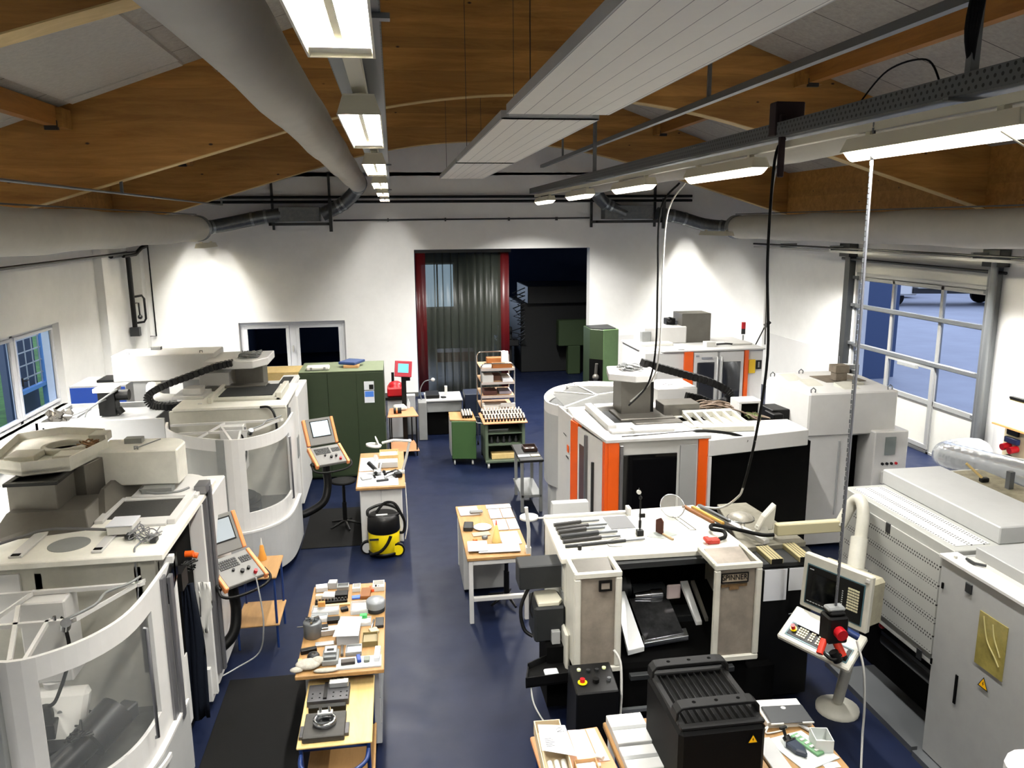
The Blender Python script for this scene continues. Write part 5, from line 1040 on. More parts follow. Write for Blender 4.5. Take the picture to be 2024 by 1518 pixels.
# left end: window, belt covers, chip chute
m = MB(o); m.box(1.49, 1.5, 6.95, 7.15, 1.2, 1.45); m.box(1.49, 1.5, 6.9, 7.0, 1.1, 1.17); m.build('side_window', MIDG, t)
m = MB(o); m.prism([(1.5, 6.6), (1.5, 7.0), (1.46, 7.0), (1.46, 6.6)], .5, .9); m.build('side_bulge', CREAM, t, .02)
m = MB(o); m.box(1.08, 1.5, 6.95, 7.2, 1.2, 1.44); m.build('spindle_cover', DARKG, t, .01)
m = MB(o); m.box(1.2, 1.5, 6.8, 7.15, .72, 1.08); m.build('motor', DARKG, t, .02); m = MB(o); m.prism([(1.24, 6.82), (1.44, 6.82), (1.48, 6.88), (1.46, 7.08), (1.4, 7.1), (1.24, 7.08)], 1.08, 1.12); m.build('motor_lid', mat('cream_lid', '#cfcab6', .5), t, .006)
m = MB(o); m.tube(catmull([(1.2, 7.05, 1.2), (1.1, 7.0, 1.0), (1.12, 6.95, .8), (1.2, 6.9, .74)], 5), .018, 8); m.tube(catmull([(1.22, 7.0, 1.15), (1.18, 6.95, 1.0), (1.22, 6.9, .9)], 5), .008, 6); m.build('motor_cable', BLACK, t)
m = MB(o); m.box(1.3, 1.5, 6.7, 7.1, .1, .72); m.build('motor_bracket', BLACKM, t)
m = MB(o); m.hexa([(1.05, 6.42, .5), (1.5, 6.45, .5), (1.5, 6.85, .55), (1.1, 6.62, .55), (1.05, 6.42, .52), (1.5, 6.45, .52), (1.5, 6.85, .57), (1.1, 6.62, .57)])
m.sheet([(1.05, 6.42), (1.5, 6.45)], .5, .6, .012); m.sheet([(1.1, 6.62), (1.05, 6.42)], .5, .6, .012); m.sheet([(1.5, 6.85), (1.1, 6.62)], .55, .63, .012); m.build('chip_chute', BLACK, t)
m = MB(o); m.box(1.25, 1.38, 6.52, 6.62, .53, .56); m.build('rag_in_chute', PAPER, t, .01)
m = MB(o); m.box(1.36, 1.44, 6.75, 6.82, .72, .85); m.build('chute_bracket', PALE, t, .004)
m = MB(o); m.tube(catmull([(1.1, 6.45, .5), (1.12, 6.4, .35), (1.2, 6.35, .2), (1.3, 6.3, .1)], 5), .008, 6); m.build('drain_hose', OFFW, t)
# operator box with knobs on the lower left
m = MB(o); m.hexa([(1.42, 6.0, .08), (1.8, 6.0, .08), (1.8, 6.4, .08), (1.42, 6.4, .08), (1.42, 5.98, .68), (1.8, 5.98, .68), (1.8, 6.32, .76), (1.42, 6.32, .76)]); p = m.build('button_box', BLACK, t, .01)
for x, y, r, h, mt, nm in ((1.5, 6.24, .018, .015, mat('lit_button', '#e7edb0', .3), 'white_button'), (1.73, 6.24, .018, .015, mat('lit_button', '#e7edb0', .3), 'white_button'), (1.58, 6.22, .018, .02, DARKG, 'switch'), (1.66, 6.22, .018, .02, DARKG, 'switch'), (1.74, 6.1, .018, .03, SILVER, 'switch'), (1.62, 6.1, .03, .03, BLACK, 'dial'), (1.5, 6.1, .042, .008, YELLOW, 'yellow_ring'), (1.5, 6.1, .022, .04, RED, 'emergency_button')):
    z = .68 + (y - 5.98) * .235; MB(o).cyl((x, y, z), (x, y, z + h), r, n=16).build(nm, mt, p)
m = MB(o); m.tube(catmull([(1.85, 6.35, .85), (1.9, 6.3, .75), (1.9, 6.25, .5), (1.88, 6.2, .3), (1.84, 6.1, .1)], 5), .012, 8); m.build('hose', OFFW, t)
m = MB(o); m.box(1.9, 2.3, 6.2, 6.24, .3, .33); m.build('foot_rail', SILVER, t)
# white plate at the rear of the top, lamp fitting
m = MB(o); m.hexa([(1.6, 7.95, 1.4), (2.02, 7.95, 1.4), (2.02, 8.1, 1.4), (1.6, 8.1, 1.4), (1.62, 8.02, 1.66), (2.02, 8.02, 1.66), (2.02, 8.12, 1.66), (1.62, 8.12, 1.66)]); m.build('rear_hood', PALE, t, .006)
m = MB(o); m.box(1.5, 2.4, 7.85, 7.9, 1.555, 1.585); m.box(2.4, 2.44, 7.8, 7.9, 1.555, 1.64); m.build('rear_rail', WHITE, t, .004)
# right extension
m = MB(o); m.prism([(3.25, 6.6), (3.9, 6.6), (4.0, 7.0), (3.95, 8.1), (3.22, 8.1)], .05, 1.4); m.build('right_body', BLACK, t, .01)
m = MB(o); m.prism([(3.3, 6.9), (4.0, 6.95), (4.0, 7.2), (3.9, 8.12), (3.55, 8.12)], 1.42, 1.5); m.build('right_deck', mat('oily_deck', '#8c887a', .4, .4, noise=.35, scale=6), t, .006)
m = MB(o); m.hexa([(3.24, 7.98, 1.5), (3.3, 8.05, 1.5), (3.62, 6.98, 1.5), (3.55, 6.95, 1.5), (3.24, 7.98, 1.54), (3.3, 8.05, 1.54), (3.62, 6.98, 1.54), (3.55, 6.95, 1.54)]); m.build('deck_rail', WHITE, t)
m = MB(o); m.prism([(3.32, 6.62), (3.95, 6.62), (4.02, 6.95), (3.32, 6.95)], 1.4, 1.45); m.build('front_deck', DARKG, t, .006)
for x in (3.45, 3.74):
    m = MB(o); m.box(x, x + .13, 6.6, 6.95, 1.45, 1.5); k = m.build('extrusion', mat('yellowed_extrusion', '#c4b98c', .35, .5), t, .004); MB(o).box(x + .01, x + .12, 6.595, 6.602, 1.45, 1.5).build('end_cap', BLACK, k)
    m = MB(o)
    for q in (.03, .06, .09): m.box(x + q, x + q + .006, 6.6, 6.95, 1.499, 1.5015)
    m.build('groove', DARKG, k)
m = MB(o); m.tube([(3.66, 6.58, .93), (3.7, 6.54, .95), (3.74, 6.55, .93), (3.74, 6.58, .88)], .012, 8); m.build('drawer_hook', CHROME, t)
for (x, y, z), r in (((3.42, 7.1, .03), .04), ((1.6, 7.7, .03), .04)): pass
# swivel arm and monitor
m = MB(o); m.lathe([(.12, 0), (.12, .02), (.07, .04), (.06, .12)], (3.62, 7.15, 1.5), 20); m.prism([(3.55, 1.58), (3.72, 1.58), (3.74, 1.85), (3.62, 1.72)], 7.1, 7.2, 'y'); m.build('arm_base', CREAM, t, .01)
m = MB(o); m.box(3.7, 4.42, 6.98, 7.06, 1.56, 1.68); m.build('arm_beam', mat('beige_arm', '#b5ae8e', .45), t, .01)
m = MB(o); m.tube(catmull([(4.4, 7.02, 1.62), (4.5, 7.0, 1.85), (4.52, 6.9, 1.92), (4.5, 6.8, 1.8), (4.42, 6.7, 1.5)], 5), .06, 12); m.cyl((4.4, 6.68, 1.62), (4.3, 6.55, 1.35), .08, n=16); m.cyl((4.3, 6.55, 1.38), (4.25, 6.5, 1.2), .11, n=18); m.build('arm_joint', CREAM, t)
t = thing('lathe_console', 'beige lathe control console with a black screen on the swivel arm', 'control console', (3.8, 6.2, 0)); o = t.location
rz = math.radians(-43.5); 
# screen frame: axes u along the face to the right, v up, built about its lower left corner
P0 = Vector((3.62, 6.34, 1.15)); u = Vector((.44, -.9, 0)).normalized(); v = Vector((.06, .03, 1)).normalized(); n = u.cross(v).normalized()
Tm = Matrix(((u.x, -n.x, v.x, P0.x), (u.y, -n.y, v.y, P0.y), (u.z, -n.z, v.z, P0.z), (0, 0, 0, 1)))
def K(fn, name, mt, par=None, bev=0.):
    m = MB(o); m.T = Tm; fn(m); return m.build(name, mt, par or t, bev)
K(lambda m: m.box(0, .67, 0, .06, 0, .52), 'screen_housing', CREAM, bev=.012); K(lambda m: m.box(.06, .65, .06, .28, .02, .45), 'rear_housing', mat('plastic_wrapped_cream', '#a39e88', .3, noise=.3), bev=.03)
f = K(lambda m: m.box(.06, .61, -.008, .0, .06, .42), 'black_fascia', BLACK); K(lambda m: m.frame(.05, .62, .05, .43, -.006, .0, .012), 'teal_edge', mat('teal_line', '#44626a', .4), f)
K(lambda m: m.box(.12, .35, -.012, -.008, .12, .36), 'screen', mat('off_screen', '#020303', .08), f)
def kk(m):
    for i in range(8):
        for j in range(5): m.box(.47 + j * .022, .488 + j * .022, -.014, -.008, .16 + i * .026, .176 + i * .026)
K(kk, 'keys', mat('cream_keys', '#cfc9a8', .4), f)
def kk(m):
    for i in range(8): m.box(.415, .425, -.012, -.008, .16 + i * .02, .168 + i * .02)
    m.box(.08, .12, -.011, -.008, .385, .392)
    for i in range(8): m.box(.08 + i * .03, .1 + i * .03, -.011, -.008, .08, .086)
K(kk, 'key_markings', GREYW, f)
K(lambda m: m.box(.62, .65, -.012, 0, .46, .49), 'corner_cap', OFFW)
# keyboard shelf
P0 = Vector((3.62, 6.34, 1.14)); v2 = Vector((-.33, -.25, -.15)).normalized(); n2 = u.cross(v2).normalized() * -1
Tm = Matrix(((u.x, v2.x, n2.x, P0.x), (u.y, v2.y, n2.y, P0.y), (u.z, v2.z, n2.z, P0.z), (0, 0, 0, 1)))
if (Tm.to_3x3() @ Vector((0, 0, 1))).z < 0: Tm = Tm @ Matrix.Scale(-1, 4, (0, 0, 1))
kb = K(lambda m: m.box(-.02, .69, 0, .42, -.05, 0), 'keyboard_shelf', CREAM, bev=.012)
K(lambda m: m.box(.04, .65, .2, .37, 0, .004), 'key_fascia', mat('teal_fascia', '#4b6a70', .4), kb)
K(lambda m: m.box(.055, .64, .215, .355, .004, .007), 'key_field', BLACK, kb)
def kk(m):
    for i in range(10):
        for j in range(4):
            if i not in (4, 7): m.box(.14 + i * .024, .157 + i * .024, .23 + j * .028, .248 + j * .028, .007, .013)
K(kk, 'keys', mat('cream_keys', '#cfc9a8', .4), kb)
K(lambda m: m.cyl((.09, .28, .007), (.09, .28, .015), .034, n=18), 'yellow_ring', YELLOW, kb); K(lambda m: m.cyl((.09, .28, .015), (.09, .28, .05), .02, n=16), 'emergency_button', RED, kb)
K(lambda m: m.box(.5, .61, .23, .32, .007, .012), 'number_pad', GREYW, kb)
m = MB(o); m.tube([(3.98, 6.0, .95), (4.0, 6.1, .6), (4.1, 6.35, .1)], .05, 14); m.lathe([(.2, 0), (.2, .04), (.06, .08)], (4.1, 6.35, 0), 20); m.build('pedestal', CREAM, t)
# papers pinned on the lathe front
tag(MB((3.5, 6.59, 1.3)).box(3.39, 3.62, 6.585, 6.59, 1.08, 1.4).build('paper_sheet', PAPER), 'larger white sheet hanging on the front of the lathe right end', 'paper', 'sheets hanging on the lathe')
tag(MB((3.75, 6.59, 1.3)).box(3.64, 3.82, 6.585, 6.59, 1.17, 1.4).build('paper_sheet', PAPER), 'smaller white sheet with a red dot hanging on the lathe right end', 'paper', 'sheets hanging on the lathe')
tag(MB((3.9, 6.1, 1.1)).quad((3.6, 6.2, 1.13), (3.49, 6.12, 1.085), (3.6, 5.88, 1.085), (3.71, 5.97, 1.13), .002).build('paper_sheet', PAPER), 'folded white sheets lying on the lathe keyboard shelf', 'paper')
BARM = mat('dark_tool_steel', '#2c2b2a', .4, .3)
# things on the lathe top
for i, (y, x1, r, c) in enumerate(((7.62, 2.05, .02, BARM), (7.5, 2.1, .022, BARM), (7.4, 2.05, .026, BARM), (7.28, 2.15, .026, DARKG), (7.17, 2.15, .02, BARM), (7.06, 2.62 - .25, .016, DARKG))):
    nm = ['thin steel bar, rearmost of those lying on the lathe', 'steel boring bar, second from the rear on the lathe', 'thicker steel bar, third from the rear on the lathe', 'dark boring bar, fourth from the rear on the lathe', 'steel bar, second from the front on the lathe', 'long thin dark bar, front one of those on the lathe'][i]
    b = thing('boring_bar', nm, 'metal bar', (1.55, y, 1.556), group='bars lying on the lathe'); m = MB(); m.cyl((0, 0, r), (x1 - 1.75, .05, r), r, n=12); m.build('shank', c, b); m = MB(); m.cyl((x1 - 1.75, .05, r), (x1 - 1.55, .06, r), r * .7, n=10); m.build('tip', SILVER, b)
tb = thing('dial_indicator', 'black magnetic stand with a dial gauge on the lathe top', 'gauge stand', (2.36, 7.25, 1.556)); m = MB(); m.box(-.035, .035, -.03, .03, 0, .06); m.build('magnetic_base', BLACK, tb, .004); m = MB(); m.cyl((0, 0, .06), (0, 0, .4), .008, n=8); m.cyl((0, 0, .08), (0, 0, .16), .015, n=10); m.box(-.01, .05, -.012, .012, .19, .23); m.ball((0, 0, .4), .018); m.cyl((0, 0, .42), (-.02, 0, .5), .006, n=6); m.build('rod', BLACK, tb); m = MB(); m.cyl((-.02, -.012, .46), (-.02, .012, .46), .022, n=16); m.build('dial', OFFW, tb)
sv = thing('sieve', 'steel wire sieve resting on the rear of the lathe top', 'sieve', (2.85, 7.62, 1.556)); MESH = mat('wire_mesh', '#9a9890', .4, .6, alpha=.28)
m = MB(); N = 20; vs = []
m.T = Matrix.Translation((0, .05, .13)) @ Matrix.Rotation(math.radians(50), 4, 'X')
pr = [(.02, -.1), (.07, -.085), (.11, -.05), (.13, 0)]; m.lathe(pr, n=24); m.build('mesh_bowl', MESH, sv); m = MB(); m.T = Matrix.Translation((0, .05, .13)) @ Matrix.Rotation(math.radians(50), 4, 'X'); m.tube([(.132 * math.cos(a), .132 * math.sin(a), 0) for a in [2 * pi * i / 24 for i in range(24)]], .005, 6, True); m.build('rim', CHROME, sv)
m = MB(); m.tube([(-.02, -.03, .04), (.06, -.33, .006), (.12, -.34, .006), (.03, -.03, .04)], .004, 6); m.build('handle', CHROME, sv)
sv = thing('sieve', 'dusty shallow wire sieve lying on the oily right end of the lathe', 'sieve', (3.62, 7.65, 1.505)); m = MB(); m.lathe([(.14, 0), (.12, .03), (.07, .055), (.02, .06)], n=24); m.build('mesh_bowl', mat('dusty_mesh', '#8f8b80', .5, .3, noise=.3, scale=30), sv); m = MB(); m.tube([(.142 * math.cos(a), .142 * math.sin(a), .004) for a in [2 * pi * i / 24 for i in range(24)]], .005, 6, True); m.tube([(-.05, -.13, .005), (-.12, -.25, .005), (-.08, -.27, .005), (-.02, -.14, .005)], .004, 6); m.build('rim', CHROME, sv)
br = thing('hand_brush', 'brown bristled brush with wooden handle on the lathe top', 'brush', (2.6, 7.2, 1.556), math.radians(-70)); m = MB(); m.prism([(-.13, .0), (-.02, 0), (-.02, .14), (-.06, .17), (-.13, .13)], -.012, .012, 'y'); m.build('bristles', mat('brown_bristle', '#3f1d12', .9), br, .006); m = MB(); m.box(-.02, .14, -.012, .012, .0, .02); m.build('handle', mat('pale_brush_handle', '#a58c6a', .6), br, .004)
tag(MB((2.56, 7.3, 1.556)).prism([(2.42, 7.2), (2.56, 7.12), (2.74, 7.2), (2.66, 7.32), (2.48, 7.3)], 1.556, 1.56).build('glass_scraper', mat('clear_plate', '#b9c0bb', .1, alpha=.5)), 'small clear plate under the brown brush on the lathe', 'plate')
tag(MB((1.78, 6.95, 1.556)).cyl((1.68, 7.0, 1.556), (1.68, 7.0, 1.6), .02, n=14).build('black_cap', BLACK), 'small black cap standing near the left front of the lathe top', 'cap')  # small loose black cap on the lathe top
tag(MB((1.8, 6.98, 1.556)).cyl((1.8, 6.98, 1.556), (1.8, 6.98, 1.566), .02, n=14).build('washer', CHROME), 'small shiny washer by the black cap on the lathe', 'washer')
tag(MB((2.0, 7.05, 1.556)).tube(catmull([(2.15, 7.2, 1.57), (2.02, 7.15, 1.562), (1.98, 7.03, 1.562), (2.1, 6.98, 1.57)], 5), .005, 6).build('bent_wire', MIDG), 'short bent grey wire on the lathe top', 'wire')
tag(MB((2.1, 7.7, 1.556)).box(2.12, 2.38, 7.45, 7.8, 1.556, 1.56).build('grey_mat', mat('grey_rubber_sheet', '#6a6b6c', .7)), 'grey rubber sheet beside the bars on the lathe top', 'mat')
ag = thing('air_gun', 'red handled air gun with a black hose on the lathe right corner', 'air gun', (3.05, 6.95, 1.556)); m = MB(); m.box(-.11, .02, -.05, .03, 0, .05); m.box(-.13, -.07, -.06, .04, .02, .06); m.build('grip', mat('dull_red_plastic', '#b03020', .45), ag, .01); m = MB(); m.tube(catmull([(.02, 0, .03), (.1, .03, .04), (.12, .12, .06), (.04, .22, .05), (.1, .32, .05), (.3, .22, .03), (.5, .06, .02), (.62, .04, .02)], 6), .02, 8); m.build('hose', RUBBER, ag)
for i, (x, y, c, lab) in enumerate(((3.2, 7.72, LEATH, 'brown wooden hammer handle at the rear of the lathe edge'), (3.29, 7.68, mat('yellow_wood', '#b98d3c', .5), 'yellow wooden stick lying beside the lathe rail'), (3.38, 7.72, SILVER, 'grey metal tube lying beside the lathe rail'))):
    tag(MB((x, y, 1.56)).hexa([(x, y - .3, 1.556), (x + .03, y - .3, 1.556), (x - .1, y + .22, 1.556), (x - .14, y + .22, 1.556), (x, y - .3, 1.585), (x + .03, y - .3, 1.585), (x - .1, y + .22, 1.585), (x - .14, y + .22, 1.585)]).build('tool_stick', c, None, .004), lab, 'tool')
# ---------------------------------------------------------------- hanging socket box on its cable, and the other drops
t = thing('hanging_socket', 'black power socket box with red and blue plugs hanging on a chain and cable', 'power outlet', (3.7, 5.9, 1.0)); o = t.location
m = MB(o); m.box(3.62, 3.8, 5.82, 5.98, 1.0, 1.24); m.box(3.64, 3.78, 5.84, 5.96, 1.24, 1.28); m.build('box', BLACK, t, .015); m = MB(o); m.box(3.63, 3.79, 5.86, 5.96, 1.27, 1.31); m.build('grey_lid', MIDG, t, .015)
m = MB(o); m.cyl((3.71, 5.84, 1.12), (3.71, 5.76, 1.11), .05, n=18); m.build('red_plug', RED, t); m = MB(o); m.cyl((3.8, 5.86, 1.1), (3.88, 5.8, 1.06), .03, n=14); m.build('blue_plug', BLUE, t)
m = MB(o); m.cyl((3.62, 5.88, 1.02), (3.55, 5.82, .93), .03, n=12); m.cyl((3.72, 5.86, 1.0), (3.75, 5.8, .9), .035, n=14); m.build('lower_plug', mat('orange_red_plug', '#c8331f', .4), t); m = MB(o); m.tube(catmull([(3.64, 5.9, 1.0), (3.58, 5.82, .95), (3.64, 5.76, .9), (3.72, 5.78, .93)], 5), .014, 8); m.cyl((3.66, 5.8, .95), (3.7, 5.78, .87), .04, n=12); m.build('cable_loop', BLACK, t)
m = MB(o); zz = 1.3
while zz < 5.2: m.cyl((3.71, 5.9, zz), (3.71, 5.9, zz + .033), .008 if round(zz / .04) % 2 else .0045, n=6); zz += .04
m.build('chain', SILVER, t); m = MB(o); m.tube([(3.725, 5.91, 5.2), (3.74, 5.91, 3.6), (3.73, 5.91, 2.2), (3.72, 5.91, 1.3)], .011, 8); m.build('grey_cable', mat('grey_hanging_cable', '#5f6065', .5), t)
tag(MB((3.8, 5.7, 1.0)).tube(catmull([(3.77, 5.64, 1.16), (3.8, 5.56, .95), (3.84, 5.56, .6), (3.86, 5.58, .3), (3.82, 5.5, .02)], 6), .01, 8).build('cable', OFFW), 'white cable falling to the floor from the blue plug of the hanging socket', 'cable')
t.location = (3.57, 5.69, 1.16)
for q in (): pass
t = thing('hanging_cable', 'black cable dropping from the dark bracket to the right milling machine', 'cable', (3.47, 7.1, 2)); m = MB(t.location); m.tube(catmull([(3.6, 7.1, 5.4), (3.5, 7.08, 5.2), (3.47, 7.05, 4.3), (3.5, 7.0, 3.4), (3.45, 7.05, 2.6), (3.47, 7.3, 2.0), (3.55, 7.6, 1.75)], 6), .014, 8); m.build('black_cable', RUBBER, t); m = MB(t.location); m.tube(catmull([(3.6, 7.12, 5.3), (3.52, 7.12, 5.0), (3.5, 7.1, 4.3), (3.49, 7.05, 3.5)], 6), .008, 6); m.tube(catmull([(3.45, 7.06, 2.55), (3.47, 7.3, 2.0), (3.5, 7.5, 1.8), (3.42, 7.7, 1.62), (3.3, 7.9, 1.56)], 6), .012, 6); m.build('white_cable', OFFW, t)
m = MB(t.location); m.box(3.48, 3.76, 7.06, 7.2, 5.42, 5.72); m.box(3.5, 3.56, 7.0, 7.04, 5.05, 5.6); m.build('dark_bracket', mat('dark_brown_cloth', '#1d0d0d', .9), t, .01)
t = thing('hanging_cable', 'black and white cables dropping near the back wall behind the milling machine', 'cable', (3.07, 9, 2.3)); m = MB(t.location); m.tube(catmull([(3.3, 9, 5.1), (3.08, 9, 4.8), (3.07, 9, 4), (3.07, 9, 3.2), (3.05, 9.2, 2.7), (3.0, 9.8, 2.3)], 6), .012, 8); m.build('black_cable', RUBBER, t); m = MB(t.location); m.tube(catmull([(3.35, 8.95, 5.1), (3.17, 8.98, 4.8), (3.13, 9, 4.2), (3.12, 9, 3.2), (3.1, 9.2, 2.75), (3.02, 9.8, 2.35)], 6), .01, 8); m.build('white_cable', OFFW, t)
# ================================================================ BENCHES, CARTS AND CUPBOARDS
def lbl(o, label, cat, group=None): return tag(o, label, cat, group)
CLEAR = mat('clear_plastic', '#d9dfe2', .1, alpha=.4)
GREYC = mat('bench_grey', '#a9abad', .5)
# ---- parts bench in the left aisle
t = thing('parts_bench', 'narrow grey bench crowded with tools and parts in the left aisle', 'workbench', (-.585, 7.15, 0)); o = t.location
m = MB(o); m.box(-.96, -.21, 6.28, 8.0, .86, .9); m.build('bench_top', BEECH, t, .006)
m = MB(o); m.box(-.9, -.26, 6.47, 7.95, .05, .86); m.build('body', GREYC, t, .006); m = MB(o)
for z in (.3, .55): m.box(-.262, -.255, 6.4, 7.9, z, z + .01)
m.build('drawer_line', MIDG, t)
Z = .902
m = MB(o); m.box(-.62, -.235, 6.32, 6.5, Z - .002, Z + .012); m.build('front_mat', GREYW, t)
def B(name, x, y, w, d, h, mt, label, cat, rz=0, z=Z, bev=.004, group=None):
    b = thing(name, label, cat, (x, y, z), rz, group); MB().box(-w / 2, w / 2, -d / 2, d / 2, 0, h).build(name + '_body', mt, b, bev); return b
def tray(name, x, y, w, d, h, mt, label, cat, rz=0, z=Z, fill=None, group=None):
    b = thing(name, label, cat, (x, y, z), rz, group); m = MB(); m.box(-w / 2, w / 2, -d / 2, d / 2, 0, .004); m.frame(-w / 2, w / 2, -d / 2, d / 2, .004, h, .006, 'z'); m.build('shell', mt, b)
    if fill: MB().box(-w / 2 + .01, w / 2 - .01, -d / 2 + .01, d / 2 - .01, .004, h * .6).build('contents', fill, b)
    return b
B('foil_packet', -.87, 7.9, .12, .1, .05, mat('grey_wrap', '#b8babb', .5), 'grey wrapped packet at the far left corner of the parts bench', 'packet', .1)
B('cardboard_box', -.76, 7.95, .09, .09, .07, PALE, 'pale little box at the far edge of the parts bench', 'box', -.1)
tray('parts_tray', -.65, 7.88, .12, .1, .05, ALU, 'small metal tray with bolts by the far edge of the parts bench', 'tray', 0, fill=MIDG)
b = B('steel_plate', -.78, 7.74, .14, .12, .03, PALE, 'pale steel plate left of the square black block on the parts bench', 'plate', -.2)
B('bar_block', -.88, 7.72, .07, .05, .04, mat('cream_block', '#d5cfb9', .5), 'small cream block at the left side of the parts bench', 'block')
B('black_block', -.655, 7.71, .13, .11, .05, BLACK, 'square black block near the far end of the parts bench', 'block')
t2 = thing('collet_rack', 'long black rack holding a row of small bits across the parts bench', 'rack', (-.75, 7.59, Z), .06); MB().box(-.16, .16, -.025, .025, 0, .03).build('base', BLACK, t2, .004)
for i in range(10): MB().cyl((-.145 + i * .032, 0, .03), (-.145 + i * .032, 0, .05), .011, n=8).build('bit', BLACK if i % 2 else DARKG, t2)
B('wood_strip', -.74, 7.52, .36, .03, .02, PINE, 'pale wooden strip in front of the black rack on the parts bench', 'strip', .05)
t2 = tray('white_tray', -.51, 7.86, .08, .12, .04, OFFW, 'small white tray holding two rings on the parts bench', 'tray'); MB().lathe([(.015, .004), (.02, .01), (.015, .015)], (0, -.02, 0), 14).build('ring', SILVER, t2)
B('blue_pouch', -.505, 7.66, .09, .06, .02, mat('light_blue', '#3f67c4', .5), 'flat light blue pouch on the parts bench', 'pouch', .1)
B('leather_case', -.41, 7.72, .1, .2, .035, LEATH, 'upright brown leather case on the parts bench', 'case', -.05)
B('orange_tube', -.35, 7.82, .03, .1, .03, mat('orange_red', '#e4501f', .4), 'orange tube beside the brown case on the parts bench', 'tube', .2)
tray('white_tray', -.28, 7.86, .12, .16, .05, OFFW, 'white tray with small red and white parts at the far right corner of the bench', 'tray', 0, fill=None)
for i in range(5): B('small_part', -.31 + .03 * (i % 3), 7.81 + .05 * (i // 3), .018, .018, .03, (RED, OFFW, OFFW, BLACK, OFFW)[i], 'little %s part in the white corner tray of the parts bench' % ('red', 'leftmost white', 'rightmost white', 'black', 'white rear')[i], 'part', i * .4, Z + .006)
t2 = thing('round_tub', 'round translucent tub on the right side of the parts bench', 'tub', (-.3, 7.36, Z)); m = MB(); m.lathe([(.085, 0), (.095, .1), (.085, .12), (.02, .125)], n=24); m.build('body', mat('milky_plastic', '#85888b', .35), t2); m = MB(); m.lathe([(.088, 0), (.09, .04), (.088, .041)], n=24); m.build('dark_base', DARKG, t2)
for x, y, w, d, h, lab in ((-.79, 7.4, .26, .13, .05, 'clear flat box, left one in the middle of the parts bench'), (-.46, 7.4, .17, .2, .05, 'clear box of bits right of the middle of the parts bench'), (-.84, 7.25, .16, .1, .04, 'clear box holding a row of drill bits on the left of the parts bench'), (-.42, 7.12, .16, .12, .04, 'clear small box beside the green tag on the parts bench')):
    tray('clear_box', x, y, w, d, h, CLEAR, lab, 'plastic box', 0, fill=GREYW)
B('wooden_block', -.83, 7.43, .07, .04, .05, mat('amber_wood', '#b9803c', .5), 'amber wooden block on the clear flat box of the parts bench', 'block', 0, Z + .052)
B('dark_clamp', -.61, 7.41, .07, .06, .03, BLACK, 'dark clamp in the middle of the parts bench', 'clamp', .3)
B('black_case', -.7, 7.19, .12, .08, .04, BLACK, 'small black case left of the pen on the parts bench', 'case', .05)
B('pen', -.59, 7.19, .012, .12, .012, mat('dark_brown', '#4a2d17', .5), 'dark brown pen lying on the parts bench', 'pen', -.6)
B('green_tag', -.415, 7.19, .07, .05, .056, mat('green_tag', '#2f9c4c', .5), 'small green tag on a clear box of the parts bench', 'tag', 0)
B('spanner', -.325, 7.08, .02, .18, .012, CHROME, 'shiny spanner standing out on the right of the parts bench', 'spanner', -.1)
B('dark_pouch', -.26, 7.08, .08, .16, .03, DARKG, 'dark pouch at the right edge of the parts bench', 'pouch')
t2 = thing('three_jaw_chuck', 'round grey lathe chuck standing at the left edge of the parts bench', 'chuck', (-.87, 6.95, Z)); m = MB(); m.lathe([(.08, 0), (.085, .01), (.085, .14), (.08, .15), (.03, .15), (.03, .14)], n=28); m.build('body', SILVER, t2)
for i in range(3): a = 2.1 * i + .5; m = MB(); m.at(.045 * math.cos(a), .045 * math.sin(a), .15, a); m.box(-.025, .025, -.012, .012, 0, .03); m.build('jaw', CHROME, t2, .003)
m = MB(); m.cyl((-.08, 0, .1), (-.14, 0, .1), .006, n=8); m.build('key', STEEL, t2)
t2 = thing('machine_vise', 'long steel vise lying right of the round chuck on the parts bench', 'vise', (-.72, 6.97, Z), .1); MB().box(-.1, .1, -.045, .045, 0, .06).build('body', ALU, t2, .006); MB().box(-.07, -.01, -.04, .04, .06, .085).build('jaw', CHROME, t2, .004); MB().cyl((.1, 0, .03), (.16, 0, .03), .012, n=10).build('screw', CHROME, t2)
t2 = thing('machine_vise', 'grey steel vise at the near end of the parts bench', 'vise', (-.675, 6.5, Z)); MB().box(-.07, .07, -.1, .1, 0, .05).build('body', MIDG, t2, .006); MB().box(-.055, .055, -.02, .09, .05, .09).build('fixed_jaw', ALU, t2, .005); MB().box(-.055, .055, -.085, -.05, .05, .08).build('moving_jaw', SILVER, t2, .005); MB().box(-.03, .03, -.0, .03, .091, .094).build('slot', BLACK, t2)
p = lbl(MB((-.53, 6.87, Z)).hexa([(-.67, 6.72, Z + .1), (-.44, 6.7, Z + .1), (-.42, 7.06, Z + .1), (-.62, 7.09, Z + .1), (-.67, 6.72, Z + .102), (-.44, 6.7, Z + .102), (-.42, 7.06, Z + .102), (-.62, 7.09, Z + .102)]).build('drawing_sheet', PAPER), 'white drawing sheet lying over parts in the middle of the parts bench', 'paper')
B('parts_box', -.54, 6.88, .2, .3, .095, GREYC, 'grey box under the white drawing sheet on the parts bench', 'box')
B('steel_plate', -.75, 6.77, .17, .06, .02, ALU, 'thin shiny plate left of the drawing sheet on the parts bench', 'plate', .05)
tray('wooden_tray', -.34, 6.76, .14, .18, .05, mat('olive_board', '#71643f', .7), 'olive wooden tray on the right of the parts bench', 'tray', 0, fill=mat('olive_fill', '#8c8062', .7))
b = B('string_ball', -.31, 6.93, .08, .08, .03, mat('beige_cord', '#b5a98c', .8), 'bundle of beige cord on the right of the parts bench', 'string', .4)
B('white_box', -.27, 6.49, .05, .2, .05, PAPER, 'long upright white box near the right front corner of the parts bench', 'box', -.05)
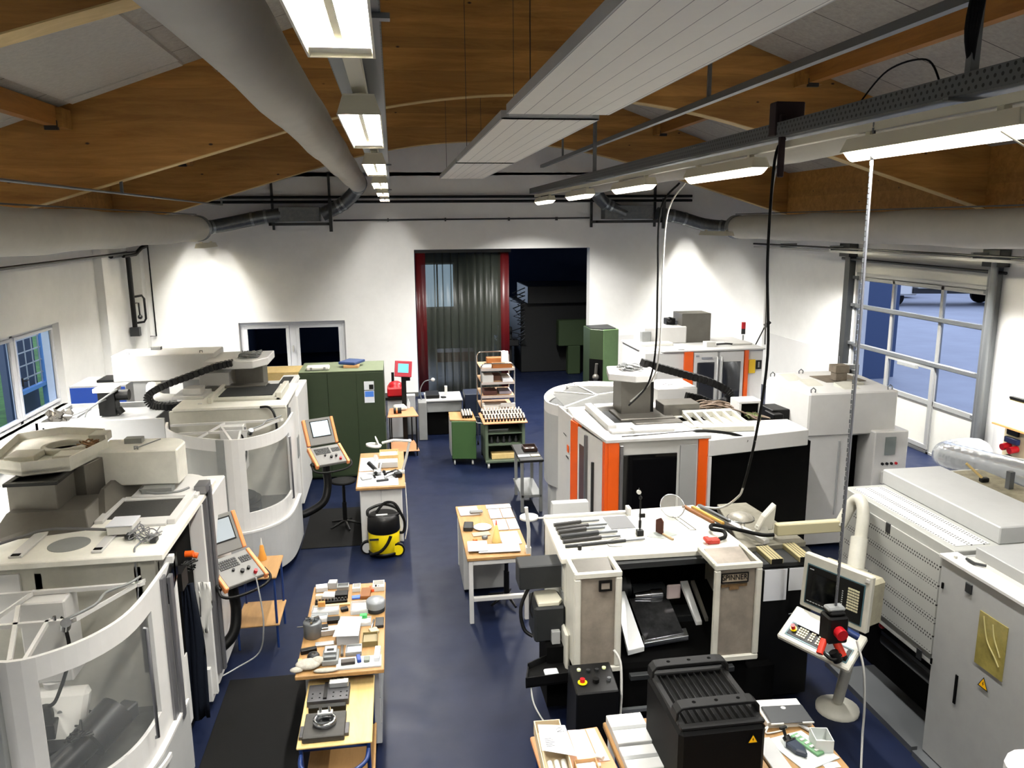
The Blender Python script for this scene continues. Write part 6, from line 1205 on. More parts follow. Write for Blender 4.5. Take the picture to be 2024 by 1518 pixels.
B('telephone', -.88, 6.66, .14, .05, .04, BLACK, 'black handset lying at the left of the parts bench', 'handset', .25)
t2 = thing('dial_gauge', 'round black and chrome gauge beside the black handset on the parts bench', 'gauge', (-.83, 6.56, Z)); MB().lathe([(.05, 0), (.055, .02), (.045, .04), (.02, .042)], n=20).build('body', DARKG, t2); MB().lathe([(.02, .042), (.018, .05)], n=16).build('centre', CHROME, t2)
t2 = lbl(MB((-.86, 6.42, Z)).ball((-.86, 6.41, Z + .03), .1, 14, (1.1, .8, .35)).ball((-.95, 6.35, Z + .02), .05, 10, (1.2, .8, .4)).ball((-.78, 6.44, Z + .04), .06, 10, (1, .9, .5)).build('cloth_bundle', mat('dirty_white_cloth', '#a5a196', .95, noise=.2, scale=25, bump=.8, bscale=25), None, 0, True), 'crumpled dirty white cloth at the left front corner of the parts bench', 'cloth')
lbl(MB((-.7, 6.33, Z)).ball((-.7, 6.32, Z + .012), .08, 12, (1.4, .4, .2)).build('cloth_strip', mat('dirty_white_cloth', '#a5a196', .95), None, 0, True), 'strip of dirty cloth along the front edge of the parts bench', 'cloth')
B('yellow_note', -.945, 6.53, .03, .06, .002, mat('yellow_note', '#e6d67a', .8), 'small yellow note at the left edge of the parts bench', 'note')
B('blue_case', -.43, 6.44, .035, .1, .03, mat('navy_plastic', '#173a86', .45), 'small navy blue case at the near end of the parts bench', 'case', .15, Z + .012)
B('grey_case', -.36, 6.42, .05, .07, .025, mat('grey_green_plastic', '#6f766c', .5), 'small grey green case right of the blue case on the parts bench', 'case', 0, Z + .012)
B('dark_case', -.52, 6.4, .12, .06, .03, mat('dark_brown_case', '#2e2724', .5), 'dark open case at the near end of the parts bench', 'case', .05, Z + .012)
B('hammer', -.585, 6.62, .025, .16, .03, STEEL, 'steel hammer head and shaft standing along the middle of the parts bench', 'hammer', .05)
tray('steel_tray', -.48, 6.6, .14, .14, .04, ALU, 'shiny tray of chips right of the hammer on the parts bench', 'tray', 0, fill=GREYW)
# ---- blue cart with steel fixtures
t = thing('workshop_cart', 'blue tube cart with a pale wooden top in front of the parts bench', 'cart', (-.58, 6.0, 0)); o = t.location
m = MB(o); m.box(-.87, -.3, 5.52, 6.45, .735, .755); m.build('cart_top', PINE, t, .006); m = MB(o); m.box(-.85, -.3, 5.54, 6.43, .28, .3); m.build('lower_shelf', BEECH, t, .006)
for x, y in ((-.84, 5.55), (-.33, 5.55), (-.84, 6.42), (-.33, 6.42)):
    MB(o).cyl((x, y, .08), (x, y, .735), .016, n=10).build('leg', BLUE, t); MB(o).cyl((x - .015, y, .04), (x + .015, y, .04), .04, n=14).build('wheel', RUBBER, t)
m = MB(o); m.tube([(-.84, 5.55, .71), (-.33, 5.55, .71), (-.33, 6.42, .71), (-.84, 6.42, .71)], .014, 8, True); m.build('frame_tube', BLUE, t)
hb = MB(o).tube(catmull([(-.84, 5.53, .68), (-.83, 5.42, .66), (-.74, 5.33, .65), (-.6, 5.31, .65), (-.45, 5.33, .65), (-.35, 5.42, .66), (-.33, 5.53, .68)], 5), .017, 10).build('push_handle', BLUE, t)
MB(o).cyl((-.62, 5.31, .65), (-.55, 5.31, .65), .0185, n=12).build('sticker', OFFW, hb)
FIX = mat('fixture_steel', '#525255', .4, .6, noise=.25, scale=14)
t2 = thing('clamping_block', 'grey steel clamping block with two rods at the far end of the blue cart', 'fixture', (-.67, 6.15, .757)); MB().box(-.17, .17, -.12, .12, 0, .06).build('body', FIX, t2, .006); MB().box(-.04, -.01, -.11, .12, .06, .075).build('tooth_strip', BLACK, t2)
for x in (.04, .1): MB().cyl((x, .05, .085), (x, .36, .085), .016, n=12).build('guide_rod', CHROME, t2)
MB().box(0, .16, .04, .1, .06, .11).build('rod_holder', ALU, t2, .005); MB().box(.0, .15, .26, .33, .02, .12).build('rod_end', DARKG, t2, .005)
for x in (-.13, -.07, .04, .1, .15):
    for y in (-.08, -.02): MB().cyl((x, y, .06), (x, y, .061), .008, n=8).build('bolt_hole', BLACKM, t2)
t2 = thing('chuck_fixture', 'round chuck ring on a thick steel plate at the near end of the blue cart', 'fixture', (-.67, 5.73, .757)); MB().box(-.16, .16, -.17, .15, 0, .05).build('base_plate', mat('dark_fixture_steel', '#3b3a38', .5, .4, noise=.25, scale=14), t2, .006); MB().box(-.19, .19, -.12, .02, 0, .03).build('side_lugs', FIX, t2, .004)
m = MB(); m.lathe([(.085, .05), (.092, .06), (.09, .09), (.07, .095), (.062, .06)], n=32); m.build('chuck_ring', CHROME, t2); MB().lathe([(.06, .05), (.06, .058)], n=24).build('chuck_bore', DARKG, t2)
for x in (-.035, .035): MB().cyl((x, .06, .07), (x, .06, .15), .012, n=10).build('pin', CHROME, t2)
MB().box(-.06, .06, .04, .09, .09, .11).build('bridge', ALU, t2, .004)
B('dark_bar', -.67, 5.97, .3, .05, .05, BLACK, 'black bar lying between the two steel fixtures on the blue cart', 'bar', 0, .757)
# ---- white cupboard with the magnifier lamp
t = thing('storage_cabinet', 'white two-door cupboard with a wooden top in the left aisle', 'cabinet', (-.3, 11.9, 0)); o = t.location
m = MB(o); m.box(-.61, .0, 11.15, 12.8, .04, .9); m.build('body', WHITE, t, .006); m = MB(o); m.box(-.66, .05, 11.05, 12.85, .9, .94); m.build('cabinet_top', BEECH, t, .006)
for a, b in ((-.6, -.31), (-.3, -.01)): MB(o).box(a, b, 11.13, 11.15, .06, .88).build('door', WHITE, t, .004)
m = MB(o); m.tube(catmull([(.05, 11.2, .94), (.06, 11.15, .6), (.06, 11.15, .3), (.02, 11.1, .1)], 5), .008, 6); m.build('lamp_cord', OFFW, t)
ml = thing('magnifier_lamp', 'white jointed magnifier lamp with its lens raised over the cupboard', 'lamp', (0, 11.65, .945)); o = ml.location
m = MB(o); m.box(-.04, .05, 11.6, 11.7, .945, .99); m.build('clamp', OFFW, ml, .006); m = MB(o); m.tube([(.02, 11.65, .99), (.08, 11.65, 1.18), (.14, 11.6, 1.46)], .02, 10); m.build('lower_arm', OFFW, ml); m = MB(o); m.tube([(.14, 11.6, 1.46), (-.1, 11.65, 1.47), (-.27, 11.7, 1.42)], .02, 10); m.ball((.14, 11.6, 1.46), .03); m.build('upper_arm', OFFW, ml)
m = MB(o); m.T = Matrix.Translation((-.4, 11.72, 1.38)) @ Matrix.Rotation(.15, 4, 'Y'); m.lathe([(.07, 0), (.115, -.01), (.12, .015), (.08, .03), (.07, 0)], n=28); m.build('lens_ring', OFFW, ml); m = MB(o); m.T = Matrix.Translation((-.35, 11.75, 1.44)) @ Matrix.Rotation(1.2, 4, 'Y'); m.lathe([(.08, 0), (.08, .008)], n=20); m.build('lens_cover', OFFW, ml)
Zc = .942
lbl(MB((-.5, 12.1, Zc)).box(-.64, -.36, 11.85, 12.55, Zc, Zc + .004).build('paper_sheet', PAPER), 'large white sheet on the left of the white cupboard top', 'paper')
lbl(MB((-.5, 11.5, Zc)).box(-.64, -.05, 11.1, 11.8, Zc, Zc + .003).build('paper_sheet', PAPER), 'white sheets spread at the front of the white cupboard top', 'paper')
tray('cardboard_tray', -.19, 12.52, .3, .36, .09, PINE, 'shallow wooden box at the far end of the white cupboard top', 'box', 0, Zc, fill=GREYW)
B('white_carton', -.2, 12.05, .3, .2, .09, GREYW, 'grey carton in the middle of the white cupboard top', 'box', 0, Zc + .004)
t2 = thing('glass_jar', 'small clear jar beside the white sheet on the white cupboard', 'jar', (-.4, 12.36, Zc + .005)); MB().lathe([(.035, 0), (.035, .08), (.02, .1)], n=18).build('jar_body', CLEAR, t2)
ms = thing('microscope', 'grey and black microscope lying among parts on the white cupboard', 'microscope', (-.36, 11.62, Zc + .004)); m = MB(); m.tube([(-.13, .18, .14), (-.02, .05, .06)], [.035, .03], 14); m.build('eyepiece_tube', DARKG, ms); m = MB(); m.box(-.06, .06, -.06, .1, .02, .08); m.cyl((.03, .1, .05), (.05, .2, .12), .025, n=12); m.build('body', ALU, ms, .015)
for x, y in ((-.02, -.06), (.04, 0), (.1, -.02), (.12, -.14)): MB().ball((x, y, .05), .028, 10).build('knob', BLACK, ms)
m = MB(); m.tube([(-.05, -.1, .02), (-.03, -.18, .02)], .014, 8); m.box(-.04, .0, -.04, .04, 0, .02); m.build('foot', BLACK, ms)
t2 = thing('camera_head', 'black and white clamp head at the right of the white cupboard top', 'clamp', (-.06, 11.52, Zc + .004), .3); MB().box(-.06, .05, -.1, .1, 0, .07).build('block', BLACK, t2, .01); MB().tube([(-.22, -.06, .03), (0, .02, .06)], .018, 10).build('rod', ALU, t2); MB().tube([(-.15, .1, .03), (.02, .12, .06)], .014, 10).build('black_rod', BLACK, t2)
B('bagged_parts', -.52, 11.45, .16, .12, .035, GREYW, 'plastic bag of grey parts at the front left of the white cupboard', 'bag', .3, Zc + .004, .012)
B('small_tool', -.28, 11.3, .18, .03, .03, DARKG, 'thin dark tool at the front of the white cupboard top', 'tool', .2, Zc + .004)
# ---- yellow and black vacuum cleaner
t = thing('vacuum_cleaner', 'yellow and black wet vacuum cleaner standing by the white cupboard', 'vacuum cleaner', (-.28, 10.87, 0)); 
m = MB(); m.lathe([(.2, .06), (.22, .08), (.225, .34), (.22, .36)], n=28); m.build('yellow_tank', YELLOW, t); m = MB(); m.lathe([(.225, .36), (.235, .38), (.225, .55), (.2, .6), (.17, .61)], n=28); m.build('black_hood', BLACK, t)
m = MB(); m.tube(catmull([(-.22, 0, .6), (-.2, .05, .66), (0, .12, .7), (.18, .06, .66), (.22, -.02, .6), (.1, -.1, .6), (-.1, -.12, .6), (-.2, -.05, .6)], 5), .022, 10, True); m.build('hood_collar', BLACK, t)
m = MB(); m.tube(catmull([(-.1, .0, .62), (.02, .05, .74), (.16, .02, .74), (.25, -.02, .6), (.3, 0, .45), (.28, -.02, .32), (.22, 0, .3)], 6), .02, 10); m.build('suction_hose', RUBBER, t)
m = MB(); m.box(-.1, .06, -.12, -.06, .58, .62); m.build('grey_label', GREYW, t); m = MB(); m.tube(catmull([(.1, -.21, .34), (.04, -.23, .22), (-.06, -.23, .12), (-.2, -.2, .07)], 5), .022, 8); m.build('strap', BLACK, t)
m = MB(); m.lathe([(.19, .03), (.23, .04), (.23, .07), (.19, .08)], n=24); m.build('chassis', BLACK, t)
for x, y in ((.19, -.13), (-.24, .02)):
    w = MB().cyl((x, y - .03, .1), (x, y + .03, .1), .1, n=24).build('wheel', BLACK, t); MB().cyl((x, y - .036, .1), (x, y - .03, .1), .075, n=24).build('wheel_disc', YELLOW if x > 0 else GREYW, w)
m = MB(); m.box(-.2, -.07, -.228, -.222, .29, .32); m.build('lettering_bar', DARKG, t)
# ---- bench right of the aisle, white legs
t = thing('workbench', 'white-legged bench with a wooden top and white cloths beside the lathe', 'workbench', (1.1, 9.45, 0)); o = t.location
m = MB(o); m.box(.72, 1.47, 8.58, 10.34, .8, .84); m.build('bench_top', BEECH, t, .006)
for x, y in ((.74, 8.6), (1.4, 8.6), (.74, 10.27), (1.4, 10.27)): MB(o).box(x, x + .05, y, y + .05, 0, .8).build('leg', WHITE, t, .004)
m = MB(o); m.box(.79, 1.4, 8.6, 8.65, .28, .33); m.box(.79, 1.4, 8.6, 8.65, .74, .8); m.build('cross_rail', WHITE, t, .004)
m = MB(o); m.box(.74, 1.3, 9.4, 10.2, .05, .8); m.build('under_cabinet', PALE, t, .006)
stool(1.25, 9.1, 'black stool pushed under the white-legged bench', .68)
Zb = .842
CL = mat('quilted_white_cloth', '#b4b5b6', .9, noise=.06, scale=10)
for i, (x, y, w, d, lab) in enumerate(((1.3, 10.22, .34, .14, 'folded white cloth strip at the far right of the white-legged bench'), (1.22, 9.95, .16, .34, 'square white cloth, far left one of four on the white-legged bench'), (1.385, 9.95, .15, .34, 'square white cloth, far right one of four on the white-legged bench'), (1.24, 9.55, .17, .36, 'square white cloth, near left one of four on the white-legged bench'), (1.4, 9.55, .13, .36, 'square white cloth, near right one of four on the white-legged bench'), (1.3, 9.1, .24, .4, 'large square white cloth near the middle of the white-legged bench'), (1.12, 8.78, .5, .24, 'white cloth along the near edge of the white-legged bench'), (.87, 8.85, .24, .3, 'white cloth at the near left corner of the white-legged bench'))):
    B('cleaning_cloth', x, y, w, d, .012, CL, lab, 'cloth', 0 if i < 6 else -.05, Zb + (0 if i < 6 else .013 * (i - 5)), .005)
B('paper_stack', .88, 10.1, .26, .3, .02, PAPER, 'stack of white paper at the far left corner of the white-legged bench', 'paper', .05, Zb)
B('grey_case', .97, 9.98, .18, .07, .04, MIDG, 'grey rounded case on the paper of the white-legged bench', 'case', 0, Zb + .021, .015)
B('label_maker', .82, 9.5, .12, .2, .06, DARKG, 'black handheld device at the left of the white-legged bench', 'device', -.15, Zb, .01)
lbl(MB((1.0, 9.5, Zb)).ball((1.0, 9.48, Zb + .02), .11, 12, (1.1, 1.1, .2)).build('crumpled_paper', PAPER, None, 0, True), 'crumpled white paper in the middle left of the white-legged bench', 'paper')
t2 = thing('oil_can', 'yellow cone shaped oil bottle on the white-legged bench', 'bottle', (1.12, 9.02, Zb)); MB().lathe([(.055, 0), (.055, .02), (.02, .2), (.012, .22)], n=18).build('body', mat('yellow_translucent', '#d6c078', .4), t2); MB().lathe([(.012, .22), (.004, .28)], n=10).build('nozzle', mat('orange_nozzle', '#d9532a', .5), t2)
B('orange_knob', .86, 9.04, .05, .04, .03, mat('orange_knob', '#c9641f', .5), 'small orange knob at the left of the white-legged bench', 'clip', .3, Zb + .014)  # small orange knob lying loose on the bench
t2 = thing('small_gauge', 'small round grey gauge near the yellow oil bottle', 'gauge', (.99, 9.14, Zb)); MB().lathe([(.035, 0), (.04, .03), (.02, .04)], n=16).build('body', SILVER, t2)
B('parts_strip', .96, 9.28, .22, .12, .012, mat('beige_parts', '#a5957c', .7), 'patch of small beige parts on the left of the white-legged bench', 'parts', .1, Zb)
ml = thing('magnifier_lamp', 'white magnifier lamp clamped to the right corner of the white-legged bench', 'lamp', (1.45, 8.65, .84)); o = ml.location
m = MB(o); m.box(1.42, 1.48, 8.6, 8.68, .78, .92); m.build('clamp', OFFW, ml, .005); m = MB(o); m.tube([(1.45, 8.62, .9), (1.45, 8.6, 1.15), (1.42, 8.6, 1.42)], .022, 10); m.build('arm', OFFW, ml); m = MB(o); m.T = Matrix.Translation((1.47, 8.7, 1.23)); m.lathe([(.06, 0), (.11, .01), (.11, .04), (.06, .05)], n=24); m.build('lamp_head', OFFW, ml); m = MB(o); m.tube([(1.56, 8.7, 1.24), (1.8, 8.6, 1.27), (2.1, 8.5, 1.3)], .012, 8); m.build('extension_arm', OFFW, ml)
# ---- green cupboards, blue cabinet, yellow boxes by the back window
t = thing('green_cupboard', 'tall green double cupboard behind the lit console', 'cupboard', (-1.0, 15.0, 0)); o = t.location
m = MB(o); m.box(-1.78, -.26, 14.48, 15.5, .03, 2.03); m.build('body', GREEN, t, .008)
for a, b in ((-1.77, -1.28), (-1.27, -.76), (-.75, -.27)): MB(o).box(a, b, 14.465, 14.48, .06, 2.0).build('door', GREEN, t, .003)
m = MB(o); m.box(-1.78, -.26, 14.47, 15.5, 2.03, 2.045); m.build('cupboard_top', mat('pale_green_top', '#6c765c', .7, noise=.1), t, .003); m = MB(o); m.box(-.27, -.25, 14.7, 14.75, 1.0, 1.12); m.build('handle', BLACK, t)  # cupboard top in a paler, greyer green than the doors
p = MB((-.5, 14.46, 1.6)).box(-.62, -.44, 14.455, 14.463, 1.68, 1.84).build('poster', PAPER); lbl(p, 'upper poster with a black print on the green cupboard door', 'poster'); MB((-.5, 14.46, 1.6)).box(-.53, -.45, 14.452, 14.455, 1.69, 1.78).build('dark_print', BLACK, p)
p = MB((-.5, 14.46, 1.5)).box(-.62, -.44, 14.455, 14.463, 1.44, 1.665).build('poster', PAPER); lbl(p, 'lower poster with a blue picture on the green cupboard door', 'poster'); MB((-.5, 14.46, 1.5)).box(-.61, -.45, 14.452, 14.455, 1.55, 1.655).build('blue_picture', mat('poster_blue', '#3f74c9', .5), p)
b = B('white_case', -1.45, 14.72, .42, .25, .07, OFFW, 'white carrying case on top of the green cupboard', 'case', .04, 2.047, .02)
for x in (-.12, .12): MB().box(x - .02, x + .02, -.135, -.125, .01, .06).build('clasp', MIDG, b)
b = B('blue_file', -.85, 15.0, .34, .42, .05, mat('dark_blue_file', '#233b6b', .5), 'dark blue folder on top of the green cupboard', 'folder', -.45, 2.1, .01); B('cardboard_box', -.85, 14.85, .28, .2, .05, CARD, 'flat brown box under the blue folder on the green cupboard', 'box', -.1, 2.047)
t = thing('blue_cabinet', 'blue fronted cabinet by the left window', 'cabinet', (-5.6, 16.0, 0)); m = MB(); m.box(-.5, .5, -.45, .5, 0, 1.74); m.build('body', PALE, t, .01); MB().box(-.49, .49, -.465, -.45, .05, 1.7).build('blue_front', mat('royal_blue', '#123a8c', .4), t, .004); MB().box(-.1, .4, -.2, .35, 1.74, 1.79).build('top_pad', BLACK, t, .01)
t = thing('yellow_crate', 'yellow wooden crate on a dark blue rack behind the second left machine', 'crate', (-2.25, 15.85, 0)); m = MB(); m.box(-.55, .4, -.35, .35, 1.62, 1.88); m.build('crate', PINE, t, .01); m = MB(); m.box(-.55, .4, -.36, .35, 1.52, 1.62); m.build('blue_band', mat('navy_enamel', '#18264f', .5), t); m = MB(); m.box(-.55, .4, -.35, .35, 0, 1.52); m.build('rack_body', DARKG, t)
# ---- red monitor stand, wooden-shelf cart
t = thing('monitor_stand', 'red framed small monitor on a black post near the back wall', 'monitor', (.12, 16.62, 0)); m = MB(); m.T = Matrix.Translation((0, -.05, 1.67)) @ Matrix.Rotation(-.25, 4, 'X') @ Matrix.Rotation(.08, 4, 'Y'); m.box(-.18, .18, -.02, .03, -.17, .17); m.build('red_frame', mat('crimson_plastic', '#a81c30', .45), t, .01)
m = MB(); m.T = Matrix.Translation((0, -.05, 1.67)) @ Matrix.Rotation(-.25, 4, 'X') @ Matrix.Rotation(.08, 4, 'Y'); m.box(-.11, .11, -.026, -.02, -.08, .11); m.build('screen', mat('cyan_screen', '#4d9cb5', .3, emit='#5cb8d6', es=.35), t); m = MB(); m.box(-.05, .05, -.04, .05, .06, 1.6); m.box(.03, .14, 0, .1, 1.4, 1.56); m.build('post', BLACK, t, .005); m = MB(); m.box(-.2, .2, -.08, .07, 0, .06); m.build('foot', BLACK, t)
t = thing('red_machine', 'red bench motor on a black shelf beside the green cupboard', 'machine', (-.14, 17.1, 0)); m = MB(); m.box(-.1, .25, -.2, .2, 1.0, 1.2); m.ball((.08, 0, 1.2), .15, 14, (1.1, 1.2, .8)); m.build('red_housing', RED, t, .04); m = MB(); m.box(-.15, .3, -.25, .25, .94, 1.0); m.box(0, .06, 0, .06, 1.3, 1.5); m.build('black_shelf', BLACK, t); m = MB(); m.box(-.1, .25, -.2, .2, .1, .94); m.build('cabinet', GREYC, t)
t = thing('wooden_cart', 'cart with two beech shelves beside the green cupboard', 'cart', (.07, 16.05, 0)); o = t.location
for z in (.83, .1): MB(o).prism([(-.24, 15.68), (.39, 15.7), (.3, 16.5), (-.2, 16.44)], z, z + .03).build('shelf', mat('orange_beech', '#b5835c', .5), t, .012)
for x, y in ((-.2, 15.72), (.34, 15.74), (.26, 16.45), (-.17, 16.4)): MB(o).cyl((x, y, .0), (x, y, .83), .014, n=8).build('leg', BLACK, t)
B('white_parts', .02, 16.25, .26, .24, .1, OFFW, 'pile of white plastic parts on the beech cart', 'parts', .2, .862, .03); t2 = thing('spray_bottle', 'small clear bottle standing on the beech cart', 'bottle', (.2, 16.38, .862)); MB().lathe([(.035, 0), (.035, .12), (.012, .17), (.012, .2)], n=14).build('bottle_body', CLEAR, t2)
t2 = thing('grinder_wheel', 'black and orange grinding head on the beech cart', 'grinder', (-.03, 15.95, .862)); MB().cyl((-.08, 0, .06), (.08, .0, .06), .06, n=18).build('body', BLACK, t2); MB().cyl((-.03, 0, .06), (.0, 0, .06), .063, n=18).build('orange_ring', ORANGEP, t2)
B('grey_locker', .22, 17.55, .3, .22, .9, GREYC, 'grey locker standing behind the beech cart', 'locker', 0, 0, .006)
# ---- small grey desk machine before the opening
t = thing('bench_machine', 'grey bench machine with a pale top before the curtained opening', 'machine', (.95, 17.6, 0)); o = t.location
m = MB(o); m.box(.6, 1.4, 17.2, 18.0, .55, .8); m.build('cabinet', MIDG, t, .008); m = MB(o); m.box(.58, 1.42, 17.15, 18.05, .8, .83); m.build('table_top', PALE, t, .004); m = MB(o); m.box(.42, .6, 16.9, 17.3, 0, .85); m.build('side_pedestal', MIDG, t, .01); m = MB(o); m.box(.62, 1.4, 17.3, 18.0, .02, .55); m.build('dark_recess', BLACKM, t)
B('black_instrument', .76, 17.6, .3, .5, .08, BLACK, 'flat black instrument on the left of the grey bench machine', 'instrument', 0, .832, .01); B('white_bottle', 1.08, 17.75, .06, .06, .2, OFFW, 'upright white box on the grey bench machine', 'box', 0, .832); B('black_holder', 1.0, 17.4, .09, .1, .03, BLACK, 'small black holder on the pale top of the grey bench machine', 'holder', .4, .832)
t2 = thing('gooseneck_lamp', 'thin curved lamp rising left of the grey bench machine', 'lamp', (.5, 17.2, .852)); MB().tube(catmull([(0, 0, 0), (-.02, .05, .2), (.08, .1, .38), (.24, .1, .42)], 6), .012, 8).build('neck', SILVER, t2); MB().ball((.27, .1, .42), .045).build('head', OFFW, t2)
t = thing('dark_cabinet', 'dark blue tool cabinet between the bench machine and the shelf cart', 'cabinet', (1.76, 17.4, 0)); m = MB(); m.box(-.3, .3, -.3, .3, 0, .95); m.build('body', mat('dark_navy', '#10192b', .5), t, .01); MB().box(-.05, -.02, -.32, -.3, .7, .8).build('handle', CHROME, t)
# ---- green roller cabinet and tool-holder cart
t = thing('roller_cabinet', 'green roller cabinet with a wooden top and castors', 'cabinet', (1.2, 15.2, 0)); o = t.location
m = MB(o); m.prism([(1.0, 14.9), (1.47, 14.82), (1.47, 15.5), (1.0, 15.55)], .14, .9); m.build('body', mat('bright_green_enamel', '#33502a', .5, noise=.06), t, .01); m = MB(o); m.prism([(.97, 14.95), (1.47, 14.82), (1.47, 15.55), (.99, 15.6)], .9, .93); m.build('cabinet_top', BEECH, t, .005); m = MB(o); m.box(.985, 1.0, 14.95, 15.5, .2, .88); m.build('side_door', PALE, t)
for x, y in ((1.05, 14.98), (1.4, 14.92), (1.05, 15.45), (1.4, 15.45)): MB(o).cyl((x - .015, y, .05), (x + .015, y, .05), .05, n=14).build('castor', GREYW, t)
TIP = mat('tool_taper', '#d9d3c9', .25, .5)
def holder(proto, x, y, z, label, group, h=.11):
    if proto is None:
        p = thing('tool_holder', label, 'tool holder', (x, y, z), 0, group)
        m = MB(); m.lathe([(.018, 0), (.022, .03), (.028, .035), (.028, .055), (.02, .06)], n=10); m.build('collar', BLACK, p); m = MB(); m.lathe([(.02, .06), (.013, .11), (.006, .115)], n=10); m.build('taper', TIP, p); return p
    return copy_tree(proto, (x, y, z), 0, label, group)
pr = None
for i in range(4):
    for j in range(4):
        p = holder(pr, 1.24 + i * .052, 15.0 + j * .1, .932, 'black and silver tool holder in the group on the green roller cabinet', 'tool holders on the green cabinet'); pr = pr or p
t = thing('tool_cart', 'dark green open tool cart with a wooden top full of tool holders', 'cart', (2.05, 14.9, 0)); o = t.location
GD = mat('dark_green_enamel', '#4f5b4a', .5)
m = MB(o); m.box(1.62, 1.68, 14.6, 15.4, .12, .9); m.box(2.34, 2.4, 14.6, 15.4, .12, .9); m.box(1.68, 2.34, 15.34, 15.4, .12, .9); m.box(1.62, 2.4, 14.55, 15.4, .12, .17); m.build('cart_frame', GD, t, .008); MB(o).box(1.58, 2.44, 14.52, 15.42, .9, .93).build('cart_top', mat('orange_beech', '#b5835c', .5), t, .008)
m = MB(o); m.box(1.68, 2.34, 14.62, 15.34, .45, .47); m.box(1.68, 2.34, 14.62, 15.34, .68, .7); m.build('shelf', GD, t)
m = MB(o); m.tube([(1.62, 14.7, .88), (1.48, 14.7, .9), (1.48, 15.2, .9), (1.62, 15.2, .88)], .012, 8); m.build('push_handle', CHROME, t)
for x, y in ((1.68, 14.62), (2.34, 14.62), (1.68, 15.35), (2.34, 15.35)):
    w = MB(o).cyl((x - .02, y, .065), (x + .02, y, .065), .065, n=18).build('castor', GREYW, t)
B('wooden_crate', 2.0, 14.75, .5, .2, .1, PINE, 'pale wooden block on the bottom shelf of the tool cart', 'crate', 0, .172); B('steel_bar', 1.9, 14.8, .4, .04, .04, CHROME, 'shiny bar on the middle shelf of the tool cart', 'bar', 0, .702)
for i in range(5): t2 = thing('tool_holder', ['leftmost', 'second from left', 'middle', 'fourth from left', 'rightmost'][i] + ' dark tool holder on the inner shelf of the tool cart', 'tool holder', (1.76 + i * .12, 14.75, .472), 0, 'tool holders inside the cart'); MB().lathe([(.03, 0), (.04, .06), (.02, .08), (.015, .13)], n=12).build('body', DARKG, t2)
for i in range(13):
    for j in range(5):
        holder(pr, 1.64 + i * .062 + .012 * (j % 2), 14.62 + j * .17, .932, 'silver tipped tool holder in the rows filling the tool cart top', 'tool holders on the tool cart')
t = thing('shelf_trolley', 'four-shelf chrome tube trolley with wooden shelves near the opening', 'shelf trolley', (1.95, 15.9, 0)); o = t.location
for y in (15.55, 16.35): m = MB(o); z = 1.9 if y < 16 else 2.02; x0, x1 = 1.66, 2.34; m.tube([(x0, y, .06), (x0, y, z - .08), (x0 + .03, y, z - .02), (x0 + .08, y, z), (x1 - .08, y, z), (x1 - .03, y, z - .02), (x1, y, z - .08), (x1, y, .06)], .014, 8); m.build('tube_frame', CHROME, t)
for x, y in ((1.66, 15.55), (2.34, 15.55), (1.66, 16.35), (2.34, 16.35)): MB(o).cyl((x - .015, y, .045), (x + .015, y, .045), .045, n=12).build('castor', RUBBER, t)
for z in (.95, 1.22, 1.5, 1.78):
    m = MB(o); m.box(1.66, 2.34, 15.5, 16.4, z, z + .02); m.build('shelf', mat('shelf_brown', '#a98663', .6), t, .004); MB(o).box(1.66, 2.34, 15.49, 15.5, z - .02, z + .03).build('shelf_edge', mat('shelf_edge_grey', '#a09894', .5), t)
its = [(1.78, 15.7, 1.8, .2, .25, .04, PAPER, 'white papers on the top shelf of the shelf trolley', 'paper'), (2.1, 15.65, 1.8, .4, .2, .09, mat('orange_card', '#8a5426', .8), 'orange brown box on the front of the top trolley shelf', 'box'), (2.05, 16.2, 1.8, .4, .2, .12, mat('orange_card', '#8a5426', .8), 'orange brown box at the rear of the top trolley shelf', 'box'), (2.2, 15.95, 1.8, .14, .1, .28, PAPER, 'tall white box standing on the top trolley shelf', 'box'), (2.1, 15.85, 1.8, .3, .15, .02, PAPER, 'white sheet before the tall white box on the trolley', 'paper'),
    (1.8, 15.7, 1.52, .22, .35, .14, GREYW, 'grey carton on the second trolley shelf', 'box'), (2.0, 15.9, 1.52, .18, .4, .1, mat('dark_brown_box', '#5b4136', .8), 'dark brown box on the second trolley shelf', 'box'), (2.2, 15.6, 1.52, .2, .15, .06, PAPER, 'white label box on the front of the second trolley shelf', 'box'), (2.2, 15.95, 1.52, .18, .3, .07, GREYW, 'pale papers on the second trolley shelf', 'paper'),
    (1.85, 15.8, 1.24, .28, .4, .08, mat('dark_red_brown', '#452722', .8), 'dark red brown box on the third trolley shelf', 'box'), (2.17, 15.85, 1.24, .26, .4, .06, mat('grey_lilac', '#87808a', .7), 'grey lilac box on the third trolley shelf', 'box'), (2.2, 15.53, 1.0, .3, .05, .08, GREYW, 'striped grey rack at the front of the lowest trolley shelf', 'rack'), (1.9, 15.7, .97, .4, .3, .06, OFFW, 'white parts on the lowest trolley shelf', 'parts')]
for x, y, z, w, d, h, mt, lab, cat in its: B('shelf_item', x, y, w, d, h, mt, lab, cat, 0, z + .001).name
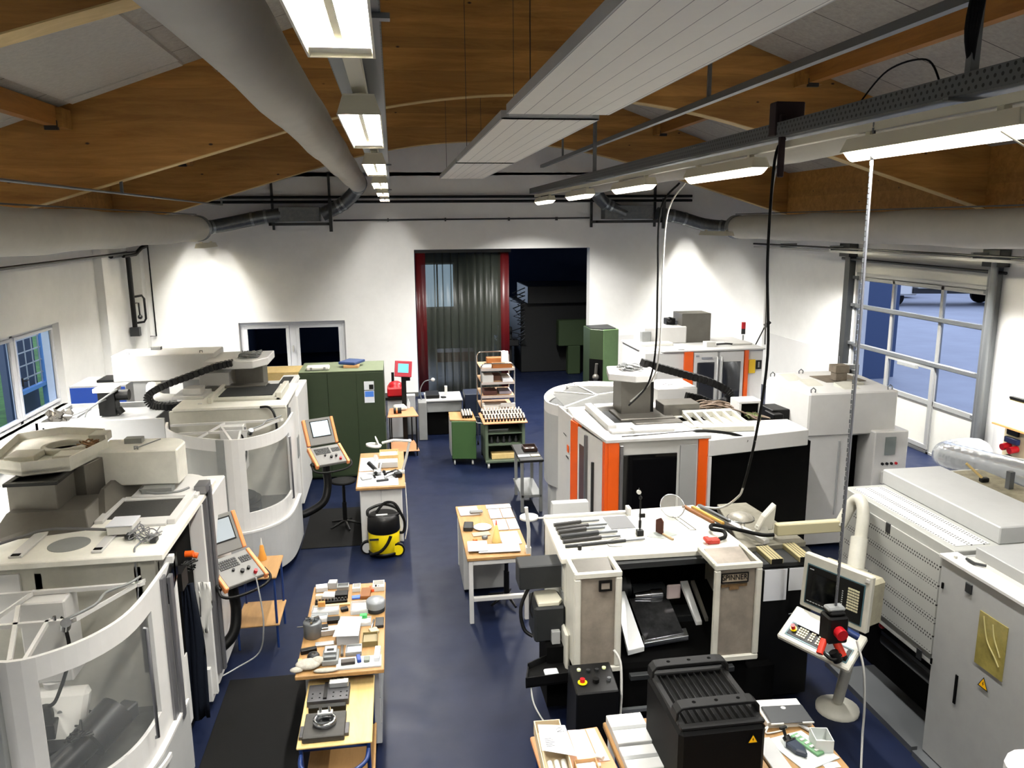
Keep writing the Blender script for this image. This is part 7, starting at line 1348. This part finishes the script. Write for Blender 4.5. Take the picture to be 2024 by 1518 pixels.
# ---- dark cart at the right machine
t = thing('black_cart', 'dark steel cart with a black tray beside the orange striped machine', 'cart', (2.2, 12.6, 0)); o = t.location
m = MB(o); m.box(1.9, 2.3, 12.1, 13.1, .86, .9); m.build('cart_top', BLACK, t, .015)
for x, y in ((1.92, 12.14), (2.23, 12.14), (1.95, 13.0), (2.23, 13.0)): MB(o).box(x, x + .05, y, y + .05, 0, .86).build('leg', MIDG, t, .004)
m = MB(o); m.box(1.93, 2.27, 12.14, 13.05, .25, .3); m.build('lower_shelf', MIDG, t, .006)
B('index_card', 2.01, 12.35, .2, .12, .01, PAPER, 'white card, left one on the black cart', 'card', 0, .902); B('index_card', 2.2, 12.35, .15, .11, .01, mat('cream_card', '#e5d9b8', .8), 'cream card, right one on the black cart', 'card', 0, .902)
tray('parts_tray', 2.17, 12.75, .22, .3, .05, mat('dark_brown_tray', '#2f1d17', .6), 'dark brown tray of round parts at the rear of the black cart', 'tray', 0, .902)
for x in (2.12, 2.22): t2 = thing('ring_part', 'pale ring, %s one in the dark brown tray' % ('left' if x < 2.2 else 'right'), 'ring', (x, 12.72, .91)); MB().lathe([(.02, 0), (.03, .01), (.02, .02)], n=12).build('ring', OFFW, t2)
# ================================================================ STRIP CURTAIN AND THE DIM ROOM
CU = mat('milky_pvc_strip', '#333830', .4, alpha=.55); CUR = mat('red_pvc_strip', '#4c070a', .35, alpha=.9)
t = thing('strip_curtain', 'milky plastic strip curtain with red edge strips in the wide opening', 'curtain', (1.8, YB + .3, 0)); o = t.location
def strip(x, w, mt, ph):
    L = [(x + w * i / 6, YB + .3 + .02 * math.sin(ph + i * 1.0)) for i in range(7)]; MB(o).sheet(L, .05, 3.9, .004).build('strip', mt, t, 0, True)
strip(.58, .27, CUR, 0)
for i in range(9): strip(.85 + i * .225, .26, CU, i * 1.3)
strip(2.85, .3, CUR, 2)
m = MB(o); m.box(.55, 3.2, YB + .26, YB + .34, 3.9, 3.98); m.build('rail', DARKG, t)
wd = tag(thing('window_3', None, None, (.5, YB + 8.4, 1.6)), kind='structure'); MB(wd.location).box(1.0, 2.2, YB + 8.45, YB + 8.48, 1.6, 3.2).build('pane', mat('dusk_window', '#9fb6c4', .3, emit='#9db7c9', es=1.2), wd); m = MB(wd.location); m.frame(.95, 2.25, 1.55, 3.25, YB + 8.42, YB + 8.5, .06); m.box(1.57, 1.63, YB + 8.42, YB + 8.5, 1.6, 3.2); m.build('window_frame', FRW, wd)
def dk(name, label, cat, boxes, mt, extra=None):
    t = thing(name, label, cat, boxes[0][:1] + boxes[0][2:3] + (0,)); m = MB(t.location)
    for b in boxes: m.box(*b)
    m.build('body', mt, t, .02); return t
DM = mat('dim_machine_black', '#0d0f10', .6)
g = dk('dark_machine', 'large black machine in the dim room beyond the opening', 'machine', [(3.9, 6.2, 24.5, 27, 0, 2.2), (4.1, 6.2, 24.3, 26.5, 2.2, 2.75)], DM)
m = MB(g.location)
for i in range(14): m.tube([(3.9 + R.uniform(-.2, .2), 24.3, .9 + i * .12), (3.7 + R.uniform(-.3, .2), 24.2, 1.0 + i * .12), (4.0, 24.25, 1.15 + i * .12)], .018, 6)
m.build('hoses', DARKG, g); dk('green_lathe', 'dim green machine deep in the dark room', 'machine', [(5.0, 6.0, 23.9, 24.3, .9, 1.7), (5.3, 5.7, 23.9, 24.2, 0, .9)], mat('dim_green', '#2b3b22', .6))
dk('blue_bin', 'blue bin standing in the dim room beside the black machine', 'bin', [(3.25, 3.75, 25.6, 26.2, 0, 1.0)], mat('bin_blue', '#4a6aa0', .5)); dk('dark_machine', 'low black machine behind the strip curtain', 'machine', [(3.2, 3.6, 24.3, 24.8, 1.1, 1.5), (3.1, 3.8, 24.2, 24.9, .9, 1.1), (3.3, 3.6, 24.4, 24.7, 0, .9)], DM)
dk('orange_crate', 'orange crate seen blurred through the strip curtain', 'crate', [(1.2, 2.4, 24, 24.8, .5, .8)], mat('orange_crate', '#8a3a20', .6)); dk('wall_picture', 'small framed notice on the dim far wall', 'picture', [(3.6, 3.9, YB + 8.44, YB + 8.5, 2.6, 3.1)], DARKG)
ld = bpy.data.lights.new('far_room_window_light', 'AREA'); ld.shape = 'RECTANGLE'; ld.size = 1.2; ld.size_y = 1.6; ld.energy = 40; ld.color = (.62, .75, 1.); lo = bpy.data.objects.new('far_room_window_light', ld); COL.objects.link(lo); lo.location = (1.6, YB + 8.3, 2.4); lo.rotation_euler = (-pi / 2, 0, 0)
# ================================================================ FOREGROUND
t = thing('packing_table', 'beech topped table at the bottom edge with cardboard boxes', 'table', (1.2, 4.8, 0)); o = t.location
m = MB(o); m.prism([(.93, 4.3), (1.5, 4.3), (1.44, 5.36), (.9, 5.32)], .76, .8); m.build('table_top', mat('orange_beech', '#b5835c', .5), t, .008)
for x, y in ((.95, 4.35), (1.4, 4.35), (.95, 5.25), (1.38, 5.25)): MB(o).cyl((x, y, 0), (x, y, .76), .018, n=10).build('leg', BLUE, t)
t = thing('packing_table', 'longer beech topped table at the bottom edge carrying the black cabinet', 'table', (2.3, 4.8, 0)); o = t.location
m = MB(o); m.box(1.5, 3.12, 4.25, 5.42, .74, .79); m.build('table_top', BEECH, t, .008)
for x, y in ((1.53, 4.3), (3.05, 4.3), (1.53, 5.35), (3.05, 5.35)): MB(o).box(x, x + .05, y - .02, y + .03, 0, .74).build('leg', WHITE, t, .004)
t = thing('cardboard_tray', 'open cardboard tray filled with white tubes under a printed sheet', 'box', (1.02, 5.0, .802), -.04); m = MB(); m.box(-.1, .1, -.55, .34, 0, .01); m.frame(-.1, .1, -.55, .34, .01, .11, .008, 'z'); m.build('tray', mat('beige_card', '#c9b898', .9), t)
for i in range(3): t2 = thing('plastic_tube', ['left', 'middle', 'right'][i] + ' white tube in the open cardboard tray', 'tube', (.97 + i * .05, 4.7, .84), -.04); MB().cyl((0, -.3, 0), (0, .25, 0), .02, n=12).build('tube', OFFW, t2)
p = MB((1.02, 5.05, .92)).hexa([(.93, 4.98, .922), (1.16, 4.88, .922), (1.15, 5.22, .935), (.95, 5.26, .935), (.93, 4.98, .924), (1.16, 4.88, .924), (1.15, 5.22, .937), (.95, 5.26, .937)]).build('delivery_note', PAPER); lbl(p, 'white printed sheet lying on the open cardboard tray', 'paper')
m = MB((1.02, 5.05, .92)); m.T = Matrix.Translation((1.1, 5.17, .9365)); m.tube(catmull([(-.02, .01, 0), (-.01, .025, 0), (.012, .025, 0), (.018, .008, 0), (0, -.006, 0), (-.02, -.014, 0)], 5), .0025, 5); m.box(-.03, .03, -.022, -.019, -.001, .001); m.T = Matrix.Translation((1.02, 5.1, .931))
for i in range(5): m.box(-.05, .0 + .01 * (i % 3), -.02 * i - .01, -.02 * i - .005, -.002 - .0006 * i, .0012 - .0006 * i)
m.build('print', MIDG, p)
lbl(MB((1.27, 5.15, .8)).quad((1.2, 5.0, .8025), (1.34, 4.98, .8025), (1.33, 5.33, .8025), (1.2, 5.34, .8025), .003).build('paper_sheet', mat('pale_lilac_paper', '#dcd3d8', .8)), 'pale sheet lying flat beside the open cardboard tray', 'paper')
lbl(MB((1.4, 5.15, .8)).quad((1.35, 4.95, .8025), (1.43, 4.95, .8025), (1.41, 5.33, .8025), (1.34, 5.33, .8025), .003).build('paper_sheet', mat('pinkish_paper', '#cdb5aa', .8)), 'pinkish sheet at the right edge of the smaller table', 'paper')
t = thing('tape_roll', 'white tape roll standing open near the pale sheet', 'tape', (1.33, 4.93, .81)); m = MB(); m.tube([(.05 * math.cos(a), .05 * math.sin(a), .02) for a in [i * .35 for i in range(1, 15)]], .016, 8); m.build('ring', OFFW, t)
t = tray('cardboard_tray', 1.23, 4.78, .16, .26, .07, CARD, 'small brown box holding white card at the bottom edge', 'box', 0, .802, fill=PAPER)
for i, (x0, x1, y0, y1, z, c, lab) in enumerate(((1.52, 1.8, 5.05, 5.4, .86, GREYW, 'grey flat carton at the rear left of the longer table'), (1.52, 1.8, 4.78, 5.04, .84, GREYW, 'grey flat carton in the middle left of the longer table'), (1.52, 1.8, 4.3, 4.77, .83, mat('cream_carton', '#cfc7a8', .8), 'cream flat carton at the near left of the longer table'))):
    t2 = thing('flat_carton', lab, 'box', (x0, y0, .79)); m = MB(t2.location); m.box(x0, x1, y0, y1, .79, z); m.build('carton', c, t2, .004); m = MB(t2.location); m.box(x0, x1, (y0 + y1) / 2 - .02, (y0 + y1) / 2 + .02, z, z + .002); m.build('tape', MIDG, t2)
# black cabinet with two handles and louvred top
t = thing('black_equipment_case', 'black louvred equipment case with two raised handles and a warning triangle', 'equipment case', (2.08, 4.85, .79)); o = t.location
BK = mat('satin_black_case', '#040404', .65, spec=.12); BK2 = mat('satin_black_handle', '#101010', .55, spec=.25)
m = MB(o); m.box(1.78, 2.4, 4.5, 5.22, .79, 1.3); m.build('case_body', BK, t, .03)
m = MB(o); m.frame(1.79, 2.39, 4.51, 5.21, 1.3, 1.33, .05, 'z'); m.build('top_frame', BK2, t, .008)
m = MB(o)
for i in range(10): x = 1.85 + i * .053; m.hexa([(x, 4.57, 1.3), (x + .004, 4.57, 1.3), (x + .004, 5.15, 1.3), (x, 5.15, 1.3), (x + .01, 4.57, 1.322), (x + .014, 4.57, 1.322), (x + .014, 5.15, 1.322), (x + .01, 5.15, 1.322)])
m.build('louvres', BK2, t)
for y in (5.12, 4.6):
    m = MB(o); n_ = [(1.785, 1.31), (1.79, 1.38), (1.825, 1.415), (1.885, 1.42), (2.3, 1.42), (2.355, 1.415), (2.39, 1.38), (2.395, 1.31), (2.375, 1.31), (2.37, 1.37), (2.345, 1.395), (1.835, 1.395), (1.81, 1.37), (1.805, 1.31)]
    m.prism(n_, y, y + .1, 'y'); h = m.build('handle', BK2, t, .004)
    m = MB(o)
    for x in (1.93, 2.09, 2.25): m.cyl((x, y + .05, 1.42), (x, y + .05, 1.4215), .014, n=14)
    m.build('handle_hole', BLACKM, h)
warn(t, o, (2.3, 4.497, 1.2), (1, 0, 0), (0, 0, 1), .04)
# laptop and boxes at the right of the case
t = B('flat_carton', 2.93, 5.27, .36, .3, .05, OFFW, 'white carton under the dark laptop at the far right of the longer table', 'box', -.08, .79); 
t = thing('laptop', 'closed dark grey laptop lying on the white carton', 'laptop', (2.93, 5.2, .842), -.08); m = MB(); m.box(-.17, .17, -.11, .11, 0, .018); m.build('body', mat('laptop_grey', '#3b3d3f', .4), t, .008); m = MB(); m.lathe([(.02, .018), (.02, .02)], (0, .07, 0), 16); m.build('round_badge', GREYW, t); m = MB(); m.box(-.17, -.07, -.118, -.108, .002, .012); m.box(.08, .17, -.118, -.108, .002, .012); m.build('pale_edge', OFFW, t)
TR = mat('frosted_sheet', '#c5c9c6', .3)
lbl(MB((2.85, 4.9, .79)).prism([(2.66, 5.0), (2.98, 5.06), (3.1, 4.72), (2.78, 4.62)], .792, .8).build('frosted_bag', TR), 'frosted plastic sheet under the clothes iron shaped tool', 'plastic sheet')
t = thing('hand_tool', 'dark blue pointed hand tool with a black grip on the frosted sheet', 'hand tool', (2.82, 4.85, .802), .3); m = MB(); m.prism([(-.05, .05), (.05, .05), (.045, -.05), (0, -.12), (-.045, -.05)], 0, .05); m.build('body', mat('dark_blue_grey', '#232c3b', .35), t, .012); m = MB(); m.cyl((0, .07, .03), (0, .1, .05), .03, n=12); m.cyl((0, .1, .05), (0, .13, .1), .012, n=8); m.box(-.03, .03, .12, .14, .095, .11); m.build('grip', BLACK, t); m = MB(); m.box(-.05, .05, .045, .06, .0, .052); m.build('chrome_band', CHROME, t)
t = thing('circuit_board', 'green circuit strip lying right of the dark blue hand tool', 'circuit board', (2.93, 4.88, .802), -.35 + .7); m = MB(); m.box(-.035, .035, -.13, .13, 0, .02); m.build('board', mat('pcb_green', '#5f8a63', .5), t, .003); m = MB(); 
for i in range(5): m.box(-.02, .015, -.1 + i * .045, -.08 + i * .045, .02, .03)
m.build('components', OFFW, t)
tray('open_carton', 3.03, 4.86, .13, .16, .1, TR, 'translucent open box at the right end of the longer table', 'plastic box', -.2, .802)
t = thing('spanner', 'white spanner shaped handle at the right end of the table', 'tool', (3.02, 5.08, .802), .5); MB().box(-.015, .015, -.1, .1, 0, .012).build('shaft', GREYW, t); MB().lathe([(.02, 0), (.035, .006), (.02, .012)], (0, .1, 0), 16).build('ring_end', GREYW, t)
lbl(MB((2.72, 5.1, .79)).tube(catmull([(2.68, 5.1, .8), (2.75, 5.14, .805), (2.7, 5.07, .8), (2.82, 5.08, .8), (2.9, 5.12, .8)], 6), .007, 6).build('white_cord', OFFW), 'short white cord lying in front of the laptop', 'cord')  # short loose white cord on the table
B('white_label', 3.0, 4.66, .12, .06, .004, PAPER, 'white label at the near right corner of the longer table', 'label', 0, .792)
t = B('parcel', 2.62, 4.8, .14, .4, .03, GREYW, 'grey flat parcel right beside the black equipment case', 'box', 0, .79)
# white moulded casing at the lower right corner
t = thing('white_casing', 'glossy white moulded casing poking in at the lower right corner', 'machine casing', (4.0, 3.9, 0)); m = MB(); m.prism([(-.2, -.3), (.4, -.3), (.4, .22), (-.05, .25), (-.18, .15)], 1.05, 1.2); m.build('casing', mat('glossy_white', '#f2f2f0', .25), t, .03); m = MB(); m.box(-.1, .35, -.25, .15, 0, 1.05); m.build('pedestal', PALE, t); m = MB(); m.box(-.26, -.2, .02, .16, 1.0, 1.1); m.build('dark_knob', DARKG, t, .02)
# ---- boards on the right wall
t = thing('wall_folder_holder', 'beige folder rack with an orange edge on the right wall', 'folder rack', (XR, 11.6, 1.3)); o = t.location
m = MB(o); m.hexa([(XR - .3, 11.2, 1.2), (XR, 11.2, 1.2), (XR, 12.0, 1.2), (XR - .3, 12.0, 1.2), (XR - .06, 11.2, 1.62), (XR, 11.2, 1.62), (XR, 11.95, 1.62), (XR - .06, 11.95, 1.62)]); m.build('folders', mat('beige_folder', '#a3956f', .7), t, .004); m = MB(o); m.box(XR - .32, XR - .28, 11.2, 12.0, 1.17, 1.2); m.build('orange_edge', ORANGEP, t); m = MB(o); m.box(XR - .08, XR, 11.2, 11.95, 1.62, 1.66); m.build('dark_rail', BLACK, t)
t = thing('socket_board', 'socket board with red and black outlets and a coiled cable on the right wall', 'power outlet', (XR, 11.8, .9)); o = t.location
m = MB(o); m.box(XR - .05, XR, 11.5, 12.0, .6, 1.15); m.build('board', mat('yellowish_board', '#c5b796', .6), t); m = MB(o); m.box(XR - .1, XR - .05, 11.65, 11.9, 1.0, 1.14); m.build('black_unit', BLACK, t, .006); m = MB(o); m.box(XR - .12, XR - .05, 11.62, 11.92, .86, .96); m.build('blue_unit', mat('dark_blue_unit', '#1d2b55', .5), t, .01); m = MB(o); m.cyl((XR - .2, 11.85, .78), (XR - .05, 11.85, .8), .06, n=14); m.cyl((XR - .2, 11.68, .76), (XR - .05, 11.68, .78), .06, n=14); m.build('red_socket', RED, t); m = MB(o); m.tube([(XR - .08, 11.8 + .14 * math.cos(a), .5 + .14 * math.sin(a)) for a in [2 * pi * i / 20 for i in range(20)]], .014, 6, True); m.build('coiled_cable', BLACK, t)
